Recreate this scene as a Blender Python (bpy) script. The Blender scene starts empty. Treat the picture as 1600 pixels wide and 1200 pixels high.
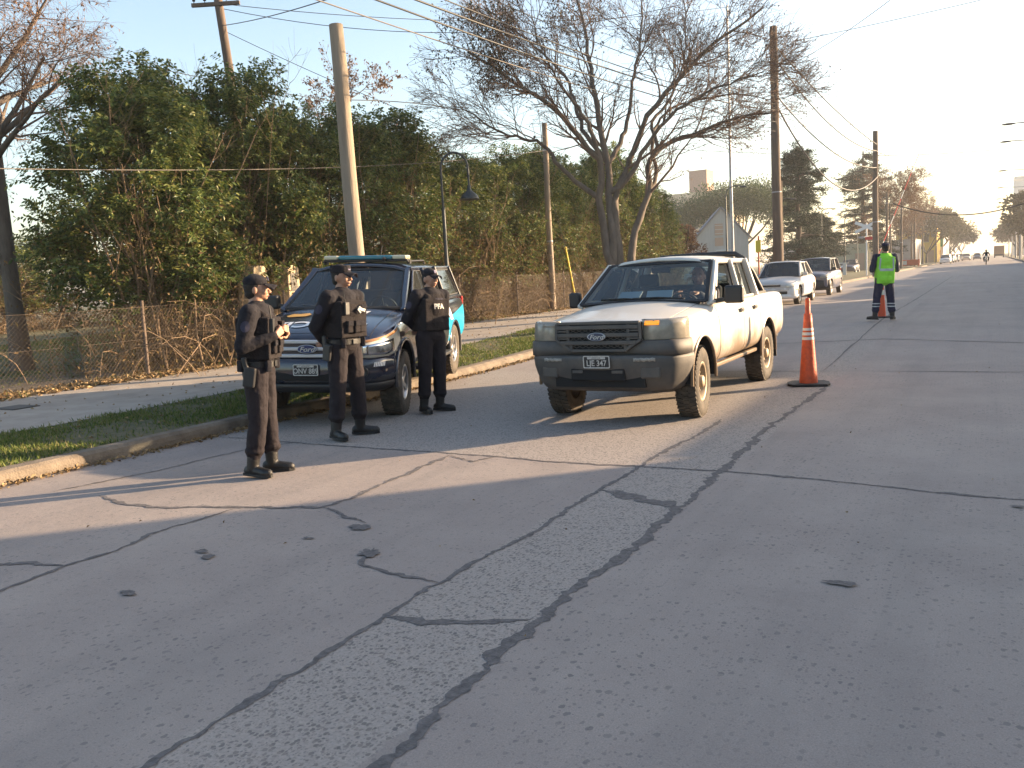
import bpy, bmesh, math, random
import numpy as np
from mathutils import Vector, Matrix, Euler
from mathutils.noise import noise as pnoise
R = math.radians
SC = bpy.context.scene
COL = SC.collection
random.seed(7)
# ------------------------------------------------------------ camera
F, YAW, PITCH, ROLL, CAMH = 1330.0, R(29.554), R(7.016), R(-3.152), 1.571
cam = bpy.data.cameras.new('camera'); camo = bpy.data.objects.new('camera', cam); COL.objects.link(camo)
fw = Vector((-math.sin(YAW)*math.cos(PITCH), math.cos(YAW)*math.cos(PITCH), -math.sin(PITCH)))
rt = Vector((math.cos(YAW), math.sin(YAW), 0)); up = rt.cross(fw)
r2 = rt*math.cos(ROLL) + up*math.sin(ROLL); u2 = up*math.cos(ROLL) - rt*math.sin(ROLL)
m = Matrix((r2, u2, -fw)).transposed().to_4x4(); m.translation = (0, 0, CAMH)
camo.matrix_world = m
cam.sensor_width = 36; cam.lens = F/1600*36; cam.clip_start = .1; cam.clip_end = 5000
SC.camera = camo
# ------------------------------------------------------------ light
SUN_EL, SUN_AZ = R(13.0), R(46)          # azimuth from +Y towards +X
world = bpy.data.worlds.new('World'); SC.world = world; world.use_nodes = True
wn = world.node_tree; bg = wn.nodes['Background']
sky = wn.nodes.new('ShaderNodeTexSky'); sky.sky_type = 'NISHITA'; sky.sun_disc = False
sky.sun_elevation = SUN_EL; sky.sun_rotation = SUN_AZ
sky.air_density = 1.0; sky.dust_density = 2.0; sky.ozone_density = .8
wn.links.new(sky.outputs[0], bg.inputs[0]); bg.inputs[1].default_value = 0.105
sl = bpy.data.lights.new('sun', 'SUN'); sl.energy = 5.0; sl.angle = R(.5); sl.color = (1, .73, .46)
so = bpy.data.objects.new('sun', sl); COL.objects.link(so)
sd = Vector((math.sin(SUN_AZ)*math.cos(SUN_EL), math.cos(SUN_AZ)*math.cos(SUN_EL), math.sin(SUN_EL)))
so.rotation_euler = sd.to_track_quat('Z', 'Y').to_euler(); so.location = (20, 20, 30)
SC.view_settings.view_transform = 'Standard'; SC.view_settings.look = 'None'
SC.view_settings.exposure = 1.93; SC.view_settings.gamma = 1
SC.render.engine = 'CYCLES'
cy = SC.cycles; cy.max_bounces = 8; cy.transparent_max_bounces = 12; cy.caustics_reflective = False; cy.caustics_refractive = False
cy.use_denoising = True
# ------------------------------------------------------------ materials
MATS = {}
def mat(name, col, rough=.7, metal=0., var=.0, scale=8., col2=None, bump=0., bscale=None, spec=.5, coat=0., emit=None, trans=0., alpha=1., island=0., det=6., stretch=None):
    if name in MATS: return MATS[name]
    mt = bpy.data.materials.new(name); mt.use_nodes = True
    nt = mt.node_tree; b = nt.nodes['Principled BSDF']; N = nt.nodes.new; L = nt.links.new
    b.inputs['Roughness'].default_value = rough; b.inputs['Metallic'].default_value = metal
    b.inputs['Specular IOR Level'].default_value = spec
    b.inputs['Base Color'].default_value = (*col, 1)
    if coat: b.inputs['Coat Weight'].default_value = coat; b.inputs['Coat Roughness'].default_value = .06
    if emit: b.inputs['Emission Color'].default_value = (*emit[0], 1); b.inputs['Emission Strength'].default_value = emit[1]
    if trans: b.inputs['Transmission Weight'].default_value = trans; b.inputs['IOR'].default_value = 1.45
    if alpha < 1: b.inputs['Alpha'].default_value = alpha
    tc = N('ShaderNodeTexCoord'); vec = tc.outputs['Object']
    if stretch:
        mp = N('ShaderNodeMapping'); mp.inputs['Scale'].default_value = stretch; L(vec, mp.inputs[0]); vec = mp.outputs[0]
    if var or col2:
        nz = N('ShaderNodeTexNoise'); nz.inputs['Scale'].default_value = scale; nz.inputs['Detail'].default_value = det; nz.inputs['Roughness'].default_value = .65
        L(vec, nz.inputs['Vector'])
        cr = N('ShaderNodeValToRGB'); cr.color_ramp.elements[0].position = .32; cr.color_ramp.elements[1].position = .68
        c2 = col2 if col2 else tuple(min(1, c*(1+var)) for c in col)
        c1 = col if col2 else tuple(c*(1-var) for c in col)
        cr.color_ramp.elements[0].color = (*c1, 1); cr.color_ramp.elements[1].color = (*c2, 1)
        L(nz.outputs['Fac'], cr.inputs[0]); L(cr.outputs[0], b.inputs['Base Color'])
    if island:
        ge = N('ShaderNodeNewGeometry'); cr2 = N('ShaderNodeValToRGB'); e = cr2.color_ramp.elements
        e[0].color = (*[c*(1-island) for c in col], 1); e[1].color = (*[min(1, c*(1+island)) for c in (col2 or col)], 1)
        L(ge.outputs['Random Per Island'], cr2.inputs[0]); L(cr2.outputs[0], b.inputs['Base Color'])
    if bump:
        nb = N('ShaderNodeTexNoise'); nb.inputs['Scale'].default_value = bscale or scale*4; nb.inputs['Detail'].default_value = 8
        L(vec, nb.inputs['Vector']); bp = N('ShaderNodeBump'); bp.inputs['Strength'].default_value = bump; bp.inputs['Distance'].default_value = .02
        L(nb.outputs['Fac'], bp.inputs['Height']); L(bp.outputs[0], b.inputs['Normal'])
    MATS[name] = mt; return mt
def leafmat(name, cols, rough=.5, transl=.3):
    mt = bpy.data.materials.new(name); mt.use_nodes = True; nt = mt.node_tree; b = nt.nodes['Principled BSDF']; N = nt.nodes.new; L = nt.links.new
    ge = N('ShaderNodeNewGeometry'); cr = N('ShaderNodeValToRGB'); el = cr.color_ramp.elements
    while len(el) < len(cols): el.new(.5)
    for i, c in enumerate(cols): el[i].position = i/max(1, len(cols)-1); el[i].color = (*c, 1)
    L(ge.outputs['Random Per Island'], cr.inputs[0]); L(cr.outputs[0], b.inputs['Base Color']); b.inputs['Roughness'].default_value = rough
    b.inputs['Specular IOR Level'].default_value = .35
    tr = N('ShaderNodeBsdfTranslucent'); L(cr.outputs[0], tr.inputs[0]); mx = N('ShaderNodeMixShader'); mx.inputs[0].default_value = transl
    L(b.outputs[0], mx.inputs[1]); L(tr.outputs[0], mx.inputs[2]); L(mx.outputs[0], nt.nodes['Material Output'].inputs[0])
    return mt
def glassmat(name, tint=(.75, .82, .8), dark=.35, rough=.02, dust=.06):
    """thin window glass: a fresnel mirror over a tinted see-through sheet"""
    mt = bpy.data.materials.new(name); mt.use_nodes = True; nt = mt.node_tree; N = nt.nodes.new; L = nt.links.new
    nt.nodes.remove(nt.nodes['Principled BSDF'])
    t = N('ShaderNodeBsdfTransparent'); t.inputs[0].default_value = (*[c*(1-dark) for c in tint], 1)
    g = N('ShaderNodeBsdfGlossy'); g.inputs['Roughness'].default_value = rough; g.inputs[0].default_value = (.9, .95, 1, 1)
    fr = N('ShaderNodeFresnel'); fr.inputs[0].default_value = 1.45
    d = N('ShaderNodeBsdfDiffuse'); d.inputs[0].default_value = (.38, .40, .38, 1)
    m1 = N('ShaderNodeMixShader'); m1.inputs[0].default_value = dust; L(t.outputs[0], m1.inputs[1]); L(d.outputs[0], m1.inputs[2])
    m2 = N('ShaderNodeMixShader'); L(fr.outputs[0], m2.inputs[0]); L(m1.outputs[0], m2.inputs[1]); L(g.outputs[0], m2.inputs[2])
    L(m2.outputs[0], nt.nodes['Material Output'].inputs[0]); MATS[name] = mt; return mt
# ------------------------------------------------------------ mesh helpers
def mkobj(name, me, parent=None):
    o = bpy.data.objects.new(name, me); COL.objects.link(o)
    if parent: o.parent = parent
    return o
def tag(o, label=None, cat=None, group=None, kind=None):
    if label: o['label'] = label
    if cat: o['category'] = cat
    if group: o['group'] = group
    if kind: o['kind'] = kind
    return o
def thing(name, label, cat, loc=(0, 0, 0), rz=0, group=None):
    o = bpy.data.objects.new(name, None); COL.objects.link(o); o.location = loc; o.rotation_euler = (0, 0, rz); o.empty_display_size = .2
    return tag(o, label, cat, group)
def kids(o): return [c for c in bpy.data.objects if c.parent == o]
def copy_tree(o, parent=None):
    c = o.copy(); COL.objects.link(c)
    if parent: c.parent = parent
    for ch in kids(o): copy_tree(ch, c)
    return c
def npmesh(name, V, Fa, mats, mi=None, smooth=False, parent=None):
    V = np.asarray(V, np.float32).reshape(-1, 3); me = bpy.data.meshes.new(name)
    groups = Fa if isinstance(Fa, list) else [Fa]
    nl = sum(f.size for f in groups); nf = sum(len(f) for f in groups)
    me.vertices.add(len(V)); me.vertices.foreach_set('co', V.ravel())
    me.loops.add(nl); me.polygons.add(nf)
    me.loops.foreach_set('vertex_index', np.concatenate([f.ravel() for f in groups]).astype(np.int32))
    tot = np.concatenate([np.full(len(f), f.shape[1], np.int32) for f in groups])
    st = np.zeros(nf, np.int32); st[1:] = np.cumsum(tot)[:-1]
    me.polygons.foreach_set('loop_start', st)
    me.polygons.foreach_set('loop_total', tot)
    if mi is not None: me.polygons.foreach_set('material_index', np.asarray(mi, np.int32))
    me.polygons.foreach_set('use_smooth', np.full(nf, smooth, bool))
    for mm in (mats if isinstance(mats, (list, tuple)) else [mats]): me.materials.append(mm)
    me.update(calc_edges=True); me.validate()
    return mkobj(name, me, parent)
class MB:
    def __init__(s): s.v = []; s.f = []; s.mi = []; s.sm = []
    def add(s, V, Fa, mi=0, sm=False):
        b = len(s.v); s.v += [tuple(v) for v in V]
        for f in Fa: s.f.append([b+i for i in f]); s.mi.append(mi); s.sm.append(sm)
        return s
    def box(s, c, d, rot=None, mi=0, taper=1.):
        x, y, z = d[0]/2, d[1]/2, d[2]/2
        P = [Vector((a*x*(taper if cc > 0 else 1), b*y*(taper if cc > 0 else 1), cc*z)) for cc in (-1, 1) for a, b in ((-1, -1), (1, -1), (1, 1), (-1, 1))]
        if rot is not None:
            rm = Euler(rot).to_matrix() if not isinstance(rot, Matrix) else rot; P = [rm @ p for p in P]
        P = [p+Vector(c) for p in P]
        return s.add(P, [(3, 2, 1, 0), (4, 5, 6, 7), (0, 1, 5, 4), (1, 2, 6, 5), (2, 3, 7, 6), (3, 0, 4, 7)], mi)
    def beam(s, a, b, w, h, mi=0, upv=(0, 0, 1)):
        a = Vector(a); b = Vector(b); d = (b-a); L = d.length; d.normalize(); x = d.cross(Vector(upv))
        if x.length < 1e-3: x = d.cross(Vector((1, 0, 0)))
        x.normalize(); y = x.cross(d)
        rm = Matrix((d, x, y)).transposed(); return s.box((a+b)/2, (L, w, h), rm, mi)
    def tube(s, pts, r, n=8, mi=0, caps=True, sm=True):
        pts = [Vector(p) for p in pts]; k = len(pts); rr = r if isinstance(r, (list, tuple)) else [r]*k
        V = []; prev = None
        for i, p in enumerate(pts):
            t = (pts[min(i+1, k-1)]-pts[max(i-1, 0)]).normalized()
            if prev is None: x = t.orthogonal().normalized()
            else: x = (prev-t*prev.dot(t)).normalized()
            prev = x; y = t.cross(x)
            for j in range(n):
                a = 2*math.pi*j/n; V.append(p+(x*math.cos(a)+y*math.sin(a))*rr[i])
        Fa = [(i*n+j, i*n+(j+1) % n, (i+1)*n+(j+1) % n, (i+1)*n+j) for i in range(k-1) for j in range(n)]
        s.add(V, Fa, mi, sm)
        if caps: s.add(V[:n], [tuple(range(n))[::-1]], mi); s.add(V[-n:], [tuple(range(n))], mi)
        return s
    def lathe(s, prof, n=24, c=(0, 0, 0), axis='z', mi=0, sm=True):
        V = []
        for (r, z) in prof:
            for j in range(n):
                a = 2*math.pi*j/n; p = (r*math.cos(a), r*math.sin(a), z)
                if axis == 'y': p = (p[0], p[2], p[1])
                if axis == 'x': p = (p[2], p[0], p[1])
                V.append((p[0]+c[0], p[1]+c[1], p[2]+c[2]))
        k = len(prof)
        Fa = [(i*n+j, i*n+(j+1) % n, (i+1)*n+(j+1) % n, (i+1)*n+j) for i in range(k-1) for j in range(n)]
        return s.add(V, Fa, mi, sm)
    def ell(s, c, r, rot=None, n=12, mi=0):
        V = []; m2 = n//2
        rm = (Euler(rot).to_matrix() if rot is not None and not isinstance(rot, Matrix) else rot)
        for i in range(m2+1):
            th = math.pi*i/m2
            for j in range(n):
                a = 2*math.pi*j/n; p = Vector((r[0]*math.sin(th)*math.cos(a), r[1]*math.sin(th)*math.sin(a), r[2]*math.cos(th)))
                if rm is not None: p = rm @ p
                V.append(p+Vector(c))
        Fa = [(i*n+j, (i+1)*n+j, (i+1)*n+(j+1) % n, i*n+(j+1) % n) for i in range(m2) for j in range(n)]
        return s.add(V, Fa, mi, True)
    def cap(s, a, b, ra, rb, n=12, mi=0):
        s.ell(a, (ra,)*3, None, n, mi); s.ell(b, (rb,)*3, None, n, mi)
        if (Vector(a)-Vector(b)).length > 1e-5: s.tube([a, b], [ra, rb], n, mi)
        return s
    def prism(s, poly, lo, hi, axis='y', mi=0):
        """extrude an outline; axis y: outline (x,z); z: (x,y); x: (y,z)"""
        f = {'y': lambda p, t: (p[0], t, p[1]), 'z': lambda p, t: (p[0], p[1], t), 'x': lambda p, t: (t, p[0], p[1])}[axis]
        n = len(poly); V = [f(p, lo) for p in poly]+[f(p, hi) for p in poly]
        return s.add(V, [tuple(range(n)), tuple(range(2*n-1, n-1, -1))]+[(i, n+i, n+(i+1) % n, (i+1) % n) for i in range(n)], mi)
    def grid(s, fn, nu, nv, mi=0, sm=True, flip=False):
        V = [fn(i/nu, j/nv) for i in range(nu+1) for j in range(nv+1)]
        Fa = [(i*(nv+1)+j, (i+1)*(nv+1)+j, (i+1)*(nv+1)+j+1, i*(nv+1)+j+1) for i in range(nu) for j in range(nv)]
        if flip: Fa = [f[::-1] for f in Fa]
        return s.add(V, Fa, mi, sm)
    def mesh(s, name):
        me = bpy.data.meshes.new(name); me.from_pydata(s.v, [], s.f); me.polygons.foreach_set('material_index', s.mi); me.polygons.foreach_set('use_smooth', s.sm); me.update(); return me
    def build(s, name, mats, parent=None, bevel=0., seg=2, fix=True, sub=0, solid=0.):
        me = s.mesh(name)
        for mm in (mats if isinstance(mats, (list, tuple)) else [mats]): me.materials.append(mm)
        if fix:
            bm = bmesh.new(); bm.from_mesh(me); bmesh.ops.recalc_face_normals(bm, faces=bm.faces); bm.to_mesh(me); bm.free()
        o = mkobj(name, me, parent)
        if solid: md = o.modifiers.new('s', 'SOLIDIFY'); md.thickness = solid; md.offset = -1
        if sub: md = o.modifiers.new('u', 'SUBSURF'); md.levels = md.render_levels = sub
        if bevel: md = o.modifiers.new('b', 'BEVEL'); md.width = bevel; md.segments = seg; md.limit_method = 'ANGLE'; md.angle_limit = R(35); md.use_clamp_overlap = True
        return o
def bake(o):
    dg = bpy.context.evaluated_depsgraph_get(); dg.update(); me = bpy.data.meshes.new_from_object(o.evaluated_get(dg)); o.modifiers.clear(); old = o.data; o.data = me; bpy.data.meshes.remove(old); return o
def text(s, size, name, mt, parent, M, ext=.003, shear=0., bold=0., align='CENTER', spx=1.):
    cu = bpy.data.curves.new(name, 'FONT'); cu.body = s; cu.size = size; cu.extrude = ext; cu.shear = shear; cu.offset = bold; cu.align_x = align; cu.align_y = 'CENTER'; cu.space_character = spx; cu.resolution_u = 3
    o = bpy.data.objects.new(name, cu); COL.objects.link(o); dg = bpy.context.evaluated_depsgraph_get(); dg.update()
    me = bpy.data.meshes.new_from_object(o.evaluated_get(dg)); bpy.data.objects.remove(o); me.transform(M); me.materials.clear(); me.materials.append(mt)
    return mkobj(name, me, parent)
def frame(o, x, y):
    """matrix with local x, y axes and origin"""
    x = Vector(x).normalized(); y = Vector(y).normalized(); z = x.cross(y); mm = Matrix((x, y, z)).transposed().to_4x4(); mm.translation = Vector(o); return mm
def gz(y):
    t = min(1, max(0, (y-11)/11)); return .25*t*t*(3-2*t)
# ------------------------------------------------------------ ground
KX, KXR = -7.62, 3.45
def ysteps(a, b): 
    ys = [a]
    while ys[-1] < b: ys.append(ys[-1]+(1 if ys[-1] < 30 else 8 if ys[-1] < 120 else 60))
    return ys
def strip(name, mt, xa, xb, ya, yb, dz, nx=1, wob=0., kind='structure'):
    mb = MB(); ys = ysteps(ya, yb)
    def fn(u, v):
        y = ys[int(round(u*(len(ys)-1)))]; x = xa+(xb-xa)*v; w = wob*(pnoise(Vector((x*.5, y*.7, 3)))+.5*pnoise(Vector((x*2, y*2.3, 7)))) if wob else 0
        return (x+(w if v in (0, 1) else 0), y, gz(y)+dz)
    mb.grid(fn, len(ys)-1, nx, flip=True); o = mb.build(name, mt); tag(o, kind=kind); return o
def road_material():
    mt = bpy.data.materials.new('road_concrete'); mt.use_nodes = True; nt = mt.node_tree; N = nt.nodes.new; L = nt.links.new; b = nt.nodes['Principled BSDF']
    b.inputs['Roughness'].default_value = .8; b.inputs['Specular IOR Level'].default_value = .35
    tc = N('ShaderNodeTexCoord'); P = tc.outputs['Object']
    def noise(s, d=5, r=.6, v=P, dist=0):
        n = N('ShaderNodeTexNoise'); n.inputs['Scale'].default_value = s; n.inputs['Detail'].default_value = d; n.inputs['Roughness'].default_value = r; n.inputs['Distortion'].default_value = dist; L(v, n.inputs[0]); return n.outputs['Fac']
    def ramp(f, a, bb, c0=0., c1=1.):
        n = N('ShaderNodeMapRange'); n.inputs[1].default_value = a; n.inputs[2].default_value = bb; n.inputs[3].default_value = c0; n.inputs[4].default_value = c1; L(f, n.inputs[0]); return n.outputs[0]
    def math_(op, a, bb):
        n = N('ShaderNodeMath'); n.operation = op
        for i, x in enumerate((a, bb)):
            if isinstance(x, (int, float)): n.inputs[i].default_value = x
            else: L(x, n.inputs[i])
        return n.outputs[0]
    def mix(f, a, bb, mode='MIX'):
        n = N('ShaderNodeMix'); n.data_type = 'RGBA'; n.blend_type = mode
        if isinstance(f, (int, float)): n.inputs[0].default_value = f
        else: L(f, n.inputs[0])
        for i, x in ((6, a), (7, bb)):
            if isinstance(x, tuple): n.inputs[i].default_value = (*x, 1)
            else: L(x, n.inputs[i])
        return n.outputs[2]
    sep = N('ShaderNodeSeparateXYZ'); L(P, sep.inputs[0]); X, Y = sep.outputs[0], sep.outputs[1]
    wob = ramp(noise(3), 0, 1, -.12, .12); Xw = math_('ADD', X, wob); Yw = math_('ADD', Y, wob)
    stripm = math_('MULTIPLY', ramp(Xw, -2.53, -2.51), ramp(Xw, -1.79, -1.77, 1, 0))
    beyond = math_('MULTIPLY', ramp(Yw, 6.42, 6.44), ramp(X, -1.79, -1.77, 1, 0)); beyond = math_('MULTIPLY', beyond, ramp(Yw, 12.3, 12.9, 1, 0))
    agg = math_('MAXIMUM', stripm, beyond)
    base = mix(ramp(noise(.9, 8, .7), .35, .65), (.285, .235, .215), (.375, .318, .285))
    base = mix(ramp(noise(45, 5, .75), .35, .65, 0, .55), base, (.355, .315, .29))
    base = mix(ramp(noise(150, 4, .8), .42, .62, .42, 0), base, (.13, .115, .11))
    # stains
    base = mix(ramp(noise(.35, 6, .7), .52, .7, 0, .35), base, (.15, .142, .14))
    st = N('ShaderNodeMapping'); st.inputs['Scale'].default_value = (2.2, .12, 1); L(P, st.inputs[0])
    base = mix(ramp(noise(1.2, 5, .6, st.outputs[0]), .5, .72, 0, .3), base, (.16, .15, .145))
    # sparse stones
    def stones(scale, thr, keep, jit=1.):
        wv = N('ShaderNodeTexNoise'); wv.inputs['Scale'].default_value = scale*1.3; wv.inputs['Detail'].default_value = 2; L(P, wv.inputs[0])
        ad = N('ShaderNodeVectorMath'); ad.operation = 'MULTIPLY_ADD'; L(wv.outputs['Color'], ad.inputs[0]); ad.inputs[1].default_value = (.7/scale,)*3; L(P, ad.inputs[2])
        mp = N('ShaderNodeMapping'); mp.inputs['Scale'].default_value = (1, .8, 1); L(ad.outputs[0], mp.inputs[0])
        v = N('ShaderNodeTexVoronoi'); v.inputs['Scale'].default_value = scale; v.inputs['Randomness'].default_value = jit; v.voronoi_dimensions = '2D'; L(mp.outputs[0], v.inputs[0])
        cs = N('ShaderNodeSeparateColor'); L(v.outputs['Color'], cs.inputs[0])
        size = ramp(cs.outputs[0], 1-keep, 1, 0, thr)
        hit = math_('LESS_THAN', v.outputs['Distance'], size); return hit, cs.outputs[1]
    h1, t1 = stones(26, .32, .42); patchy = ramp(noise(.8, 3), .35, .6, .3, 1)
    near = math_('MULTIPLY', h1, patchy)
    base = mix(math_('MULTIPLY', near, .8), base, mix(t1, (.11, .105, .11), (.2, .18, .17)))
    aggc = mix(ramp(noise(60, 3), .3, .7), (.265, .23, .21), (.36, .32, .29))
    h2, t2 = stones(48, .5, .75); aggc = mix(math_('MULTIPLY', h2, .7), aggc, mix(t2, (.07, .07, .075), (.19, .165, .15)))
    h3, t3 = stones(95, .4, .5); aggc = mix(math_('MULTIPLY', h3, .5), aggc, (.12, .11, .11))
    c = mix(agg, base, aggc)
    h4, t4 = stones(55, .34, .35); c = mix(math_('MULTIPLY', math_('MULTIPLY', h4, patchy), .5), c, (.12, .11, .112))
    c = mix(ramp(noise(.22, 7, .75), .5, .75, 0, .28), c, (.36, .32, .29))
    L(c, b.inputs['Base Color'])
    bh = math_('ADD', math_('MULTIPLY', noise(90, 5), .4), math_('MULTIPLY', noise(14, 4), .6))
    bh = math_('ADD', bh, math_('MULTIPLY', math_('MULTIPLY', h2, agg), -.6))
    bp = N('ShaderNodeBump'); bp.inputs['Strength'].default_value = .45; bp.inputs['Distance'].default_value = .012; L(bh, bp.inputs['Height']); L(bp.outputs[0], b.inputs['Normal'])
    return mt
m_road = road_material()
m_tar = mat('tar_filler', (.115, .105, .105), .85, var=.4, scale=25, bump=.4, bscale=90)
m_kerb = mat('kerb_concrete', (.10, .08, .06), .9, col2=(.235, .19, .145), scale=3.8, bump=.5, bscale=60)
m_walk = mat('walk_concrete', (.26, .22, .185), .85, col2=(.37, .32, .27), scale=2.2, bump=.3, bscale=70)
m_earth = mat('earth', (.10, .075, .05), .95, col2=(.17, .125, .08), scale=6, bump=.8, bscale=30)
m_turf = mat('turf', (.06, .065, .025), .95, col2=(.14, .115, .065), scale=7, bump=.8, bscale=60)
m_field = mat('field', (.05, .06, .02), .95, col2=(.11, .10, .05), scale=.8, bump=.5, bscale=20)
road_pts = dict(
seamR=([(-1.74,-3),(-1.73,-.4),(-1.76,1.1),(-1.74,2.04),(-1.74,2.25),(-1.78,2.51),(-1.78,2.79),(-1.82,2.94),(-1.80,3.23),(-1.82,3.64),(-1.79,4.10),(-1.77,4.52),(-1.79,5.22),(-1.79,5.74),(-1.81,6.30),(-1.85,7.33),(-1.87,8.26),(-1.85,9.43),(-1.81,11.22)], .056),
seamL=([(-2.5,-2),(-2.46,.2),(-2.48,1.71),(-2.49,1.92),(-2.49,2.23),(-2.50,2.53),(-2.51,2.87),(-2.51,3.07),(-2.54,3.37),(-2.52,3.55),(-2.52,3.89),(-2.49,4.20),(-2.45,4.55),(-2.49,4.99),(-2.50,5.56),(-2.48,6.20),(-2.48,7.03),(-2.42,7.80),(-2.43,8.70)], .034),
cr1=([(-2.51,3.07),(-2.3,3.1),(-2.19,3.13),(-2.02,3.21),(-1.84,3.30)], .055),
cr2=([(-2.50,5.62),(-2.12,5.46),(-1.9,5.4),(-1.76,5.28)], .09),
joint=([(-7.5,6.55),(-5.61,6.46),(-4.39,6.46),(-3.22,6.38),(-2.42,6.40),(-1.75,6.42),(-0.98,6.33),(-0.35,6.22),(0.20,6.15),(3.4,6.1)], .028),
A=([(-6.34,4.25),(-5.9,4.13),(-5.49,4.14),(-5.18,4.26),(-4.75,4.38),(-4.24,4.55),(-4.19,4.84),(-4.24,5.30),(-4.26,5.77),(-4.32,6.36)], .04),
B=([(-4.86,4.31),(-4.89,3.95),(-4.92,3.63),(-4.83,3.30),(-4.86,2.97),(-4.82,2.75),(-4.82,2.57),(-4.7,1.2)], .03),
B2=([(-4.86,2.97),(-5.12,2.94),(-5.29,2.84),(-5.9,2.7)], .05),
C=([(-4.24,4.55),(-4.10,4.52),(-3.86,4.41),(-3.64,4.33)], .02), C2=([(-3.24,3.91),(-3.2,3.8),(-3.13,3.65),(-3.07,3.64),(-2.91,3.58),(-2.73,3.57),(-2.52,3.55)], .03),
D=([(-4.32,6.36),(-3.94,6.19),(-3.85,6.48)], .02), E=([(-6.9,4.2),(-6.66,5.09),(-6.64,5.66),(-6.56,6.09),(-6.31,6.5)], .018),
far=([(-7.5,16.2),(-3.82,15.99),(-1.69,16.66),(0.47,15.90),(3.4,16)], .035), far2=([(-7.5,12.7),(-4,12.6),(-1.8,12.75),(3.4,12.7)], .02),
g1=([(-7.5,23),(3.4,23.2)], .03), g2=([(-7.5,29),(3.4,29.1)], .03), g3=([(-7.5,36),(3.4,36.2)], .03), g4=([(-7.5,44),(3.4,44)], .03), mid=([(-2.1,12.8),(-2.1,18),(-2.05,30),(-2.1,60)], .03))
def road():
    mb = MB(); ys = ysteps(-12, 1600)
    mb.grid(lambda u, v: (KX-.3+(KXR-KX+.6)*v, ys[int(round(u*(len(ys)-1)))], gz(ys[int(round(u*(len(ys)-1)))])), len(ys)-1, 1, 0, flip=True)
    lvl = 0
    for k, (pl, w) in road_pts.items():
        lvl += 1; dz = .0022+.00022*lvl
        # resample with ragged edges
        pts = []
        for i in range(len(pl)-1):
            a, b_ = Vector(pl[i]), Vector(pl[i+1]); n = max(1, int((b_-a).length/.03))
            if a.y > 12 or b_.y > 12: n = max(1, int((b_-a).length/.4))
            for j in range(n): pts.append(a.lerp(b_, j/n))
        pts.append(Vector(pl[-1])); V = []; Fa = []
        for i, p in enumerate(pts):
            t = (pts[min(i+1, len(pts)-1)]-pts[max(i-1, 0)]).normalized(); n = Vector((-t.y, t.x)); s = Vector((p.x*4, p.y*4, lvl))
            endt = min(1, (i+.6)/6, (len(pts)-i-.4)/6)
            rag = .02*pnoise(s*3)+.02*pnoise(s)+.012*pnoise(s*9)
            wl = w*.5*endt*(1+1.3*pnoise(s*1.7+Vector((9, 0, 0)))+.7*pnoise(s*5)+.5*pnoise(s*16))+.012*endt*pnoise(s*11); wr = w*.5*endt*(1+1.3*pnoise(s*1.7+Vector((0, 9, 0)))+.7*pnoise(s*6)+.5*pnoise(s*15))+.012*endt*pnoise(s*12+Vector((4, 0, 0)))
            for sgn, ww in ((1, wl), (-1, wr)):
                q = p+n*(sgn*max(.004, ww)+rag); V.append((q.x, q.y, gz(q.y)+dz))
        for i in range(len(pts)-1): Fa.append((2*i, 2*i+1, 2*i+3, 2*i+2))
        mb.add(V, Fa, 1)
    blobs = [(-4.23,3.48,.055,.025),(-4.12,3.42,.045,.035),(-4.04,2.81,.07,.025),(-3.78,3.92,.035,.018),(-.63,4.26,.075,.03),(.16,5.97,.035,.02),(-3.61,4.23,.08,.06),(-3.2,3.82,.07,.06)]
    for i, (x, y, a, c) in enumerate(blobs):
        n = 26; V = []
        for j in range(n):
            t = 2*math.pi*j/n; rr = 1+.7*pnoise(Vector((math.cos(t)*1.5, math.sin(t)*1.5, i*3.)))+.45*pnoise(Vector((math.cos(t)*5, math.sin(t)*5, i*3.)))
            V.append((x+a*rr*math.cos(t+.5), y+c*rr*math.sin(t+.5), gz(y)+.0074+i*.0001))
        mb.add(V, [tuple(range(n))], 1)
    o = mb.build('road', [m_road, m_tar], fix=False)
    # make everything face up
    bm = bmesh.new(); bm.from_mesh(o.data)
    for f in bm.faces:
        f.normal_update()
        if f.normal.z < 0: f.normal_flip()
    bm.to_mesh(o.data); bm.free(); tag(o, kind='structure')
road()
def terrain():
    # one big sheet that runs below everything, to the horizon
    mb = MB(); xs = [-1500, -400, -120, -60, -35, -22, -16, -13.6, -12, -9.9, KX-.12, KX-.05, KXR+.05, KXR+.12, 8, 20, 60, 200, 1500]
    ys = [-400, -60, -12]+ysteps(-11, 1700)[:]
    V = []; n = len(xs)
    for y in ys:
        for x in xs:
            z = gz(y)+(.1 if (x <= KX-.12 or x >= KXR+.12) else -.06)
            if x < -20: z += .12*pnoise(Vector((x*.05, y*.05, 0)))
            V.append((x, y, z))
    Fa = [(j*n+i, j*n+i+1, (j+1)*n+i+1, (j+1)*n+i) for j in range(len(ys)-1) for i in range(n-1)]
    mb.add(V, Fa, 0, True); tag(mb.build('ground', m_field, fix=False), kind='structure')
terrain()
strip('verge', m_turf, -9.95, KX-.2, -10, 320, .122, 6)
strip('verge', m_turf, KXR+.2, 6, -10, 320, .122, 2)
strip('sidewalk', m_walk, -13.62, -9.9, -10, 58, .128, 4, .16)
strip('sidewalk', m_walk, 5.95, 8.2, -10, 320, .128, 1)
strip('soil_strip', m_earth, -17.5, -13.4, -10, 60, .124, 4, .2)
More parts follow.
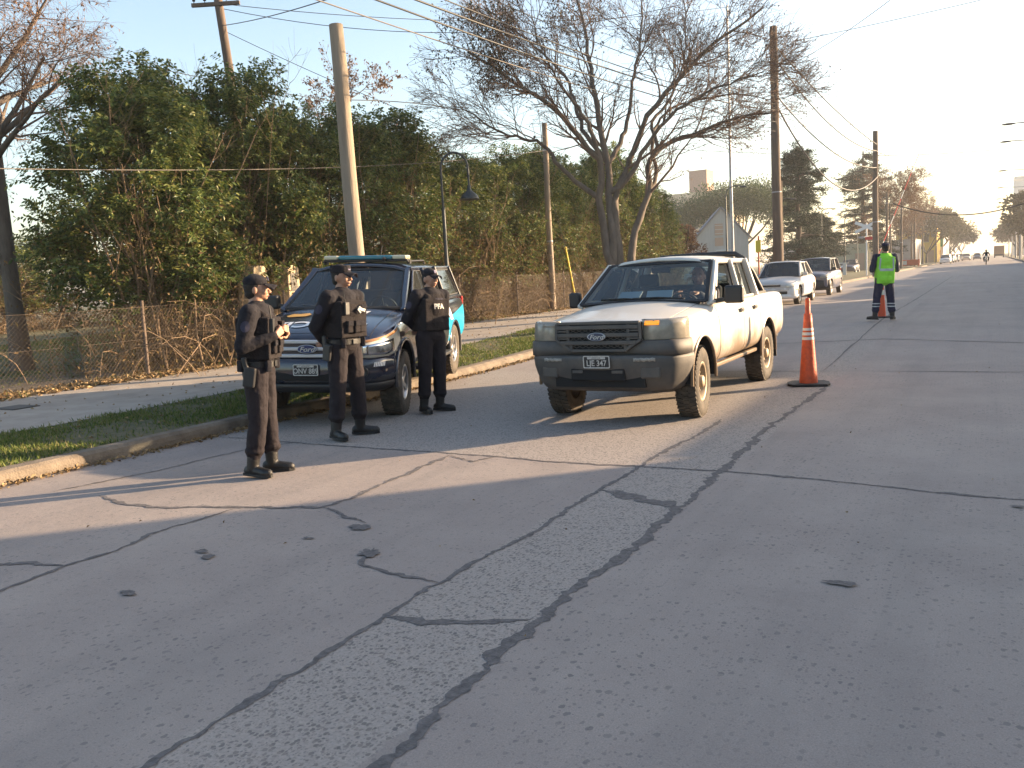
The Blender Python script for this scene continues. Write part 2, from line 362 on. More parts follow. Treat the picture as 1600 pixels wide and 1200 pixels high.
def kerb(x0, s, name):
    prof = [(0, -.05), (.0, .06), (.012, .105), (.05, .135), (.17, .14), (.21, .132), (.22, .0)]
    mb = MB(); ys = ysteps(-11, 320); yy = []
    for a in ys[:-1]:
        yy += [a, a+.002] if a > -10 else [a]
    def fn(u, v):
        i = int(round(u*(len(ys)-1))); j = int(round(v*(len(prof)-1))); px, pz = prof[j]; y = ys[i]
        w = .014*pnoise(Vector((x0, y*.8, j*.1)))+.008*pnoise(Vector((x0, y*3.1, j*.7)))
        return (x0+s*(px+w), y, gz(y)+pz+w)
    mb.grid(fn, len(ys)-1, len(prof)-1, sm=False); o = mb.build(name, m_kerb)
    # expansion joints as dark thin cuts proud of the face
    tag(o, kind='structure'); return o
kerb(KX, -1, 'kerb'); kerb(KXR, 1, 'kerb')
mbj = MB()
for k in range(14):
    y = -2.1+3.05*k+.2*math.sin(k*3); mbj.add([(KX+.004, y, gz(y)+.005), (KX+.004, y+.018, gz(y)+.005), (KX-.008, y+.018, gz(y)+.11), (KX-.008, y, gz(y)+.11), (KX-.05, y, gz(y)+.142), (KX-.05, y+.018, gz(y)+.142), (KX-.2, y+.018, gz(y)+.146), (KX-.2, y, gz(y)+.146)], [(0, 1, 2, 3), (3, 2, 5, 4), (4, 5, 6, 7)])
tag(mbj.build('kerb_joints', m_tar, fix=False), kind='structure')
# ------------------------------------------------------------ vehicles (local: +x forward, +y left, front axle at x = 0)
m_white = None
def paint(name, col, dirt=(.17, .11, .06), dz=1.05, dirty=.9, rough=.32, coat=.5, dust=.15, dustc=(.55, .47, .36)):
    mt = bpy.data.materials.new(name); mt.use_nodes = True; nt = mt.node_tree; N = nt.nodes.new; L = nt.links.new; b = nt.nodes['Principled BSDF']
    tc = N('ShaderNodeTexCoord'); sp = N('ShaderNodeSeparateXYZ'); L(tc.outputs['Object'], sp.inputs[0])
    nz = N('ShaderNodeTexNoise'); nz.inputs['Scale'].default_value = 4; nz.inputs['Detail'].default_value = 8; L(tc.outputs['Object'], nz.inputs[0])
    ma = N('ShaderNodeMath'); ma.operation = 'MULTIPLY_ADD'; L(nz.outputs[0], ma.inputs[0]); ma.inputs[1].default_value = .55; L(sp.outputs[2], ma.inputs[2])
    mr = N('ShaderNodeMapRange'); L(ma.outputs[0], mr.inputs[0]); mr.inputs[1].default_value = .80; mr.inputs[2].default_value = dz+.22; mr.inputs[3].default_value = dirty; mr.inputs[4].default_value = 0; mr.interpolation_type = 'SMOOTHSTEP'
    n2 = N('ShaderNodeTexNoise'); n2.inputs['Scale'].default_value = 1.6; n2.inputs['Detail'].default_value = 6; L(tc.outputs['Object'], n2.inputs[0])
    m1 = N('ShaderNodeMix'); m1.data_type = 'RGBA'; m1.inputs[6].default_value = (*col, 1); m1.inputs[7].default_value = (*dustc, 1)
    mu = N('ShaderNodeMath'); mu.operation = 'MULTIPLY'; L(n2.outputs[0], mu.inputs[0]); mu.inputs[1].default_value = dust*2; L(mu.outputs[0], m1.inputs[0])
    m2 = N('ShaderNodeMix'); m2.data_type = 'RGBA'; L(mr.outputs[0], m2.inputs[0]); L(m1.outputs[2], m2.inputs[6]); m2.inputs[7].default_value = (*dirt, 1); L(m2.outputs[2], b.inputs['Base Color'])
    r1 = N('ShaderNodeMapRange'); L(mr.outputs[0], r1.inputs[0]); r1.inputs[3].default_value = rough; r1.inputs[4].default_value = .8; L(r1.outputs[0], b.inputs['Roughness'])
    b.inputs['Coat Weight'].default_value = coat; b.inputs['Coat Roughness'].default_value = .08
    return mt
P_white = paint('dusty_white_paint', (.66, .64, .60), dust=.25, dirty=1.0)
P_navy = paint('navy_paint', (.006, .009, .026), dirt=(.03, .028, .028), dz=.6, dirty=.6, rough=.22, coat=1, dust=.03, dustc=(.12, .11, .10))
P_car = paint('white_car_paint', (.74, .74, .74), dust=.05, dz=.5, dirty=.4)
P_blue = paint('grey_blue_car_paint', (.085, .095, .15), dust=.05, dz=.5, dirty=.3, coat=.8)
P_silver = paint('silver_car_paint', (.45, .46, .48), dust=.05, dz=.5, dirty=.3)
P_red = paint('red_car_paint', (.35, .03, .025), dust=.05, dz=.5, dirty=.3)
m_cav = mat('dark_cavity', (.012, .012, .013), .9)
m_cabin = mat('cabin_lining', (.11, .11, .115), .85, var=.2)
m_rub = mat('black_rubber', (.014, .014, .015), .7, bump=.2, bscale=80)
m_tyre = mat('tyre_rubber', (.028, .025, .022), .85, col2=(.10, .08, .06), scale=9, bump=.3, bscale=60)
m_plas = mat('grey_plastic', (.062, .06, .06), .62, col2=(.11, .095, .08), scale=5, bump=.15, bscale=120)
m_plasd = mat('black_plastic', (.016, .016, .018), .5)
m_rimd = mat('dusty_steel_rim', (.25, .20, .14), .55, .3, col2=(.42, .33, .22), scale=12)
m_rims = mat('alloy_rim', (.42, .42, .43), .3, .8)
m_chrome = mat('chrome', (.6, .6, .62), .18, 1.)
m_silv = mat('silver_trim', (.50, .51, .54), .35, .5)
m_lens = mat('hazy_lamp_lens', (.28, .25, .20), .25, coat=.6, var=.15, scale=14)
m_lensc = mat('clear_lamp_lens', (.66, .62, .52), .12, .2, coat=1.)
m_amber = mat('amber_lens', (.75, .22, .02), .25, coat=.6, emit=((1, .32, .02), .3))
m_amberd = mat('amber_reflector', (.34, .17, .07), .25, coat=.6)
m_redl = mat('red_lens', (.45, .02, .015), .2, coat=.6)
m_plate = mat('plate_black', (.02, .02, .022), .5)
m_platew = mat('plate_white', (.50, .49, .46), .5, var=.25, scale=60)
m_fblue = mat('emblem_blue', (.012, .03, .12), .25, coat=.6)
m_seat = mat('seat_fabric', (.06, .06, .066), .95, bump=.3, bscale=100)
m_paper = mat('paper', (.60, .72, .78), .8)
m_headl = mat('cream_headliner', (.32, .31, .29), .9)
G_clear = glassmat('windscreen_glass', (.80, .92, .94), .18, dust=.09)
G_dark = glassmat('dark_window_glass', (.45, .5, .5), .55)
G_side = glassmat('side_window_glass', (.75, .85, .82), .3)
def section(x, zb, wb, wm, ws, zs, zt, crown=.5):
    h = [(0, zb), (wb*.6, zb), (wb, zb+.01), (wm-.015, zb+.08), (wm, zb+.38*(zs-zb)), (wm-.004, zb+.72*(zs-zb)), (ws+.028, zs-.045), (ws-.02, zs-.002), (ws*.72, zs+(zt-zs)*.62), (ws*.36, zs+(zt-zs)*.92), (0, zt)]
    return [(x, y, z) for y, z in h]+[(x, -y, z) for y, z in h[-2:0:-1]]
def shell(name, secs, mats, parent, cuts=(), sub=2):
    mb = MB(); n = len(secs[0])
    for s in secs: mb.v += s
    for i in range(len(secs)-1):
        for j in range(n): mb.f.append([i*n+j, i*n+(j+1) % n, (i+1)*n+(j+1) % n, (i+1)*n+j]); mb.mi.append(0); mb.sm.append(True)
    h = n//2
    for b in (0, (len(secs)-1)*n):
        for j in range(h):
            a = [b+j, b+j+1, b+(n-j-1) % n, b+(n-j) % n]
            a = list(dict.fromkeys(a)); mb.f.append(a); mb.mi.append(0); mb.sm.append(True)
    o = mb.build(name, mats, parent, sub=sub)
    o = bake(o)
    for cmb in cuts:
        me = cmb.mesh('cut'); bm = bmesh.new(); bm.from_mesh(me); bmesh.ops.recalc_face_normals(bm, faces=bm.faces); bm.to_mesh(me); bm.free()
        me.polygons.foreach_set('material_index', [1]*len(me.polygons))
        for mm in mats: me.materials.append(mm)
        c = bpy.data.objects.new('cut', me); COL.objects.link(c)
        if parent: c.parent = parent
        md = o.modifiers.new('x', 'BOOLEAN'); md.operation = 'DIFFERENCE'; md.object = c; md.solver = 'EXACT'
        bake(o); bpy.data.objects.remove(c)
    return o
def lathe_cut(x, z, r, y0, y1):
    mb = MB(); n = 28; V = []
    for y in (y0, y1):
        for j in range(n): a = 2*math.pi*j/n; V.append((x+r*math.cos(a), y, z+r*math.sin(a)))
    mb.add(V, [tuple(range(n)), tuple(range(2*n-1, n-1, -1))]+[(j, n+j, n+(j+1) % n, (j+1) % n) for j in range(n)]); return mb
def boxmb(c, d): return MB().box(c, d)
def panel(src, name, mt, parent, xr, zr, side=1, top=False, yr=None, off=.004, inset=.006, edge=.012):
    """a door or bonnet skin cut out of the body's own surface and set proud of it"""
    bm = bmesh.new(); bm.from_mesh(src.data)
    ax = [((xr[0]+inset, 0, 0), (-1, 0, 0)), ((xr[1]-inset, 0, 0), (1, 0, 0))]
    if not top: ax += [((0, 0, zr[0]+inset), (0, 0, -1)), ((0, 0, zr[1]-inset), (0, 0, 1)), ((0, side*.45, 0), (0, -side, 0))]
    else: ax += [((0, yr[0]+inset, 0), (0, -1, 0)), ((0, yr[1]-inset, 0), (0, 1, 0))]
    for co, no in ax: bmesh.ops.bisect_plane(bm, geom=bm.verts[:]+bm.edges[:]+bm.faces[:], plane_co=co, plane_no=no, clear_outer=True)
    kill = []
    for f in bm.faces:
        n = f.normal
        if f.material_index != 0 or (top and n.z < .35) or (not top and n.y*side < .2): kill.append(f)
    bmesh.ops.delete(bm, geom=kill, context='FACES')
    bm.normal_update()
    nv = {v: v.normal.copy() for v in bm.verts}
    for v in bm.verts: v.co += nv[v]*off
    be = [e for e in bm.edges if e.is_boundary]
    r = bmesh.ops.extrude_edge_only(bm, edges=be)
    for v in [g for g in r['geom'] if isinstance(g, bmesh.types.BMVert)]:
        v.co += Vector((0, 0, -edge)) if top else Vector((0, -side*edge, 0))
    for f in bm.faces: f.material_index = 0; f.smooth = True
    bmesh.ops.recalc_face_normals(bm, faces=bm.faces)
    me = bpy.data.meshes.new(name); bm.to_mesh(me); bm.free(); me.materials.append(mt)
    o = mkobj(name, me, parent)
    md = o.modifiers.new('e', 'EDGE_SPLIT'); md.split_angle = R(50)
    return o
def darken(src, regions, mi=1):
    """seams: the body under a panel's rim is a dark gap. regions: (x0,x1,z0,z1,ymin,side|'top')"""
    bm = bmesh.new(); bm.from_mesh(src.data)
    for (xr, zr, yr, kind) in regions:
        for co, no in [((xr[0], 0, 0), (1, 0, 0)), ((xr[1], 0, 0), (1, 0, 0))]+([((0, 0, zr[0]), (0, 0, 1)), ((0, 0, zr[1]), (0, 0, 1))] if kind != 'top' else [((0, yr[0], 0), (0, 1, 0)), ((0, yr[1], 0), (0, 1, 0))]):
            g = [f for f in bm.faces if (kind == 'top' and f.normal.z > .3) or (kind != 'top' and f.normal.y*kind > .2)]
            ge = set(g)
            for f in g: ge.update(f.edges); ge.update(f.verts)
            bmesh.ops.bisect_plane(bm, geom=list(ge), plane_co=co, plane_no=no)
        for f in bm.faces:
            c = f.calc_center_median()
            if not (xr[0] < c.x < xr[1]): continue
            if kind == 'top':
                if f.normal.z > .3 and yr[0] < c.y < yr[1]: f.material_index = mi
            elif f.normal.y*kind > .2 and zr[0] < c.z < zr[1] and c.y*kind > .5: f.material_index = mi
    bm.to_mesh(src.data); bm.free()
def bvh_of(o):
    from mathutils.bvhtree import BVHTree
    bm = bmesh.new(); bm.from_mesh(o.data); t = BVHTree.FromBMesh(bm); bm.free(); return t
def drape(o, tree, d, off=.005):
    d = Vector(d).normalized()
    bm = bmesh.new(); bm.from_mesh(o.data); bmesh.ops.triangulate(bm, faces=bm.faces)
    for _ in range(2):
        le = [e for e in bm.edges if e.calc_length() > .06]
        if le: bmesh.ops.subdivide_edges(bm, edges=le, cuts=1)
    bmesh.ops.triangulate(bm, faces=bm.faces)
    for v in bm.verts:
        h = tree.ray_cast(v.co-d*1.0, d)
        if h[0] is not None: v.co = h[0]-d*off
    bm.to_mesh(o.data); bm.free()
def wrap(curve, prof, name, mt, parent, thick=.03, bevel=0.):
    """a bumper: a plan curve [(x,y)] swept up a profile [(scale_in, z)]"""
    mb = MB()
    def nrm(i):
        a = Vector(curve[max(0, i-1)]); b = Vector(curve[min(len(curve)-1, i+1)]); t = (b-a).normalized(); return Vector((t.y, -t.x))
    def pt(i, j):
        n = nrm(i); p = Vector(curve[i])-n*prof[j][0]; return (p.x, p.y, prof[j][1])
    mb.grid(lambda u, v: pt(int(round(u*(len(curve)-1))), int(round(v*(len(prof)-1)))), len(curve)-1, len(prof)-1)
    return mb.build(name, mt, parent, solid=thick, sub=0, bevel=bevel)
def curve_y(pts, n=6):
    """smooth symmetric plan curve from half points (x, y>=0) listed from centre out"""
    P = [(p[0], -p[1]) for p in pts[::-1] if p[1] > 0]+list(pts)
    out = []
    for i in range(len(P)-1):
        p0, p1, p2, p3 = P[max(0, i-1)], P[i], P[i+1], P[min(len(P)-1, i+2)]
        for k in range(n):
            t = k/n; out.append(tuple(.5*((2*p1[a])+(-p0[a]+p2[a])*t+(2*p0[a]-5*p1[a]+4*p2[a]-p3[a])*t*t+(-p0[a]+3*p1[a]-3*p2[a]+p3[a])*t**3) for a in (0, 1)))
    out.append(P[-1]); return out
def wheel_proto(r, w, rr, rimmat, kind='steel'):
    """returns meshes (tyre, rim) around the y axis, outer face at +y"""
    t = MB(); h = w/2
    prof = [(rr, -h*.8), (rr+.02, -h*.95), (r*.80, -h*1.02), (r*.93, -h*.96), (r*.985, -h*.82), (r, -h*.6), (r, h*.6), (r*.985, h*.82), (r*.93, h*.96), (r*.80, h*1.02), (rr+.02, h*.95), (rr, h*.8)]
    t.lathe(prof, 48, axis='y')
    nb = 44
    for k in range(nb):                                      # tread blocks
        a = 2*math.pi*k/nb
        for sgn, ww, off in ((-1, .3, 0), (0, .22, .5), (1, .3, .25)):
            aa = a+off*2*math.pi/nb; rm = Matrix.Rotation(-aa, 3, 'Y')
            c = rm @ Vector((r-.001, sgn*h*.62, 0)); t.box(c, (.022, h*ww*2, 2*math.pi*r/nb*.62), rm @ Matrix.Rotation(.25*sgn, 3, 'X'))
    m = MB()
    m.lathe([(rr, -h*.75), (rr+.012, h*.86), (rr-.004, h*.9), (rr-.02, h*.82), (rr-.03, h*.35), (rr*.78, h*.18)], 36, axis='y')
    if kind == 'steel':
        m.lathe([(rr*.8, h*.2), (rr*.62, h*.42), (rr*.42, h*.36), (.062, h*.42)], 36, axis='y')
        m.lathe([(.07, h*.3), (.066, h*.9), (.05, h*1.0), (.001, h*1.02)], 18, axis='y', mi=1)
        for k in range(8):
            a = 2*math.pi*k/8; c = (rr*.72*math.cos(a), h*.345, rr*.72*math.sin(a)); m.lathe([(.024, -.008), (.022, .006), (.0005, .006)], 10, c, 'y', mi=2)
        for k in range(6):
            a = 2*math.pi*(k+.5)/6; m.lathe([(.012, 0), (.010, .03), (.0005, .03)], 8, (.098*math.cos(a), h*.4, .098*math.sin(a)), 'y', mi=1)
    else:
        m.lathe([(rr*.98, -h*.1), (.001, -h*.1)], 24, axis='y', mi=2)
        for k in range(6):
            a = 2*math.pi*k/6
            for s in (-.11, .11):
                m.beam((.05*math.cos(a+s), h*.55, .05*math.sin(a+s)), (rr*.97*math.cos(a+s*.9), h*.62, rr*.97*math.sin(a+s*.9)), .03, .03, 0, (0, 1, 0))
        m.lathe([(.075, h*.3), (.075, h*.66), (.05, h*.74), (.001, h*.75)], 18, axis='y', mi=0)
    return t, m, (rimmat, m_chrome if kind != 'steel' else m_rimd, m_cav)
def wheels(root, spots, r, w, rr, rimmat, kind='steel', hub='rim', steer=0.):
    t, m, mm = wheel_proto(r, w, rr, rimmat, kind); wt = t.mesh('tyre'); wt.materials.append(m_tyre); wr = m.mesh('rim')
    for q in mm: wr.materials.append(q)
    for me in (wt, wr):
        bm = bmesh.new(); bm.from_mesh(me); bmesh.ops.recalc_face_normals(bm, faces=bm.faces); bm.to_mesh(me); bm.free()
    for (x, y, z, st) in spots:
        e = bpy.data.objects.new('wheel', wt); COL.objects.link(e); e.parent = root; e.location = (x, y, z); e.rotation_euler = (0, random.uniform(0, 3), (0 if y > 0 else math.pi)+st)
        q = bpy.data.objects.new('rim', wr); COL.objects.link(q); q.parent = e
def ford_oval(parent, o, x, y, w, h, bl=None):
    """oval badge with a white rim and white script"""
    M = frame(o, x, y); mb = MB(); n = 36
    def ring(s, z): return [M @ Vector((w/2*s*math.cos(2*math.pi*k/n), h/2*s*math.sin(2*math.pi*k/n), z)) for k in range(n)]
    rs = [ring(1, -.01), ring(1, .004), ring(.93, .006), ring(.9, .004)]
    for i in range(3): mb.add(rs[i]+rs[i+1], [(k, (k+1) % n, n+(k+1) % n, n+k) for k in range(n)], 0, True)
    mb.add(rs[3], [tuple(range(n))], 1)
    e = mb.build('emblem', [m_silv, bl or m_fblue], parent)
    text('Ford', h*.82, 'emblem_lettering', m_platew, e, M @ Matrix.Translation((0, -.004, .007)) @ Matrix.Diagonal((1.15, 1, 1, 1)), .001, .35, .001)
def plate(parent, s, o, x, y, w=.294, h=.129):
    M = frame(o, x, y); mb = MB()
    def rr(w, h, r, z):
        out = []
        for cx, cyy, a0 in ((w/2-r, h/2-r, 0), (-w/2+r, h/2-r, 90), (-w/2+r, -h/2+r, 180), (w/2-r, -h/2+r, 270)):
            for k in range(4): a = R(a0+30*k); out.append(M @ Vector((cx+r*math.cos(a), cyy+r*math.sin(a), z)))
        return out
    A, B, C, D = rr(w, h, .015, -.004), rr(w, h, .015, .004), rr(w-.014, h-.014, .01, .004), rr(w-.02, h-.02, .01, .002); n = len(A)
    for p, q in ((A, B), (B, C), (C, D)): mb.add(p+q, [(k, (k+1) % n, n+(k+1) % n, n+k) for k in range(n)], 0)
    mb.add(D, [tuple(range(n))], 1)
    top = [M @ Vector(p) for p in ((-.10, h/2-.034, .0032), (.10, h/2-.034, .0032), (.10, h/2-.012, .0032), (-.10, h/2-.012, .0032))]; mb.add(top, [(0, 1, 2, 3)], 0)
    p = mb.build('number_plate', [m_platew, m_plate], parent, fix=False)
    text(s, .084, 'plate_lettering', m_platew, p, M @ Matrix.Translation((0, -.014, .0035)) @ Matrix.Diagonal((.88, 1, 1, 1)), .0008, 0, .0012)
    text('ARGENTINA', .017, 'plate_lettering', m_plate, p, M @ Matrix.Translation((0, h/2-.023, .0042)), .0004)
    return p
def mirror(root, a, s, size, mt, arm=.12):
    mb = MB(); x, y, z = a; w, d, h = size
    mb.box((x, y+s*(arm+w/2), z+h*.35), (d, w, h)); o = mb.build('wing_mirror', mt, root, bevel=.03, seg=3)
    mb = MB(); mb.beam((x, y, z), (x, y+s*(arm+.03), z+.02), .06, .05); mb.build('mirror_arm', m_plasd, o, bevel=.01)
    MB().box((x-d/2-.002, y+s*(arm+w/2), z+h*.35), (.004, w*.86, h*.84)).build('mirror_glass', m_chrome, o)
def pane(name, P, mt, parent, bulge=0., d=(1, 0, 0), nu=6, nv=4):
    """a curved glass sheet spanned by four corners (bl, br, tr, tl)"""
    a, b, c, e = map(Vector, P); d = Vector(d)
    def fn(u, v): return (a.lerp(b, u)).lerp(e.lerp(c, u), v)+d*bulge*(4*u*(1-u))
    return MB().grid(fn, nu, nv).build(name, mt, parent)
def rim4(name, P, w, mt, parent, t=.012, bulge=0., d=(1, 0, 0), off=0.):
    """the rubber seal round a pane"""
    a, b, c, e = map(Vector, P); d = Vector(d); nrm = (b-a).cross(e-a).normalized()
    mb = MB()
    def P_(u, v): return (a.lerp(b, u)).lerp(e.lerp(c, u), v)+d*bulge*(4*u*(1-u))+nrm*off
    def run(us):
        for i in range(len(us)-1):
            mb.beam(P_(*us[i]), P_(*us[i+1]), w, t, 0, nrm)
    k = 6
    run([(i/k, 0) for i in range(k+1)]); run([(i/k, 1) for i in range(k+1)]); run([(0, 0), (0, 1)]); run([(1, 0), (1, 1)])
    return mb.build(name, mt, parent)
def seats(root, x, y, zf, w=.5, mt=None, n='seat'):
    mb = MB(); mb.box((x, y, zf+.12), (.5, w, .16)); o = mb.build(n, mt or m_seat, root, bevel=.04, seg=3)
    mb = MB(); mb.box((x-.30, y, zf+.45), (.14, w*.96, .60), (0, R(-14), 0)); mb.build('seat_back', mt or m_seat, o, bevel=.05, seg=3)
    if w < .7: mb = MB(); mb.box((x-.38, y, zf+.83), (.1, .26, .17), (0, R(-10), 0)); mb.build('headrest', mt or m_seat, o, bevel=.04, seg=3)
def wheel_ring(root, c, r=.185):
    mb = MB(); c = Vector(c); ax = Vector((-.85, 0, .5)).normalized(); u = Vector((0, 1, 0)); v = ax.cross(u)
    ring = [c+(u*math.cos(a)+v*math.sin(a))*r for a in [2*math.pi*k/20 for k in range(21)]]
    mb.tube(ring, .014, 6, caps=False)
    for a in (0, math.pi, -math.pi/2): mb.tube([c, c+(u*math.cos(a)+v*math.sin(a))*r], .014, 5)
    mb.ell(c, (.04, .07, .07)); mb.tube([c, c+Vector((.3, 0, -.18))], .03, 6); return mb.build('steering_wheel', m_plasd, root)
def roofmesh(xs, w0, z0, crown, edge=.05):
    """xs: [(x, halfwidth, z)] along the roof"""
    mb = MB(); prof = [(1.0, -edge), (.985, -edge*.35), (.93, -.008), (.75, crown*.45), (.4, crown*.85), (0, crown)]
    pr = [(a, b) for a, b in prof]+[(-a, b) for a, b in prof[-2::-1]]
    mb.grid(lambda u, v: (xs[int(round(u*(len(xs)-1)))][0], xs[int(round(u*(len(xs)-1)))][1]*pr[int(round(v*(len(pr)-1)))][0], xs[int(round(u*(len(xs)-1)))][2]+pr[int(round(v*(len(pr)-1)))][1]), len(xs)-1, len(pr)-1)
    return mb
# ---------------- white pickup
def white_pickup():
    t = thing('pickup_truck', 'dusty white double cab pickup with dark grey grille, driving toward the officers', 'pickup truck', (-3.53, 8.86, 0), R(-90))
    S = [(.735, .58, .62, .70, .66, 1.0, 1.06), (.72, .52, .68, .76, .70, 1.03, 1.082), (.60, .50, .72, .835, .77, 1.055, 1.105), (.45, .48, .74, .868, .80, 1.07, 1.125), (.05, .48, .74, .878, .81, 1.10, 1.185), (-.35, .48, .74, .878, .81, 1.14, 1.235), (-.52, .48, .74, .878, .80, 1.165, 1.235), (-.68, .48, .74, .878, .80, 1.18, 1.19), (-1.5, .48, .74, .88, .80, 1.19, 1.19), (-2.4, .48, .74, .88, .80, 1.195, 1.195), (-2.62, .48, .74, .88, .81, 1.20, 1.20), (-3.3, .49, .74, .88, .82, 1.20, 1.20), (-3.9, .50, .74, .876, .82, 1.195, 1.195), (-4.06, .52, .72, .865, .81, 1.19, 1.19), (-4.09, .56, .68, .84, .79, 1.17, 1.17)]
    arch = [lathe_cut(x, .44, .425, s*.5, s*1.1) for x in (0, -3.02) for s in (1, -1)]
    cab = boxmb((-1.55, 0, 1.05), (1.72, 1.38, 1.0)); bed = boxmb((-3.33, 0, 1.2), (1.34, 1.40, .8))
    b = shell('body', [section(*s) for s in S], [P_white, m_cav, m_cabin], t, arch+[cab, bed])
    bm = bmesh.new(); bm.from_mesh(b.data)
    for f in bm.faces:
        c = f.calc_center_median()
        if f.material_index == 1 and -2.45 < c.x < -.65 and abs(c.y) < .7: f.material_index = 2
        if f.material_index == 1: f.smooth = False
    bm.to_mesh(b.data); bm.free()
    # seams under the panels, then the panels
    doors = [((-1.72, -.64), (.50, 1.19)), ((-2.44, -1.72), (.50, 1.19))]
    for s in (1, -1):
        for xr, zr in doors:
            p = panel(b, 'door', P_white, t, xr, zr, s)
            hx = xr[0]+.16 if xr[0] < -2 else xr[0]+.12
            MB().box((hx, s*.884, 1.05), (.13, .02, .055)).build('door_handle', m_plas, p, bevel=.012)
            MB().box((hx, s*.8845, 1.05), (.10, .03, .022)).build('handle_grip', m_plasd, p)
    panel(b, 'bonnet', P_white, t, (-.50, .69), None, top=True, yr=(-.665, .665), edge=.02)
    panel(b, 'tailgate', P_white, t, (-4.5, -4.07), (.6, 1.1), 1) if 0 else None
    darken(b, [(xr, zr, None, s) for s in (1, -1) for xr, zr in doors]+[((-2.585, -2.572), (.5, 1.19), None, s) for s in (1, -1)]+[((-.5, .69), None, (-.665, .665), 'top')])
    # wheel arch lips
    for x in (0, -3.02):
        for s in (1, -1):
            mb = MB(); pts = [(x+.435*math.cos(a), s*.872, .44+.435*math.sin(a)) for a in [R(-8+196*k/20) for k in range(21)]]
            mb.tube(pts, .018, 6); mb.build('wheel_arch', P_white, t)
            wd = .865; MB().grid(lambda u, v: (x+.43*math.cos(R(190*u-5)), s*(.5+v*.36), .44+.43*math.sin(R(190*u-5))), 16, 1).build('arch_liner', m_cav, t)
    # cab: roof, pillars
    wb = [(-.50, -.765, 1.215), (-.50, .765, 1.215), (-1.17, .635, 1.66), (-1.17, -.635, 1.66)]
    roof = roofmesh([(-1.13, .60, 1.655), (-1.19, .625, 1.675), (-1.6, .64, 1.69), (-2.3, .64, 1.69), (-2.52, .63, 1.675), (-2.57, .61, 1.65)], 0, 0, .055, .05)
    roof.build('roof', P_white, t, solid=.03)
    for s in (1, -1):
        mb = MB()
        mb.beam((-.53, s*.795, 1.18), (-1.22, s*.658, 1.66), .045, .075, 0, (0, s, .3))
        mb.beam((-.68, s*.80, 1.175), (-1.28, s*.665, 1.64), .03, .05, 0, (0, s, .3))
        mb.beam((-1.72, s*.81, 1.17), (-1.80, s*.655, 1.66), .04, .11, 0, (0, s, .3))
        mb.beam((-2.50, s*.80, 1.17), (-2.50, s*.645, 1.66), .05, .16, 0, (0, s, .3))
        mb.beam((-1.17, s*.655, 1.655), (-2.55, s*.655, 1.655), .05, .05)
        mb.beam((-.55, s*.80, 1.195), (-2.55, s*.80, 1.2), .05, .035)
        mb.build('pillars', P_white, t, bevel=.012)
        q = [(-1.74, s*.793, 1.205), (-2.42, s*.793, 1.205), (-2.43, s*.665, 1.63), (-1.82, s*.665, 1.63)]
        q2 = [(-.72, s*.79, 1.2), (-1.66, s*.793, 1.205), (-1.75, s*.665, 1.63), (-1.24, s*.665, 1.63)]
        w = pane('side_window', q, G_side, t); rim4('window_seal', q, .018, m_rub, w, .02)
        if s < 0: w = pane('side_window', q2, G_side, t); rim4('window_seal', q2, .018, m_rub, w, .02)
        else: rim4('window_seal', q2, .018, m_rub, t, .02); MB().beam((-.84, s*.79, 1.2), (-.86, s*.78, 1.36), .02, .02).build('window_bar', m_rub, t)
    w = pane('windscreen', wb, G_clear, t, .07, nu=12); rim4('windscreen_seal', wb, .045, m_rub, w, .014, .07)
    rw = [(-2.545, -.60, 1.22), (-2.545, .60, 1.22), (-2.545, .55, 1.60), (-2.545, -.55, 1.60)]
    w = pane('rear_window', rw, G_side, t)
    mb = MB()
    for a, c in (((-2.545, 0, 1.20), (.03, 1.5, .06)), ((-2.545, 0, 1.635), (.03, 1.24, .07)), ((-2.545, .66, 1.42), (.03, .13, .45)), ((-2.545, -.66, 1.42), (.03, .13, .45))): mb.box(a, c)
    mb.build('cab_rear_panel', P_white, t, bevel=.01)
    for y in (-.18, .22):
        pts = [(-.47, y+.42 if y > 0 else y+.1, 1.262), (-.51, y+.1, 1.275), (-.56, y-.42, 1.285)] if 0 else [(-.42, y+.32, 1.25), (-.455, y, 1.272), (-.52, y-.33, 1.268)]
        mb = MB(); mb.tube(pts, .009, 5); mb.beam((-.45, y+.16, 1.262), (-.54, y-.34, 1.262), .012, .02); mb.build('wiper', m_rub, t)
    MB().grid(lambda u, v: (-.40-.13*v-.05*(2*u-1)**2, -.72+1.44*u, 1.235+.02*v-.02*(2*u-1)**2), 10, 2).build('cowl', m_plasd, t, solid=.01)
    # front end
    g = [(-.46, 1.075), (.46, 1.075), (.47, .90), (.30, .79), (-.30, .79), (-.47, .90)]
    mb = MB(); mb.prism(g, .70, .78, 'x', 0); gr = mb.build('grille', m_cav, t)
    mb = MB()
    n = len(g)
    for i in range(n): a, c = g[i], g[(i+1) % n]; mb.beam((.795, a[0], a[1]), (.795, c[0], c[1]), .03, .035, 0, (1, 0, 0))
    for z, hw in ((1.035, .45), (.955, .45), (.875, .42)): mb.box((.802, 0, z-.004), (.03, hw*2, .042))
    for s in (1, -1): mb.box((.794, s*.335, .94), (.022, .035, .26)); mb.box((.798, s*.40, .993), (.02, .11, .02)); mb.box((.798, s*.40, .915), (.02, .11, .02)); mb.box((.795, s*.315, .83), (.02, .06, .05))
    mb.build('grille_bars', m_plas, gr, bevel=.006)
    for z in (.995, .915, .835):
        mb = MB()
        for k in range(9):
            y = -.28+.07*k
            mb.beam((.788, y-.036, z-.018), (.788, y+.036, z+.018), .006, .006, 0, (1, 0, 0)); mb.beam((.788, y+.036, z-.018), (.788, y-.036, z+.018), .006, .006, 0, (1, 0, 0))
        mb.build('grille_mesh', m_plas, gr)
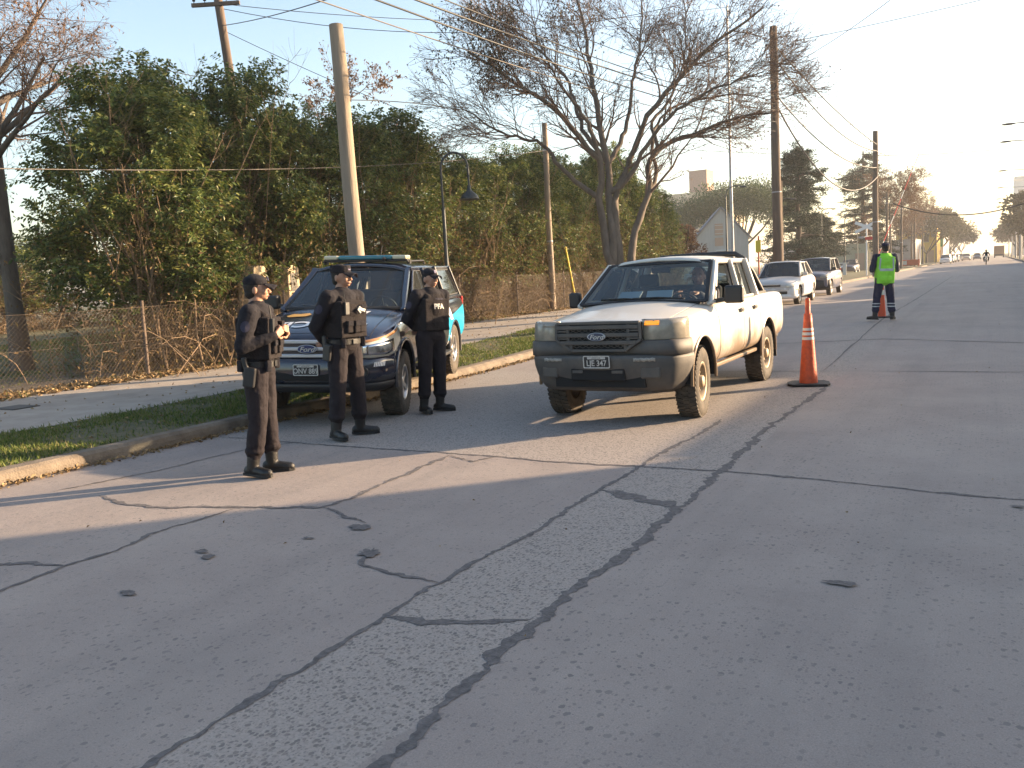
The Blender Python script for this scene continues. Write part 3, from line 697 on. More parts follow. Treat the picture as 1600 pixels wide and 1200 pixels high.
    ford_oval(t, (.83, 0, .935), (0, 1, 0), (0, 0, 1), .20, .085, mat('dusty_emblem', (.05, .06, .10), .5))
    for s in (1, -1):
        c = [(.755, .48), (.757, .60), (.735, .70), (.68, .785), (.56, .845), (.46, .868)]
        mb = MB(); zz = [(.885, 0), (.90, .012), (1.05, .0), (1.085, -.02), (1.10, -.06)]
        mb.grid(lambda u, v: (c[int(round(u*5))][0]+zz[int(round(v*4))][1]*.6, s*(c[int(round(u*5))][1]+zz[int(round(v*4))][1]*.4), zz[int(round(v*4))][0]), 5, 4)
        hl = mb.build('headlight', m_lens, t, solid=.06)
        mb = MB(); mb.grid(lambda u, v: (.767+.002-.012*u*u-.02*v, s*(.50+.150*u), 1.042+.042*v), 4, 1); mb.build('indicator', m_amber if s > 0 else m_lens, hl, solid=.006)
        mb = MB(); mb.beam((.745, s*.485, .885), (.72, s*.49, 1.10), .012, .02, 0, (0, 1, 0)); mb.build('lamp_surround', m_plasd, hl)
    cv = curve_y([(.845, 0), (.835, .35), (.80, .6), (.70, .78), (.52, .865), (.40, .885)])
    wrap(curve_y([(.772, 0), (.775, .35), (.79, .6), (.72, .79), (.56, .873), (.42, .885)]), [(.03, .892), (.005, .882), (0, .80), (.0, .735)], 'bumper_upper', m_plas, t)
    bp = wrap(cv, [(.05, .745), (-.005, .735), (-.012, .70), (-.004, .62), (.022, .53), (.055, .45), (.10, .385), (.15, .355)], 'bumper', m_plas, t)
    MB().box((.826, 0, .548), (.03, .60, .13)).build('bumper_intake', m_cav, bp, bevel=.01)
    mb = MB(); mb.box((.845, -.22, .575), (.008, .12, .03)); mb.build('tow_slot', m_plas, bp, bevel=.003); mb = MB(); mb.box((.845, .22, .575), (.008, .12, .03)); mb.build('tow_slot', m_plas, bp, bevel=.004)
    for s in (1, -1):
        MB().box((.792, s*.56, .565), (.04, .20, .12), (0, 0, -s*R(-12))).build('fog_lamp_blank', m_plas, bp, bevel=.02, seg=3)
        MB().grid(lambda u, v: (.848-.035*u*u, s*(.40+.22*u), .682+.034*v+.004*math.sin(u*23)), 8, 1).build('worn_sticker', mat('worn_sticker', (.30, .28, .25), .7, var=.4, scale=30), bp, solid=.004)
    plate(t, 'LJE 347', (.878, .01, .68), (0, 1, 0), (.06, 0, 1))
    MB().box((.3, 0, .47), (1.0, 1.0, .12)).build('underbody', m_cav, t)
    mb = MB(); mb.box((-1.9, 0, .46), (3.6, .9, .1)); mb.tube([(0, -.6, .36), (0, .6, .36)], .05, 8); mb.tube([(-3.02, -.7, .36), (-3.02, .7, .36)], .05, 8); mb.ell((-3.02, 0, .36), (.14, .14, .14)); mb.tube([(-.2, .1, .42), (-3, .05, .38)], .035, 8); mb.build('chassis', m_cav, t)
    for s in (1, -1): MB().beam((-.5, s*.80, .475), (-2.55, s*.80, .475), .06, .05).build('sill', P_white, t, bevel=.015)
    wheels(t, [(0, .745, .375, R(5)), (0, -.745, .375, R(5)), (-3.02, .745, .375, 0), (-3.02, -.745, .375, 0)], .378, .235, .205, m_rimd)
    mirror(t, (-.70, .80, 1.20), 1, (.21, .10, .20), m_plasd); mirror(t, (-.70, -.80, 1.20), -1, (.14, .10, .19), m_plasd, .06)
    # cabin
    mb = MB(); mb.box((-.74, 0, 1.02), (.34, 1.38, .34)); mb.box((-.62, 0, 1.19), (.30, 1.36, .04)); mb.build('dashboard', m_cabin, t, bevel=.03)
    wheel_ring(t, (-.98, .36, 1.14)); seats(t, -1.38, .36, .62); seats(t, -1.38, -.36, .62); seats(t, -2.12, 0, .62, 1.25)
    MB().box((-1.22, 0, 1.58), (.03, .24, .07)).build('interior_mirror', m_plasd, t, bevel=.01)
    mb = MB(); mb.grid(lambda u, v: (-1.2-1.3*u, -.58+1.16*v, 1.652), 1, 1); mb.build('headlining', m_headl, t)
    # sports bar behind the cab
    mb = MB()
    for s in (1, -1):
        mb.tube([(-2.62, s*.70, 1.2), (-2.66, s*.68, 1.5), (-2.70, s*.63, 1.68), (-2.72, s*.52, 1.745), (-2.72, 0, 1.755)], .036, 10)
        mb.tube([(-2.71, s*.60, 1.70), (-2.95, s*.68, 1.50), (-3.25, s*.745, 1.21)], .036, 10)
        mb.box((-2.95, s*.75, 1.205), (.75, .06, .04))
    mb.build('sports_bar', m_plasd, t, bevel=0)
    for s in (1, -1): MB().box((-4.10, s*.74, .98), (.03, .12, .26)).build('tail_light', m_redl, t, bevel=.01)
    MB().box((-4.16, 0, .56), (.1, 1.5, .12)).build('rear_bumper', m_plasd, t, bevel=.02)
    for s in (1, -1): MB().box((-3.5, s*.76, .42), (.02, .22, .28), (0, R(10), 0)).build('mud_flap', m_rub, t)
    return t
# ---------------- police pickup
m_cyan = mat('cyan_wrap', (.0, .36, .62), .35, coat=.5)
m_wwrap = mat('white_wrap', (.72, .72, .72), .4, coat=.4)
m_gold = mat('gold_wrap', (.55, .30, .06), .4)
def police_pickup():
    t = thing('police_pickup', 'dark navy police pickup with roof light bar and cyan rear wing, parked on the kerb', 'police truck', (-7.13, 8.07, .045), R(-90)+.385)
    t.rotation_euler = (R(-2.5), R(.9), R(-90)+.385); t.location.z = .06
    S = [(.84, .60, .5, .60, .58, .92, .965), (.80, .50, .66, .74, .70, .97, 1.01), (.62, .47, .74, .87, .80, 1.035, 1.085), (.4, .46, .76, .91, .84, 1.09, 1.145), (0, .46, .76, .925, .86, 1.15, 1.215), (-.35, .46, .76, .925, .86, 1.20, 1.26), (-.52, .46, .76, .925, .85, 1.22, 1.265), (-.70, .46, .76, .925, .845, 1.225, 1.235), (-1.6, .46, .76, .925, .845, 1.24, 1.24), (-2.6, .46, .76, .925, .845, 1.265, 1.265), (-3.3, .48, .76, .93, .85, 1.275, 1.275), (-4.0, .50, .76, .925, .85, 1.27, 1.27), (-4.22, .55, .72, .90, .83, 1.25, 1.25), (-4.25, .6, .66, .86, .80, 1.22, 1.22)]
    arch = [lathe_cut(x, .45, .44, s*.5, s*1.2) for x in (0, -3.22) for s in (1, -1)]
    b = shell('body', [section(*s) for s in S], [P_navy, m_cav, m_cabin, m_cyan, m_wwrap], t, arch+[boxmb((-2.4, 0, 1.15), (3.3, 1.48, 1.0))])
    for f in b.data.polygons:
        if f.material_index == 1 and abs(f.center.y) < .76 and f.center.x < -.6 and f.center.z > .62: f.material_index = 2
    # livery on the sides: bisected, then painted
    bm = bmesh.new(); bm.from_mesh(b.data)
    def cut(co, no): bmesh.ops.bisect_plane(bm, geom=bm.verts[:]+bm.edges[:]+bm.faces[:], plane_co=co, plane_no=no)
    l1 = ((-2.42, 0, 1.24), (.32, 0, -.52)); l2 = ((-2.80, 0, 1.24), (.28, 0, -.26)); l3 = ((-2.85, 0, .98), (.11, 0, 1)); l4 = ((-2.72, 0, .62), (1, 0, 0)); l5 = ((0, 0, .62), (0, 0, 1)); l6 = ((0, 0, .93), (0, 0, 1))
    for l in (l1, l2, l3, l4, l5, l6): cut(*l)
    def sd_(p, l): return (p-Vector(l[0])).dot(Vector(l[1]))
    for f in bm.faces:
        if f.material_index != 0: continue
        c = f.calc_center_median()
        if abs(c.y) < .80 or abs(f.normal.y) < .35: continue
        if sd_(c, l1) < 0 and sd_(c, l2) > 0 and c.z > .93: f.material_index = 4
        elif sd_(c, l4) < 0 and sd_(c, l3) < 0: f.material_index = 3 if c.z > .62 else 4
    bm.to_mesh(b.data); bm.free()
    doors = [((-1.78, -.68), (.50, 1.235)), ((-2.58, -1.78), (.50, 1.25))]
    for s in (1, -1):
        for xr, zr in doors:
            p = panel(b, 'door', P_navy, t, xr, zr, s); MB().box((xr[0]+.16, s*.932, 1.08), (.18, .03, .03)).build('door_handle', P_navy, p, bevel=.01)
    panel(b, 'bonnet', P_navy, t, (-.50, .74), None, top=True, yr=(-.70, .70), edge=.02)
    darken(b, [(xr, zr, None, s) for s in (1, -1) for xr, zr in doors]+[((-.5, .74), None, (-.70, .70), 'top')])
    for x in (0, -3.22):
        for s in (1, -1):
            mb = MB(); pts = [(x+.45*math.cos(a), s*.915, .45+.45*math.sin(a)) for a in [R(-10+200*k/20) for k in range(21)]]
            mb.tube(pts, .024, 6); mb.build('wheel_arch', P_navy, t)
            MB().grid(lambda u, v: (x+.45*math.cos(R(190*u-5)), s*(.5+v*.40), .45+.445*math.sin(R(190*u-5))), 16, 1).build('arch_liner', m_cav, t)
    wb = [(-.46, -.76, 1.262), (-.46, .76, 1.262), (-1.32, .62, 1.735), (-1.32, -.62, 1.735)]
    roofmesh([(-1.27, .62, 1.74), (-1.34, .645, 1.76), (-1.8, .665, 1.785), (-2.5, .67, 1.785), (-3.3, .665, 1.775), (-3.95, .65, 1.75), (-4.08, .62, 1.72)], 0, 0, .055, .05).build('roof', P_navy, t, solid=.03)
    for s in (1, -1):
        mb = MB()
        mb.beam((-.42, s*.795, 1.22), (-1.34, s*.645, 1.745), .05, .07, 0, (0, s, .3)); mb.beam((-.66, s*.845, 1.235), (-1.40, s*.69, 1.72), .035, .035, 0, (0, s, .3))
        mb.beam((-1.78, s*.85, 1.235), (-1.86, s*.685, 1.74), .03, .10, 0, (0, s, .3)); mb.beam((-2.66, s*.85, 1.25), (-2.62, s*.69, 1.75), .03, .12, 0, (0, s, .3))
        mb.beam((-3.98, s*.84, 1.25), (-3.84, s*.68, 1.74), .05, .10, 0, (0, s, .3)); mb.beam((-1.3, s*.683, 1.735), (-3.95, s*.683, 1.735), .05, .05); mb.beam((-.55, s*.85, 1.25), (-4.1, s*.85, 1.275), .05, .05)
        mb.build('pillars', P_navy, t, bevel=.012)
        for nm, q in (('side_window', [(-.74, s*.838, 1.255), (-1.72, s*.838, 1.26), (-1.80, s*.695, 1.71), (-1.42, s*.695, 1.71)]), ('side_window', [(-1.83, s*.838, 1.265), (-2.60, s*.838, 1.27), (-2.58, s*.695, 1.71), (-1.90, s*.695, 1.71)]), ('canopy_window', [(-2.72, s*.838, 1.30), (-3.90, s*.838, 1.31), (-3.82, s*.695, 1.70), (-2.68, s*.695, 1.70)])):
            w = pane(nm, q, G_side if nm[0] == 's' else G_dark, t); rim4('window_seal', q, .02, m_rub, w, .02)
        mb = MB(); mb.tube([(-1.5, s*.60, 1.84), (-2.5, s*.60, 1.85), (-2.55, s*.60, 1.80)], .014, 6); mb.build('roof_rail', m_plasd, t)
    w = pane('windscreen', wb, glassmat('police_windscreen_glass', (.75, .88, .88), .2, dust=.04), t, .09, nu=12); rim4('windscreen_seal', wb, .045, m_rub, w, .014, .09)
    MB().box((-4.02, 0, 1.5), (.05, 1.36, .5)).build('canopy_rear', P_navy, t, bevel=.02)
    for y in (-.25, .25): mb = MB(); mb.beam((-.42, y+.35, 1.262), (-.47, y-.28, 1.285), .014, .02); mb.build('wiper', m_rub, t)
    MB().grid(lambda u, v: (-.35-.14*v-.07*(2*u-1)**2, -.76+1.52*u, 1.262+.02*v-.02*(2*u-1)**2), 10, 2).build('cowl', m_plasd, t, solid=.01)
    # grille with three bright bars
    g = [(-.47, .98), (.47, .98), (.43, .78), (.36, .745), (-.36, .745), (-.43, .78)]
    mb = MB(); mb.prism(g, .78, .825, 'x'); gr = mb.build('grille', m_cav, t)
    mb = MB()
    for z, hw in ((.945, .44), (.865, .42), (.785, .39)): mb.box((.845, 0, z), (.04, hw*2, .042))
    mb.build('grille_bars', m_silv, gr, bevel=.01)
    ford_oval(t, (.885, 0, .865), (0, 1, 0), (0, 0, 1), .235, .098)
    for s in (1, -1):
        c = [(.835, .475), (.80, .60), (.74, .70), (.64, .79), (.48, .862), (.30, .90)]; lo = [.80, .795, .80, .835, .90, 1.0]; hi = [.995, 1.02, 1.045, 1.065, 1.085, 1.10]
        hl = lamp(t, b, s, [(.475, .765, .94), (.58, .755, .965), (.68, .76, 1.0), (.78, .79, 1.045), (.86, .85, 1.08), (.91, .94, 1.11)], m_lensc)
        o = lamp(hl, b, s, [(.49, .915, .94), (.58, .94, .965), (.68, .972, 1.0), (.78, 1.01, 1.043), (.85, 1.04, 1.073)], m_amberd, 'indicator', .022)
        o = lamp(hl, b, s, [(.55, .79, .90), (.66, .78, .93), (.74, .81, .95)], m_chrome, 'lamp_reflector', .018)
    cv = curve_y([(.93, 0), (.915, .4), (.85, .66), (.73, .82), (.55, .905), (.47, .925)])
    bp = wrap(cv, [(.09, .765), (.03, .745), (.01, .70), (.0, .60), (.01, .52), (.05, .45), (.10, .42)], 'bumper', P_navy, t)
    wrap([(p[0]-.01, p[1]*.99) for p in cv], [(.0, .46), (.03, .40), (.08, .36)], 'bumper_lower', m_plasd, t)
    MB().box((.905, 0, .56), (.04, .80, .11)).build('bumper_intake', m_cav, bp, bevel=.02)
    for s in (1, -1):
        mb = MB(); mb.lathe([(.06, -.02), (.06, .012), (.045, .015), (.04, .0), (.001, .0)], 18, (.86, s*.64, .60), 'x'); mb.build('fog_lamp', m_plasd, bp)
        st = MB()
        for k in range(7):                     # slanted reflective hatching
            y0 = .70+.028*k; st.grid(lambda u, v: (.74, s*(y0+.019*u+.02*v), .655+.05*v), 1, 3)
        o = st.build('reflective_hatching', m_wwrap, bp); drape(o, bvh_of(bake(bp)), (-1, -s*.8, 0), .006)
    plate(t, 'ONV 889', (.955, 0, .635), (0, 1, 0), (.02, 0, 1))
    # POLICIA mirrored across the bonnet, and the badge behind it
    tr = bvh_of(b)
    o = text('POLICIA', .27, 'bonnet_lettering', m_wwrap, t, Matrix(((0, 1, 0, .50), (-1, 0, 0, 0), (0, 0, 1, 1.5), (0, 0, 0, 1))) @ Matrix.Diagonal((1.2, 1, 1, 1)), 0, 0, .008)
    # mirror-writing: swap y
    for v in o.data.vertices: v.co.y = v.co.y
    drape(o, tr, (0, 0, -1), .012)
    mb = MB()
    for yy in (-.38, ): mb.add([(.16, yy-.11, 1.5), (.16, yy+.11, 1.5), (.08, yy+.16, 1.5), (-.02, yy+.10, 1.5), (.02, yy, 1.5), (-.02, yy-.10, 1.5), (.08, yy-.16, 1.5)], [(0, 1, 2, 3, 4, 5, 6)])
    o = mb.build('bonnet_badge', m_gold, t, fix=False); drape(o, tr, (0, 0, -1), .012)
    mb = MB(); mb.add([(.05, .30, 1.5), (.05, .44, 1.5), (-.16, .46, 1.5), (-.12, .36, 1.5)], [(0, 1, 2, 3)]); o = mb.build('bonnet_flash', m_wwrap, t, fix=False); drape(o, tr, (0, 0, -1), .012)
    mb = MB(); mb.box((-1.9, 0, .45), (3.8, .9, .1)); mb.box((.3, 0, .46), (1.0, 1.2, .14)); mb.tube([(-3.22, -.7, .38), (-3.22, .7, .38)], .05, 8); mb.ell((-3.22, 0, .38), (.14, .14, .14)); mb.tube([(0, -.7, .38), (0, .7, .38)], .04, 8); mb.build('chassis', m_cav, t)
    for s in (1, -1): MB().box((-1.63, s*.90, .47), (2.1, .16, .05)).build('side_step', m_plasd, t, bevel=.015)
    wheels(t, [(0, .79, .37, R(3)), (0, -.79, .43, R(3)), (-3.22, .79, .45, 0), (-3.22, -.79, .385, 0)], .395, .25, .21, m_rims, 'alloy')
    mirror(t, (-.72, .83, 1.26), 1, (.20, .13, .18), P_navy); mirror(t, (-.72, -.83, 1.26), -1, (.20, .13, .18), m_plasd)
    mb = MB(); mb.box((-.78, 0, 1.06), (.36, 1.44, .34)); mb.box((-.62, 0, 1.235), (.34, 1.42, .04)); mb.build('dashboard', m_cabin, t, bevel=.03)
    wheel_ring(t, (-1.02, .38, 1.22)); seats(t, -1.5, .38, .68); seats(t, -1.5, -.38, .68); seats(t, -2.3, 0, .68, 1.3)
    MB().box((-1.34, 0, 1.66), (.03, .24, .07)).build('interior_mirror', m_plasd, t, bevel=.01)
    for s in (1, -1): MB().box((-4.22, s*.80, 1.05), (.08, .14, .40)).build('tail_light', m_redl, t, bevel=.02)
    MB().box((-4.33, 0, .58), (.12, 1.6, .16)).build('rear_bumper', m_silv, t, bevel=.02)
    # light bar
    mb = MB(); mb.box((-1.62, 0, 1.855), (.22, 1.20, .035)); lb = mb.build('light_bar', m_plasd, t, bevel=.01)
    for y, w, mt in ((-.49, .20, mat('bar_end_lens', (.62, .55, .38), .2, coat=1)), (0, .77, mat('bar_lens', (.01, .17, .22), .12, coat=1)), (.49, .20, MATS['bar_end_lens'])): MB().box((-1.62, y, 1.898), (.26, w, .058)).build('bar_lens', mt, lb, bevel=.02, seg=3)
    for s in (1, -1): MB().box((-1.62, s*.60, 1.83), (.10, .04, .05)).build('bar_bracket', m_plasd, lb)
    mb = MB(); mb.ell((-1.48, .28, 1.875), (.05, .03, .03)); mb.box((-1.48, .28, 1.85), (.05, .03, .04)); mb.build('spot_lamp', m_plasd, t)
    mb = MB(); mb.tube([(-1.5, .22, 1.86), (-1.62, .22, 2.06)], .004, 4); mb.build('aerial', m_plasd, t)
    return t
# ---------------- passenger cars, all built by one function from a table of sections
def car(name, label, cat, loc, rz, S, wbx, P, wr=.285, cabin=None, gh=None, pnt=None, group=None, trim=None, detail=True):
    t = thing(name, label, cat, loc, rz, group)
    xr, aw = wbx
    arch = [lathe_cut(x, wr+.02, wr+.055, s*.45, s*1.2) for x in (0, -xr) for s in (1, -1)]
    b = shell('body', [section(*s) for s in S], [pnt, m_cav, m_cabin], t, arch+([boxmb(*cabin)] if detail else []))
    (x0, z0, w0), (x1, z1, w1), (x2, z2, w2), (x3, z3, w3) = gh            # screen base, screen top, rear roof, rear base
    roofmesh([(x1+.04, w1, z1-.01), (x1-.04, w1+.02, z1+.01), ((x1*2+x2)/3, w1+.04, z1+.03), ((x1+x2*2)/3, w2+.04, z2+.03), (x2+.04, w2+.02, z2+.01), (x2-.04, w2, z2-.02)], 0, 0, .04, .05).build('roof', pnt, t, solid=.03)
    for s in (1, -1):
        mb = MB(); xm = (x1+x2)/2; zm = (z0+z3)/2; wm = max(w0, w3)
        mb.beam((x0, s*w0, z0), (x1, s*(w1+.02), z1), .04, .05, 0, (0, s, .3)); mb.beam((x3, s*w3, z3), (x2, s*(w2+.02), z2), .05, .14, 0, (0, s, .3))
        mb.beam((xm-.02, s*wm, zm-.02), (xm-.08, s*(w1+.03), (z1+z2)/2), .04, .07, 0, (0, s, .3)); mb.beam((x1, s*(w1+.03), z1), (x2, s*(w2+.03), z2), .05, .045)
        mb.build('pillars', pnt, t, bevel=.012)
        q = [(x0-.16, s*(w0-.005), z0+.01), (xm-.06, s*(wm-.005), zm), (xm-.10, s*(w1+.02), (z1+z2)/2-.02), (x1-.05, s*(w1+.02), z1-.02)]
        q2 = [(xm-.10, s*(wm-.005), zm), (x3+.12, s*(w3-.005), z3+.01), (x2+.06, s*(w2+.02), z2-.03), (xm-.16, s*(w1+.02), (z1+z2)/2-.02)]
        for q_ in (q, q2): w = pane('side_window', q_, G_dark, t); rim4('window_seal', q_, .016, m_rub, w, .02)
        mirror(t, (x0-.22, s*(w0), z0+.02), s, (.16, .08, .12), trim or pnt, .05)
    wb = [(x0, -w0+.03, z0), (x0, w0-.03, z0), (x1, w1, z1), (x1, -w1, z1)]; w = pane('windscreen', wb, G_clear, t, .07, nu=10); rim4('windscreen_seal', wb, .035, m_rub, w, .014, .07)
    wb = [(x3, w3-.05, z3), (x3, -w3+.05, z3), (x2, -w2, z2), (x2, w2, z2)]; pane('rear_window', wb, G_dark, t, -.04)
    wheels(t, [(0, aw, wr, 0), (0, -aw, wr, 0), (-xr, aw, wr, 0), (-xr, -aw, wr, 0)], wr, .18, wr*.66, m_rims, 'alloy')
    if detail:
        for xr_ in ((xm-.02, x0-.22), (x3+.35 if x3 < -2.5 else x3+.25, xm-.02)):
            for s in (1, -1): p = panel(b, 'door', pnt, t, xr_, (.30, z0-.06), s); MB().box((xr_[0]+.12, s*(aw+.085), z0-.16), (.14, .02, .03)).build('door_handle', trim or pnt, p)
        seats(t, -1.2, .34, .45, .46); seats(t, -1.2, -.34, .45, .46); seats(t, -2.0, 0, .45, 1.1); wheel_ring(t, (x0-.40, .34, z0-.02), .17)
        MB().box((x0-.12, 0, z0-.12), (.3, 1.2, .2)).build('dashboard', m_cabin, t, bevel=.03)
    return t, b
def lamp(par, body, s, spans, mt, name='headlight', off=.012):
    """a lens that follows the body's own curve; spans [(y, z low, z high)]"""
    n = len(spans)-1; tr = bvh_of(body); mb = MB()
    def fn(u, v):
        q = u*n; i = min(n-1, int(q)); f = q-i; y, lo, hi = [spans[i][k]*(1-f)+spans[i+1][k]*f for k in range(3)]
        a = R(8)+R(55)*max(0, (y-.55)/.4); d = Vector((-math.cos(a), -s*math.sin(a), 0)); o = Vector((.2, s*y, lo+(hi-lo)*v))-d*1.2
        h = tr.ray_cast(o, d); return (h[0] if h[0] is not None else o+d*1.2)-d*off
    mb.grid(fn, n*3, 4); return mb.build(name, mt, par, solid=.02)
def front_face(t, b, spans, lens=None):
    for s in (1, -1): lamp(t, b, s, spans, lens or m_lensc)
S_CORSA = [(.66, .42, .40, .50, .48, .60, .64), (.63, .24, .55, .68, .62, .64, .70), (.50, .20, .66, .77, .68, .70, .78), (.2, .20, .70, .80, .70, .76, .86), (-.3, .20, .70, .81, .71, .83, .92), (-.6, .20, .70, .81, .71, .87, .92), (-.8, .20, .70, .815, .72, .89, .90), (-1.6, .20, .70, .82, .72, .91, .91), (-2.4, .22, .70, .81, .72, .93, .94), (-2.9, .25, .66, .79, .70, .92, .97), (-3.15, .32, .60, .74, .64, .88, .93), (-3.2, .45, .5, .66, .58, .8, .84)]
def sedan(loc, label, pnt, group=None, rz=R(-90)):
    t, b = car('parked_car', label, 'car', loc, rz, S_CORSA, (2.44, .70), None, .285, ((-1.5, 0, .85), (1.6, 1.26, .9)), ((-.55, .90, .68), (-1.12, 1.36, .54), (-2.1, 1.36, .53), (-2.62, .94, .66)), pnt, group)
    front_face(t, b, [(.40, .585, .66), (.50, .57, .70), (.62, .575, .735), (.73, .62, .76), (.78, .68, .77)])
    MB().box((.66, 0, .63), (.03, .60, .05)).build('grille', m_plasd, t, bevel=.01)
    MB().box((.672, 0, .665), (.02, .62, .018)).build('grille_trim', m_chrome, t, bevel=.004)
    MB().box((.655, 0, .40), (.03, 1.02, .09)).build('bumper_intake', m_plasd, t, bevel=.02)
    wrap(curve_y([(.70, 0), (.685, .35), (.62, .6), (.47, .76), (.35, .80)]), [(.05, .56), (0, .53), (0, .47)], 'bumper', pnt, t, .05)
    wrap(curve_y([(.70, 0), (.685, .35), (.62, .6), (.47, .76), (.35, .80)]), [(0, .34), (.01, .25), (.05, .20)], 'bumper_lower', pnt, t, .05)
    for s in (1, -1): MB().box((-3.17, s*.62, .74), (.06, .2, .14)).build('tail_light', m_redl, t, bevel=.02)
    return t
S_VAN = [(.60, .46, .44, .55, .52, .78, .82), (.57, .26, .58, .72, .66, .84, .90), (.42, .22, .68, .80, .72, .90, .98), (.1, .22, .72, .84, .74, .95, 1.04), (-.3, .22, .72, .845, .75, .99, 1.07), (-.6, .22, .72, .85, .75, 1.01, 1.05), (-1.6, .22, .72, .855, .76, 1.04, 1.04), (-2.5, .24, .72, .85, .76, 1.06, 1.06), (-3.1, .28, .68, .82, .72, 1.06, 1.06), (-3.3, .36, .62, .77, .68, 1.0, 1.0), (-3.34, .5, .55, .70, .6, .9, .92)]
def minivan(loc, label, pnt, group=None):
    t, b = car('parked_car', label, 'car', loc, R(-90), S_VAN, (2.6, .74), None, .31, ((-1.7, 0, 1.0), (2.4, 1.34, 1.1)), ((-.45, 1.05, .70), (-1.15, 1.56, .56), (-2.75, 1.56, .55), (-3.15, 1.08, .66)), pnt, group, m_plasd)
    front_face(t, b, [(.42, .76, .85), (.52, .74, .89), (.66, .745, .94), (.78, .80, .97), (.83, .88, .985)], m_lens)
    MB().box((.60, 0, .80), (.03, .66, .09)).build('grille', m_plasd, t, bevel=.01); MB().box((.625, 0, .80), (.02, .12, .04)).build('grille_trim', m_chrome, t)
    wrap(curve_y([(.66, 0), (.64, .35), (.58, .62), (.44, .80), (.36, .85)]), [(.04, .68), (0, .64), (0, .34), (.05, .24)], 'bumper', m_plasd, t, .05)
    for s in (1, -1): MB().box((-3.28, s*.64, .95), (.06, .14, .4)).build('tail_light', m_redl, t, bevel=.02)
    return t
white_pickup(); police_pickup()
# ------------------------------------------------------------ people (local: +x facing, +y their left)
m_skin = mat('skin', (.36, .19, .12), .55, col2=(.42, .235, .16), scale=25)
m_hair = mat('dark_hair', (.012, .009, .007), .8, bump=.4, bscale=200)
m_blk = mat('black_uniform', (.0135, .0125, .0165), .9, col2=(.022, .0205, .025), scale=7, bump=.5, bscale=26, spec=.2)
m_blk2 = mat('charcoal_trousers', (.019, .0155, .0185), .92, col2=(.031, .0255, .028), scale=5, bump=.5, bscale=22, spec=.2)
m_vest = mat('vest_fabric', (.016, .0135, .015), .95, col2=(.027, .023, .024), scale=14, bump=.6, bscale=70, spec=.2)
m_boot = mat('boot_leather', (.012, .011, .011), .5, bump=.3, bscale=60)
m_patch = mat('violet_patch', (.030, .028, .052), .8)
m_navy = mat('navy_uniform', (.018, .020, .042), .9, col2=(.028, .03, .058), scale=6, bump=.5, bscale=22, spec=.2)
m_hiv = mat('hi_vis_fabric', (.22, .62, .03), .7, col2=(.30, .74, .04), scale=5, bump=.5, bscale=18)
m_refl = mat('reflective_tape', (.42, .44, .45), .35, .2)
m_eyew = mat('eye_white', (.55, .52, .48), .3); m_eyed = mat('eye_dark', (.01, .008, .007), .2)
m_lip = mat('lips', (.26, .10, .08), .5)
m_light = mat('light_tape', (.50, .49, .46), .8)
clouds = bpy.data.textures.new('folds', 'CLOUDS'); clouds.noise_scale = .11; clouds.noise_depth = 3
def shape(mb, name, mt, parent, vox=.008, smooth=4, disp=0., sf=.6):
    me = mb.mesh(name); me.materials.append(mt) if not isinstance(mt, (list, tuple)) else [me.materials.append(q) for q in mt]
    bm = bmesh.new(); bm.from_mesh(me); bmesh.ops.recalc_face_normals(bm, faces=bm.faces); bm.to_mesh(me); bm.free()
    o = mkobj(name, me, parent)
    md = o.modifiers.new('r', 'REMESH'); md.mode = 'VOXEL'; md.voxel_size = vox; md.use_smooth_shade = True
    if smooth: md = o.modifiers.new('s', 'SMOOTH'); md.factor = sf; md.iterations = smooth
    if disp: md = o.modifiers.new('d', 'DISPLACE'); md.texture = clouds; md.strength = disp; md.mid_level = .5; md.texture_coords = 'LOCAL'
    bake(o)
    return o
def hand(mb, w, d, pn, side, curl=.5, s=1.):
    """w wrist, d direction of the fingers, pn palm normal, side +1 if thumb lies along pn x d"""
    w, d, pn = Vector(w), Vector(d).normalized(), Vector(pn); pn = (pn-d*pn.dot(d)).normalized(); lat = pn.cross(d)*side
    k = w+d*.085*s
    for a in (-.028, -.009, .010, .028): mb.cap(w+d*.015+lat*a*.6*s, k+lat*a*s, .017*s, .014*s, 8)
    for i, (a, L) in enumerate(((.031, .9), (.011, 1.), (-.010, .95), (-.030, .75))):
        p = k+lat*a*s; an = curl*.6+.06*i; dd = d
        for j, l in enumerate((.042, .027, .021)):
            an2 = an*(1+j*.9); dd = (d*math.cos(an2)+pn*math.sin(an2)).normalized(); q = p+dd*l*L*s; mb.cap(p, q, (.0095-.001*j)*s, (.0088-.001*j)*s, 8); p = q
    p = w+d*.025*s+lat*.03*s
    for l, v in ((.04, (.5, .8, .35)), (.032, (.8, .45, .4)), (.025, (.9, .2, .4))):
        dd = (d*v[0]+lat*v[1]+pn*v[2]).normalized(); q = p+dd*l*s; mb.cap(p, q, .0115*s, .0095*s, 8); p = q
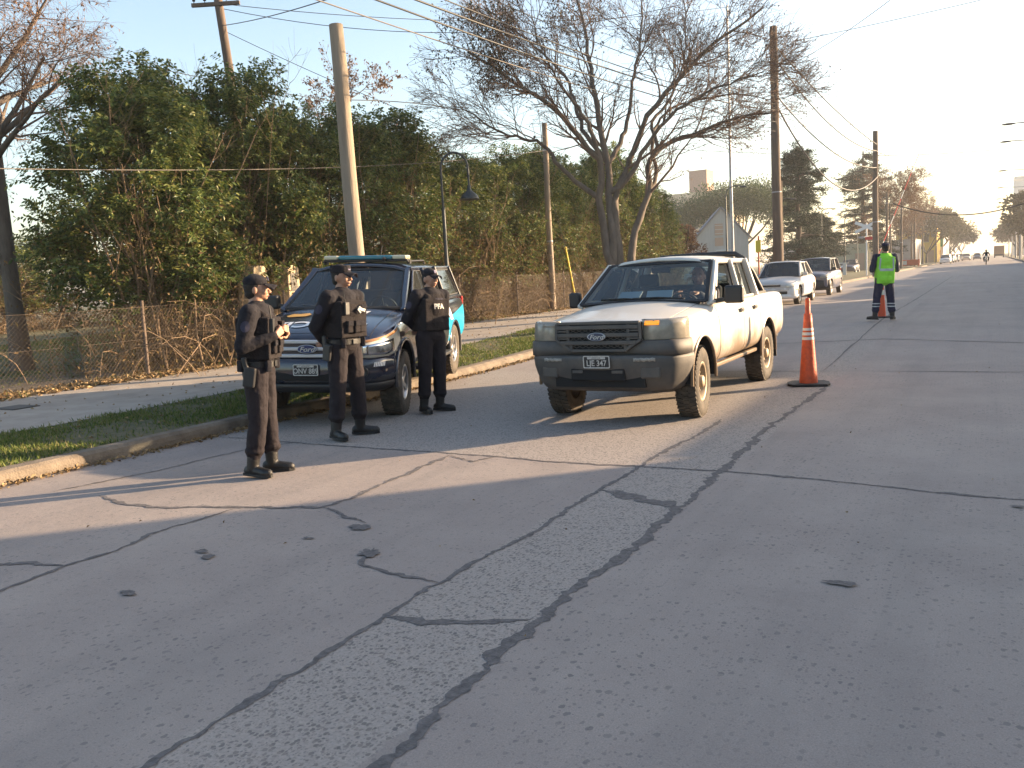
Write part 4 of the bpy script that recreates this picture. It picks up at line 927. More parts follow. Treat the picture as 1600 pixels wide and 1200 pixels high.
def person(label, loc, rz, J, top=m_blk, bottom=m_blk2, head_yaw=0., cap_kind='ball', vest='police', build=1., vox=1., group=None, size=1., lean=0.):
    t = thing('person', label, 'person', loc, rz, group)
    if lean: t.rotation_euler = (Matrix.Rotation(R(lean), 3, Vector((-math.sin(YAW), math.cos(YAW), 0))) @ Matrix.Rotation(rz, 3, 'Z')).to_euler()
    t.scale = (size,)*3
    V = Vector
    H = {k: V(v) for k, v in J.items() if k in ('pelvis', 'neck')}; pel, nk = H['pelvis'], H['neck']; ax = (nk-pel).normalized()
    Lz = (nk-pel).length
    def T(f, x=0, y=0): return pel+ax*(Lz*f)+V((x, y, 0))
    hm = Matrix.Translation(nk) @ Matrix.Rotation(head_yaw, 4, 'Z') @ Matrix.Rotation(J.get('nod', 0), 4, 'Y')
    def hp(x, y, z): return hm @ V((x, y, z))
    hr = hm.to_3x3()
    B = build
    # one continuous body
    b = MB()
    b.cap(nk+V((-.01, 0, -.05)), hp(.0, 0, .08), .064*B, .058, 14)
    b.ell(hp(.0, 0, .175), (.098, .079, .108), hr, 24); b.ell(hp(.035, 0, .115), (.066, .056, .055), hr, 20); b.ell(hp(.07, 0, .085), (.028, .03, .022), hr, 14)
    b.cap(hp(.094, 0, .165), hp(.116, 0, .132), .009, .014, 10); b.ell(hp(.104, 0, .128), (.014, .020, .010), hr, 10)
    b.ell(hp(.082, 0, .182), (.020, .052, .012), hr, 14)
    for s in (1, -1): b.ell(hp(-.005, s*.080, .145), (.020, .010, .033), hr, 12); b.ell(hp(.070, s*.034, .130), (.026, .024, .024), hr, 12)
    b.ell(hp(.098, 0, .100), (.010, .026, .009), hr, 12)
    b.ell(T(.78), (.10*B, .15*B, .17), None, 16); b.ell(T(.35), (.10*B, .13*B, .2), None, 16); b.ell(pel, (.10*B, .14*B, .11), None, 16)
    for s, k in ((1, 'L'), (-1, 'R')):
        sh, el, wr, hp_, kn, an = (V(J[a+k]) for a in ('sh', 'el', 'wr', 'hip', 'kn', 'an'))
        b.cap(T(.88), sh, .06, .05, 12); b.cap(sh, el, .048, .040, 12); b.cap(el, wr, .038, .027, 12)
        hd = J.get('hand'+k, ((el-wr)*-1, (0, 0, -1), 1, .6)); hand(b, wr, hd[0], hd[1], hd[2], hd[3])
        b.cap(hp_, kn, .08, .055, 12); b.cap(kn, an, .05, .034, 12); b.cap(an, an+V((.0, 0, -.02)), .034, .03, 10)
    o = shape(b, 'body', m_skin, t, .0055*vox, 2, 0, .4)
    for s in (1, -1):
        e = MB(); e.ell(hp(.083, s*.032, .160), (.010, .0135, .008), hr, 12); e = e.build('eye', m_eyew, t)
        MB().ell(hp(.0905, s*.033, .160), (.004, .005, .005), hr, 10).build('iris', m_eyed, e)
        MB().tube([hp(.094, s*.014, .184), hp(.099, s*.034, .190), hp(.086, s*.054, .183)], .003, 6).build('eyebrow', m_hair, t)
    MB().ell(hp(.104, 0, .100), (.006, .022, .006), hr, 12).build('mouth', m_lip, t)
    h = MB(); h.ell(hp(-.012, 0, .185), (.094, .083, .106), hr, 24); h.ell(hp(-.035, 0, .12), (.062, .070, .055), hr, 20); shape(h, 'hair', m_hair, t, .007*vox, 1)
    # cap
    if cap_kind:
        cm = m_navy if cap_kind == 'navy' else m_blk
        c = MB(); c.ell(hp(-.006, 0, .222), (.104, .088, .060), hr, 24); c.ell(hp(-.006, 0, .205), (.103, .087, .036), hr, 24)
        if cap_kind == 'flat': c.add([hp(x, y, z) for z, kx in ((.205, 1), (.275, .98)) for x, y in [(.108*kx*math.cos(a)-.006, .094*kx*math.sin(a)) for a in [2*math.pi*j/20 for j in range(20)]]], [tuple(range(20))[::-1], tuple(range(20, 40))]+[(j, (j+1) % 20, 20+(j+1) % 20, 20+j) for j in range(20)])
        cp = shape(c, 'cap', cm, t, .006*vox, 3)
        m2 = MB()
        m2.grid(lambda u, v: hp(.075+.105*v*math.cos((u-.5)*1.5), (u-.5)*.155*(1-.15*v), .212-.020*v-.045*(2*u-1)**2*(.3+.7*v)), 12, 6); m2.build('peak', cm, cp, solid=.006)
        if cap_kind != 'navy': MB().add([hp(.103, -.018, .225), hp(.103, .018, .225), hp(.092, .018, .262), hp(.092, -.018, .262)], [(0, 1, 2, 3)]).build('cap_badge', mat('cap_badge', (.09, .08, .15), .7), cp, solid=.008)
    # trousers
    m_ = MB(); m_.ell(pel+V((0, 0, .0)), (.125*B, .168*B, .13), None, 18); m_.ell(pel+ax*.08, (.118*B, .155*B, .09), None, 18)
    for s, k in ((1, 'L'), (-1, 'R')):
        hp_, kn, an = (V(J[a+k]) for a in ('hip', 'kn', 'an')); dn = (an-kn).normalized()
        m_.cap(hp_, kn, .104*B, .082, 14); m_.cap(kn, kn.lerp(an, .55), .080, .080, 14); m_.cap(kn.lerp(an, .55), kn.lerp(an, .74), .080, .066, 14); m_.ell(kn.lerp(an, .66), (.088, .085, .06), None, 14)
        m_.ell(hp_.lerp(kn, .55)+V((0, s*.07, 0)), (.05, .025, .08), None, 12)     # cargo pocket
    tr = shape(m_, 'trousers', bottom, t, .008*vox, 5, .022)
    for s, k in ((1, 'L'), (-1, 'R')):
        kn, an = V(J['kn'+k]), V(J['an'+k]); fy = J.get('foot'+k, 0.); fm = Matrix.Rotation(fy, 3, 'Z')
        m_ = MB(); m_.cap(an+(kn-an)*.42, an+(kn-an)*.1, .062, .056, 14); m_.cap(an+(kn-an)*.1, an+V((0, 0, -.02)), .056, .052, 14)
        f0 = V((an.x, an.y, an.z-.085))
        m_.cap(f0+fm @ V((-.045, 0, .045)), f0+fm @ V((.03, 0, .05)), .045, .046, 12); m_.cap(f0+fm @ V((.03, 0, .045)), f0+fm @ V((.165, 0, .035)), .045, .038, 12); m_.ell(f0+fm @ V((.13, 0, .035)), (.075, .048, .034), fm, 14)
        bt = shape(m_, 'boot', m_boot, t, .007*vox, 3)
        for v in bt.data.vertices: v.co.z = max(v.co.z, f0.z+.016)
        so_ = MB(); pl = [(-.085, -.03), (-.09, 0), (-.085, .03), (-.02, .037), (.10, .048), (.16, .042), (.20, .015), (.20, -.015), (.16, -.042), (.10, -.048), (-.02, -.037)]
        so_.prism([(fm @ V((x, y, 0)))[:2] for x, y in pl], 0, .024, 'z'); so_ = so_.build('sole', m_rub, bt); so_.location = (f0.x, f0.y, f0.z)
    # shirt
    m_ = MB(); m_.ell(T(.76), (.125*B, .178*B, .185), None, 20); m_.ell(T(.35), (.118*B, .158*B, .20), None, 20); m_.ell(T(.12), (.122*B, .162*B, .10), None, 20)
    m_.cap(T(.93), T(1.05), .085, .068, 14)
    for s, k in ((1, 'L'), (-1, 'R')):
        sh, el, wr = (V(J[a+k]) for a in ('sh', 'el', 'wr'))
        m_.cap(T(.90), sh, .085, .072*B, 12); m_.cap(sh, el, .078*B, .064, 14); m_.cap(el, el.lerp(wr, .93), .062, .044, 14)
    st = shape(m_, 'shirt', top, t, .008*vox, 4, .02)
    return t, T, hp, st
STAND = dict(pelvis=(0, 0, .97), neck=(.0, 0, 1.475), shL=(0, .195, 1.43), shR=(0, -.195, 1.43), hipL=(0, .095, .92), hipR=(0, -.095, .92))
def stance(**k): d = dict(STAND); d.update(k); return d
def police_kit(t, T, hp, st, J, patch='R', hold=True, extra=None, B=1.):
    V = Vector
    v = MB()
    v.ell(T(.66, .012), (.155*B, .190*B, .155), None, 20); v.ell(T(.30, .012), (.152*B, .186*B, .14), None, 20); v.box(T(.48, .012), (.27*B, .335*B, .36))
    for s in (1, -1): v.cap(T(.86, .09, s*.10), T(.97, .0, s*.115), .04, .042, 10); v.cap(T(.97, .0, s*.115), T(.86, -.09, s*.10), .042, .04, 10)
    ve = shape(v, 'vest', m_vest, t, .009, 3, .01)
    tr = bvh_of(ve)
    def front(y, f): # point on the vest's front face
        o = T(f, .6, y); h = tr.ray_cast(o, V((-1, 0, 0))); return h[0] if h[0] is not None else T(f, .17, y)
    for y, f, w, hh in ((-.09, .34, .075, .12), (0, .34, .075, .12), (.09, .34, .075, .12), (.105, .68, .085, .085)):
        p = front(y, f); mb = MB(); mb.box(p+V((.012, 0, 0)), (.045, w, hh)); o = mb.build('pouch', m_vest, ve, bevel=.012); MB().box(p+V((.038, 0, hh*.28)), (.008, w*.96, hh*.42)).build('pouch_flap', m_blk, o, bevel=.003)
    p = front(0, .80); MB().box(p+V((-.005, 0, 0)), (.02, .13, .018)).build('vest_strap', m_blk, ve)
    # radio
    p = front(-.12, .70); mb = MB(); mb.box(p+V((.01, 0, 0)), (.04, .055, .12)); mb.tube([p+V((.01, -.015, .06)), p+V((0, -.02, .17))], .006, 6); mb.build('radio', m_plasd, ve, bevel=.006)
    # belt
    mb = MB(); c = T(.04); n = 28
    rr = [(.138*B*math.cos(2*math.pi*j/n), .178*B*math.sin(2*math.pi*j/n)) for j in range(n)]
    Vv = [(c.x+x*k, c.y+y*k, c.z+z) for k, z in ((.9, -.026), (1.0, -.026), (1.0, .026), (.9, .026)) for x, y in rr]
    mb.add(Vv, [(i*n+j, i*n+(j+1) % n, (i+1)*n+(j+1) % n, (i+1)*n+j) for i in range(3) for j in range(n)]); be = mb.build('belt', m_boot, t)
    MB().box(c+V((.142*B, 0, 0)), (.012, .06, .05)).build('buckle', m_plasd, be, bevel=.004)
    for a, w in ((50, .05), (-40, .05), (120, .06), (-125, .07)):
        q = c+V((.155*B*math.cos(R(a)), .195*B*math.sin(R(a)), -.01)); MB().box(q, (.05, w, .10), (0, 0, R(a))).build('belt_pouch', m_blk, be, bevel=.012)
    q = c+V((-.01, -.205*B, -.10)); mb = MB(); mb.box(q, (.10, .05, .17), (0, R(8), 0)); mb.box(q+V((-.035, 0, .12)), (.045, .035, .10), (0, R(-12), 0)); mb.build('holster', m_plasd, be, bevel=.014, seg=3)
    # shoulder patch, wrapped on the sleeve
    ts = bvh_of(st)
    for k, s in (('L', 1), ('R', -1)):
        a, b_ = V(J['sh'+k]), V(J['el'+k]); c1 = a.lerp(b_, .42); out = V((.25, s, .15)).normalized()
        mb = MB(); n = 14; ax = (b_-a).normalized(); u = ax.cross(out).normalized(); w_ = out.cross(u).normalized()
        mb.add([c1+out*.3]+[c1+out*.3+u*.040*math.cos(2*math.pi*j/n)+w_*.048*math.sin(2*math.pi*j/n) for j in range(n)], [(0, 1+j, 1+(j+1) % n) for j in range(n)])
        o = mb.build('shoulder_patch', m_patch, st, fix=False); drape(o, ts, -out, .004)
    if extra: extra(ve, front, tr)
    return ve
RIGHT = R(29.55)      # the heading that is screen-right
# officer 1, in profile facing right, both hands up on the vest
J1 = stance(elR=(-.05, -.26, 1.15), wrR=(.20, -.13, 1.24), elL=(-.01, .27, 1.15), wrL=(.22, .12, 1.24),
    handR=((.35, .75, .5), (-.9, .2, -.1), 1, 1.25), handL=((.3, -.75, .5), (-.9, -.2, -.1), -1, 1.25),
    knL=(.03, .10, .50), anL=(.05, .11, .10), knR=(.01, -.10, .50), anR=(-.05, -.11, .10), footL=.05, footR=-.35)
t, T, hp, st = person('leftmost police officer, in profile with both hands raised to his chest', (-5.52, 5.25, 0), R(27), J1, head_yaw=R(14), build=1.08, lean=3.0, size=.985)
police_kit(t, T, hp, st, J1, B=1.06)
# officer 2, turned to the viewer's right, hands behind his back
J2 = stance(elR=(-.12, -.27, 1.14), wrR=(-.22, -.06, .98), elL=(-.12, .27, 1.14), wrL=(-.24, .05, 1.0),
    handR=((-.2, .8, -.3), (-1, 0, 0), 1, .7), handL=((-.2, -.8, -.3), (-1, 0, 0), -1, .7),
    knL=(.03, .14, .50), anL=(.02, .17, .10), knR=(.02, -.13, .50), anR=(.0, -.16, .10), footL=.75, footR=-.25)
def tape(ve, front, tr):
    mb = MB()
    for a, b in (((.01, .70), (.08, .64)), ((.03, .73), (.12, .62)), ((.0, .68), (.05, .60)), ((.07, .68), (.13, .66))):
        p, q = front(*a), front(*b); mb.beam(p+Vector((.03, 0, 0)), q+Vector((.03, 0, 0)), .012, .016)
    mb.build('white_gloves', m_light, ve, bevel=.004)
t, T, hp, st = person('middle police officer with pale gloves clipped to his vest, hands behind his back', (-5.94, 6.88, 0), R(-4), J2, head_yaw=R(10), cap_kind='flat', build=1.1, lean=2.2, size=1.035)
police_kit(t, T, hp, st, J2, extra=tape, B=1.08)
# officer 3
J3 = stance(elR=(-.11, -.275, 1.15), wrR=(-.20, -.07, 1.02), elL=(-.11, .275, 1.15), wrL=(-.22, .05, 1.02),
    handR=((-.2, .8, -.3), (-1, 0, 0), 1, .7), handL=((-.2, -.8, -.3), (-1, 0, 0), -1, .7),
    knL=(.02, .11, .50), anL=(.01, .12, .10), knR=(.01, -.10, .50), anR=(-.01, -.11, .10), footL=.6, footR=-.2)
def pfa(ve, front, tr):
    o = text('PFA', .085, 'vest_lettering', m_light, ve, Matrix(((0, 0, 1, .45), (1, 0, 0, .0), (0, 1, 0, 1.30), (0, 0, 0, 1))), 0, 0, .003); drape(o, tr, (-1, 0, 0), .012)
    o = text('POLICIA', .03, 'vest_lettering', m_patch, ve, Matrix(((0, 0, 1, .45), (1, 0, 0, .02), (0, 1, 0, 1.39), (0, 0, 0, 1))), 0, 0, .001); drape(o, tr, (-1, 0, 0), .012)
t, T, hp, st = person('police officer beside the dark truck door wearing a vest lettered PFA', (-5.99, 8.53, 0), R(-19), J3, head_yaw=R(8), cap_kind='ball', build=1.08, lean=2.8)
V3 = Vector
v = MB(); v.ell(T(.62, .012), (.165, .20, .22), None, 20); v.ell(T(.28, .012), (.16, .198, .17), None, 20); v.box(T(.46, .012), (.28, .36, .38))
for s in (1, -1): v.cap(T(.86, .09, s*.10), T(.97, .0, s*.115), .045, .045, 10); v.cap(T(.97, .0, s*.115), T(.86, -.09, s*.10), .045, .045, 10)
ve = shape(v, 'vest', m_vest, t, .009, 4, .012); tr3 = bvh_of(ve); pfa(ve, None, tr3)
ts = bvh_of(st); a, b_ = V3(J3['shR']), V3(J3['elR']); c1 = a.lerp(b_, .42); out = V3((.3, -1, .1)).normalized(); mb = MB(); u = (b_-a).normalized().cross(out).normalized(); w_ = out.cross(u)
mb.add([c1+out*.3]+[c1+out*.3+u*.04*math.cos(R(30*j))+w_*.046*math.sin(R(30*j)) for j in range(12)], [(0, 1+j, 1+(j+1) % 12) for j in range(12)]); o = mb.build('shoulder_patch', m_patch, st, fix=False); drape(o, ts, -out, .004)
# traffic officer seen from behind
J4 = stance(elR=(.02, -.27, 1.14), wrR=(.24, -.17, 1.14), elL=(.02, .27, 1.14), wrL=(.24, .17, 1.14), handR=((.6, .7, 0), (0, 0, -1), 1, 1.2), handL=((.6, -.7, 0), (0, 0, -1), -1, 1.2),
    knL=(.01, .15, .50), anL=(-.02, .19, .10), knR=(.01, -.15, .50), anR=(-.03, -.19, .10), footL=.7, footR=-.5)
TX, TY = -2.04, 20.05
t, T, hp, st = person('traffic officer seen from behind in a green reflective vest and navy trousers', (TX, TY, gz(TY)+.02), R(113), J4, m_navy, m_navy, 0, 'navy', build=1.05, lean=2.0)
v = MB(); v.ell(T(.72), (.158, .215, .20), None, 20); v.ell(T(.25), (.165, .205, .26), None, 20); v.cap(T(-.05, 0, -.03), T(-.05, 0, .03), .165, .165, 14); v.box(T(.32), (.26, .37, .60))
for s in (1, -1): v.cap(T(.92, 0, s*.05), T(.90, 0, s*.19), .09, .06, 12)
t.scale = (.95,)*3; ve = shape(v, 'vest', m_hiv, t, .01, 4, .018); tv = bvh_of(ve)
def band(pts, w, name='reflective_band'):
    mb = MB()
    for (y0, f0), (y1, f1) in zip(pts[:-1], pts[1:]):
        a = T(f0, -.5, y0); b_ = T(f1, -.5, y1); d = (b_-a).normalized(); n_ = Vector((1, 0, 0)).cross(d)*w/2; mb.add([a-n_, b_-n_, b_+n_, a+n_], [(0, 1, 2, 3)])
    o = mb.build(name, m_refl, ve, fix=False); drape(o, tv, (1, 0, 0), .005)
band([(-.19, .34), (-.1, .335), (0, .335), (.1, .335), (.19, .34)], .055); band([(-.155, .36), (-.145, .6), (-.135, .93)], .035); band([(.155, .36), (.145, .6), (.135, .93)], .035)
tt = [c for c in kids(t) if c.name.startswith('trousers')][0]; tb = bvh_of(tt)
for s, k in ((1, 'L'), (-1, 'R')):
    for f in (.30, .46):
        c = Vector(J4['kn'+k]).lerp(Vector(J4['an'+k]), f); n = 20; mb = MB(); rows = []
        for dz in (-.012, .012):
            row = []
            for j in range(n):
                d = Vector((math.cos(2*math.pi*j/n), math.sin(2*math.pi*j/n), 0)); h = tb.ray_cast(c+d*.2+Vector((0, 0, dz)), -d)
                row.append((h[0]+d*.005) if h[0] is not None and (h[0]-c).length < .14 else c+d*.08+Vector((0, 0, dz)))
            rows += row
        mb.add(rows, [(j, (j+1) % n, n+(j+1) % n, n+j) for j in range(n)]); mb.build('trouser_band', m_refl, tt)
# the driver, seated in the white pickup
J5 = dict(pelvis=(-1.50, 0, .80), neck=(-1.57, 0, 1.30), shL=(-1.54, .19, 1.25), shR=(-1.54, -.19, 1.25), elL=(-1.30, .25, 1.10), wrL=(-1.08, .14, 1.26), elR=(-1.28, -.22, 1.10), wrR=(-1.06, -.12, 1.27),
    handL=((.5, -.5, .2), (0, 0, -1), -1, 1.6), handR=((.5, .5, .2), (0, 0, -1), 1, 1.6), hipL=(-1.45, .10, .78), hipR=(-1.45, -.10, .78), knL=(-1.02, .14, .90), knR=(-1.02, -.14, .90), anL=(-.84, .12, .66), anR=(-.84, -.12, .66))
t, T, hp, st = person('driver in a dark shirt seated at the wheel of the dusty white pickup', (-3.53, 8.86, 0), R(-90), {k: (tuple(Vector(v)+Vector((0, .36, .02))) if not k.startswith('hand') else v) for k, v in J5.items()}, mat('driver_shirt', (.03, .03, .04), .9, bump=.3), m_navy, R(8), None, vox=1.6)

for k, (x, y, r_, w) in enumerate(((-3.36, 9.52, .15, .30), (-3.72, 9.50, -.1, .28))):
    o = MB().box((0, 0, 0), (w, .20, .004), (R(8), 0, 0)).build('paper_sheet', m_paper); o.location = (x, y-.02, 1.285); o.rotation_euler = (R(28), 0, r_); tag(o, ('sheet of paper on the pickup dashboard in front of the driver', 'sheet of paper on the middle of the pickup dashboard')[k], 'paper')
# ------------------------------------------------------------ vegetation
rng = np.random.default_rng(11)
def nrm(a): return a/np.maximum(np.linalg.norm(a, axis=-1, keepdims=True), 1e-9)
def tubes(P, r, k=5):
    """P [N,K,3], r [N,K] -> vertices and quads of N tubes"""
    N, K, _ = P.shape; T = np.empty_like(P); T[:, 1:-1] = P[:, 2:]-P[:, :-2]; T[:, 0] = P[:, 1]-P[:, 0]; T[:, -1] = P[:, -1]-P[:, -2]; T = nrm(T)
    ref = np.array([.37, .21, .9]); X = nrm(np.cross(T, ref)); Y = np.cross(T, X)
    a = 2*np.pi*np.arange(k)/k; V = P[:, :, None]+(X[:, :, None]*np.cos(a)[:, None]+Y[:, :, None]*np.sin(a)[:, None])*r[:, :, None, None]
    idx = np.arange(N*K*k).reshape(N, K, k); q = np.stack([idx[:, :-1, :], np.roll(idx, -1, 2)[:, :-1, :], np.roll(idx, -1, 2)[:, 1:, :], idx[:, 1:, :]], -1).reshape(-1, 4)
    return V.reshape(-1, 3), q
def children(P, r, m, lmin, lmax, ang, upb, K=5, t0=.25, rr=.5, wig=.12, out=None, rmin=.003, taper=.35):
    """m new branches along each parent"""
    N, KP, _ = P.shape; n = N*m; pi = np.repeat(np.arange(N), m); t = t0+(1-t0)*rng.random(n)**.8; f = t*(KP-1); i = np.minimum(f.astype(int), KP-2); w = (f-i)[:, None]
    A = P[pi, i]*(1-w)+P[pi, i+1]*w; T = nrm(P[pi, i+1]-P[pi, i]); ra = r[pi, i]*(1-w[:, 0])+r[pi, i+1]*w[:, 0]
    rd = nrm(np.cross(T, nrm(rng.normal(size=(n, 3))))); an = np.radians(ang)*(.6+.8*rng.random(n))[:, None]
    D = nrm(T*np.cos(an)+rd*np.sin(an)); L = (lmin+(lmax-lmin)*rng.random(n))*(1.15-.5*t); pts = [A]; d = D; b = np.array([0, 0, upb])
    for j in range(1, K):
        bb = b if out is None else b+nrm(A-out)*.35*np.array([1, 1, 0]); d = nrm(d+bb*(1.2/K)+rng.normal(size=(n, 3))*wig); pts.append(pts[-1]+d*(L/(K-1))[:, None])
    Q = np.stack(pts, 1); r0 = np.maximum(rmin, ra*rr); R_ = r0[:, None]*np.linspace(1, taper, K)[None]; return Q, np.maximum(R_, rmin*.7)
def leaves(C, D, L, W, fold=.25):
    """diamond leaves folded on their midrib; C base points, D directions"""
    n = len(C); D = nrm(D); up_ = nrm(rng.normal(size=(n, 3))*.8+np.array([0, 0, 1.])); X = nrm(np.cross(D, up_)); Z = np.cross(X, D); L = np.broadcast_to(L, (n,))[:, None]; W = np.broadcast_to(W, (n,))[:, None]
    a = C; b = C+D*L*.5+X*W*.5+Z*W*fold; c = C+D*L; d = C+D*L*.5-X*W*.5+Z*W*fold
    V = np.stack([a, b, c, d], 1).reshape(-1, 3); i = np.arange(n)[:, None]*4; return V, np.concatenate([i+np.array([0, 1, 2]), i+np.array([0, 2, 3])], 0).reshape(-1, 3)
def vcat(parts):
    V = []; Fa = {}; o = 0
    for v, f in parts: V.append(v); Fa.setdefault(f.shape[1], []).append(f+o); o += len(v)
    return np.concatenate(V), [np.concatenate(x) for x in Fa.values()]
m_bark = mat('bark', (.085, .068, .055), .95, col2=(.16, .13, .105), scale=6, bump=.8, bscale=22, stretch=(1, 1, .3))
m_barkd = mat('dark_bark', (.045, .034, .028), .95, col2=(.09, .068, .055), scale=5, bump=.8, bscale=18)
m_twig = mat('twig', (.14, .092, .07), .9, col2=(.20, .135, .10), scale=3)
m_stem = mat('dry_stem', (.17, .115, .07), .9, col2=(.26, .18, .11), scale=4)
m_leafA = leafmat('privet_leaf', [(.035, .064, .020), (.07, .11, .028), (.13, .165, .04), (.23, .23, .065)], .45, .32)
m_leafB = leafmat('dry_leaf', [(.09, .055, .025), (.17, .11, .05), (.13, .10, .035), (.22, .15, .07)], .8, .25)
m_leafC = leafmat('brown_seed_leaf', [(.10, .055, .035), (.19, .11, .07), (.14, .09, .05)], .8, .2)
m_leafD = leafmat('needle', [(.012, .026, .018), (.022, .042, .025), (.035, .055, .03)], .7, .1)
m_leafE = leafmat('pine_leaf', [(.03, .06, .02), (.06, .10, .03), (.09, .13, .04)], .6, .15)
m_leafF = leafmat('dull_leaf', [(.035, .04, .025), (.06, .06, .035), (.09, .08, .05)], .8, .2)
# ---- privet hedge trees
def privet(h, w, d, nspr, seed, brown=.25, leaf=.105):
    global rng; rng = np.random.default_rng(seed)
    # stems
    n = 16; base = np.c_[rng.normal(0, w*.16, n), rng.normal(0, d*.12, n), np.zeros(n)]; tipx = rng.normal(0, w*.34, n); tipy = rng.normal(0, d*.26, n); tz = h*(.55+.4*rng.random(n))
    K = 7; P = np.stack([base*(1-t)+np.c_[tipx, tipy, tz]*t+np.c_[rng.normal(0, .07, n), rng.normal(0, .07, n), np.zeros(n)]*(t > 0) for t in np.linspace(0, 1, K)], 1); r = (.014+.02*rng.random(n))[:, None]*np.linspace(1, .3, K)
    P2, r2 = children(P, r, 7, .7, 1.7, 35, .45, 5, .2, .45, .10, rmin=.005)
    P3, r3 = children(P2, r2, 3, .3, .8, 40, .2, 4, .3, .5, .15, rmin=.003)
    # dry suckers and vines at the foot, arching over
    n2 = 85; b2 = np.c_[rng.normal(0, w*.34, n2), rng.normal(0, d*.26, n2), np.zeros(n2)]; dd = np.c_[rng.normal(0, .35, n2), rng.normal(0, .35, n2), np.full(n2, 1.)]; L2 = 1.2+1.6*rng.random(n2); pts = [b2]; dcur = nrm(dd)
    for j in range(1, 7): dcur = nrm(dcur+np.c_[rng.normal(0, .16, n2), rng.normal(0, .16, n2), np.full(n2, -.07*j)]); pts.append(pts[-1]+dcur*(L2/6)[:, None])
    P4 = np.stack(pts, 1); r4 = (.007+.009*rng.random(n2))[:, None]*np.linspace(1, .4, 7); P5, r5 = children(P4, r4, 4, .25, .7, 50, -.1, 4, .3, .5, .2, rmin=.003)
    st = vcat([tubes(P, r, 6), tubes(P2, r2, 4), tubes(P3, r3, 3), tubes(P4, r4, 4), tubes(P5, r5, 3)])
    # sprigs: leaf pairs along short shoots, gathered in clumps so that the crown has holes and lobes
    nc = 70; cz = h*(.22+.76*rng.random(nc)); ph = 2*np.pi*rng.random(nc); prof = np.interp(cz/h, [.1, .25, .5, .75, .92, 1], [.55, .8, 1., .85, .5, .15]); rr = (.45+.55*rng.random(nc)**.5)
    cc = np.c_[np.cos(ph)*w*.5*prof*rr, np.sin(ph)*d*.5*prof*rr, cz]; cr = .28+.3*rng.random(nc)
    ci = rng.integers(0, nc, nspr); off = nrm(rng.normal(size=(nspr, 3)))*(rng.random(nspr)**.45)[:, None]*cr[ci][:, None]*np.array([1, 1, 1.15]); S = cc[ci]+off
    S[:, 2] = np.clip(S[:, 2], .35, h*1.02); od = nrm(off*np.array([1, 1, .6])+S*np.array([.4, .4, 0])/max(w, 1)+np.array([0, 0, .55])+rng.normal(size=(nspr, 3))*.25)
    npair = 6; C = []; D = []
    for j in range(npair):
        f = j/(npair-1); p = S+od*(.30*f)+np.array([0, 0, -.10])*f*f; side = nrm(np.cross(od, nrm(rng.normal(size=(nspr, 3)))))
        for s in (1, -1): C.append(p); D.append(side*s*.8+od*.55+np.array([0, 0, -.55]))
    C = np.concatenate(C); D = np.concatenate(D); isb = rng.random(len(C)) < brown*np.clip(1.5-C[:, 2]/h*1.9, .0, 1); low = (C[:, 2] < h*.25) & (rng.random(len(C)) < .5); keep = ~isb & ~low
    lv = leaves(C[keep], D[keep], leaf*(.7+.5*rng.random(keep.sum())), leaf*.42)
    nb = 2600; bz = rng.random(nb)**1.6*h*.5+.1; bp = np.c_[rng.normal(0, w*.33, nb), rng.normal(0, d*.3, nb), bz]; C2 = np.concatenate([C[isb], bp]); D2 = np.concatenate([D[isb], rng.normal(size=(nb, 3))-np.array([0, 0, .6])]); lb = leaves(C2, D2, leaf*(.5+.5*rng.random(len(C2))), leaf*.4)
    return st, lv, lb
def mesh_from(name, vf, mt):
    o = npmesh(name, vf[0], vf[1] if isinstance(vf[1], list) else [vf[1]], mt); me = o.data; bpy.data.objects.remove(o); return me
variants = []
for i, (h, w, d, n, br) in enumerate([(6.2, 3.6, 3.0, 3000, .10), (5.6, 3.0, 2.8, 2300, .30), (5.2, 2.8, 2.6, 2000, .45), (5.4, 2.7, 2.5, 1800, .6)]):
    st, lv, lb = privet(h, w, d, n, 30+i, br, .125 if i == 0 else .115); variants.append((mesh_from('stems', st, m_stem), mesh_from('foliage', lv, m_leafA), mesh_from('dry_leaves', lb, m_leafB)))
def put_privet(v, x, y, rz, s, label, group):
    t = thing('hedge_tree', label, 'tree', (x, y, gz(y)+.10), rz, group); t.scale = s
    for nm, me in zip(('stems', 'foliage', 'dry_leaves'), variants[v]): o = bpy.data.objects.new(nm, me); COL.objects.link(o); o.parent = t
    return t
random.seed(5)
hedge = [(0, -15.0, 11.6, 1.0, .95), (0, -16.4, 13.4, .93, 1.05), (0, -15.2, 14.6, .92, 1.05), (1, -15.3, 16.7, 1, 1.03), (0, -17.6, 16.2, 1, .95)]
y = 18.4; k = 0
while y < 43.5:
    hh = 1.0+.08*math.sin(y*.7)+random.uniform(-.05, .05)+(.12 if 30 < y < 38 else 0)-(.16 if y > 42 else 0)
    hedge.append(((1, 2, 3, 2, 3, 1)[k % 6], -15.1+random.uniform(-.25, .25)-(.5 if 28 < y < 40 else 0), y, random.uniform(.95, 1.1), hh)); k += 1; y += 1.75 if y < 40 else 2.3
for i, (v, x, y, sx_, sz) in enumerate(hedge):
    big = i < 6
    lab = ('tall dark green privet in the big clump at the near left end of the hedge' if big else 'privet full of brown stems in the hedge run behind the chain link fence')
    put_privet(v, x, y, random.uniform(0, 6.28), (sx_, sx_, sz), lab, 'privets of the near clump' if big else 'privets of the long hedge')
for i in range(9): put_privet(3, -33-random.uniform(0, 9), 4+i*3.8, random.uniform(0, 6), (1.7, 1.7, random.uniform(.75, 1.0)), 'brown scrubby thicket tree far behind the fenced lawn at the left', 'thicket behind the lawn')
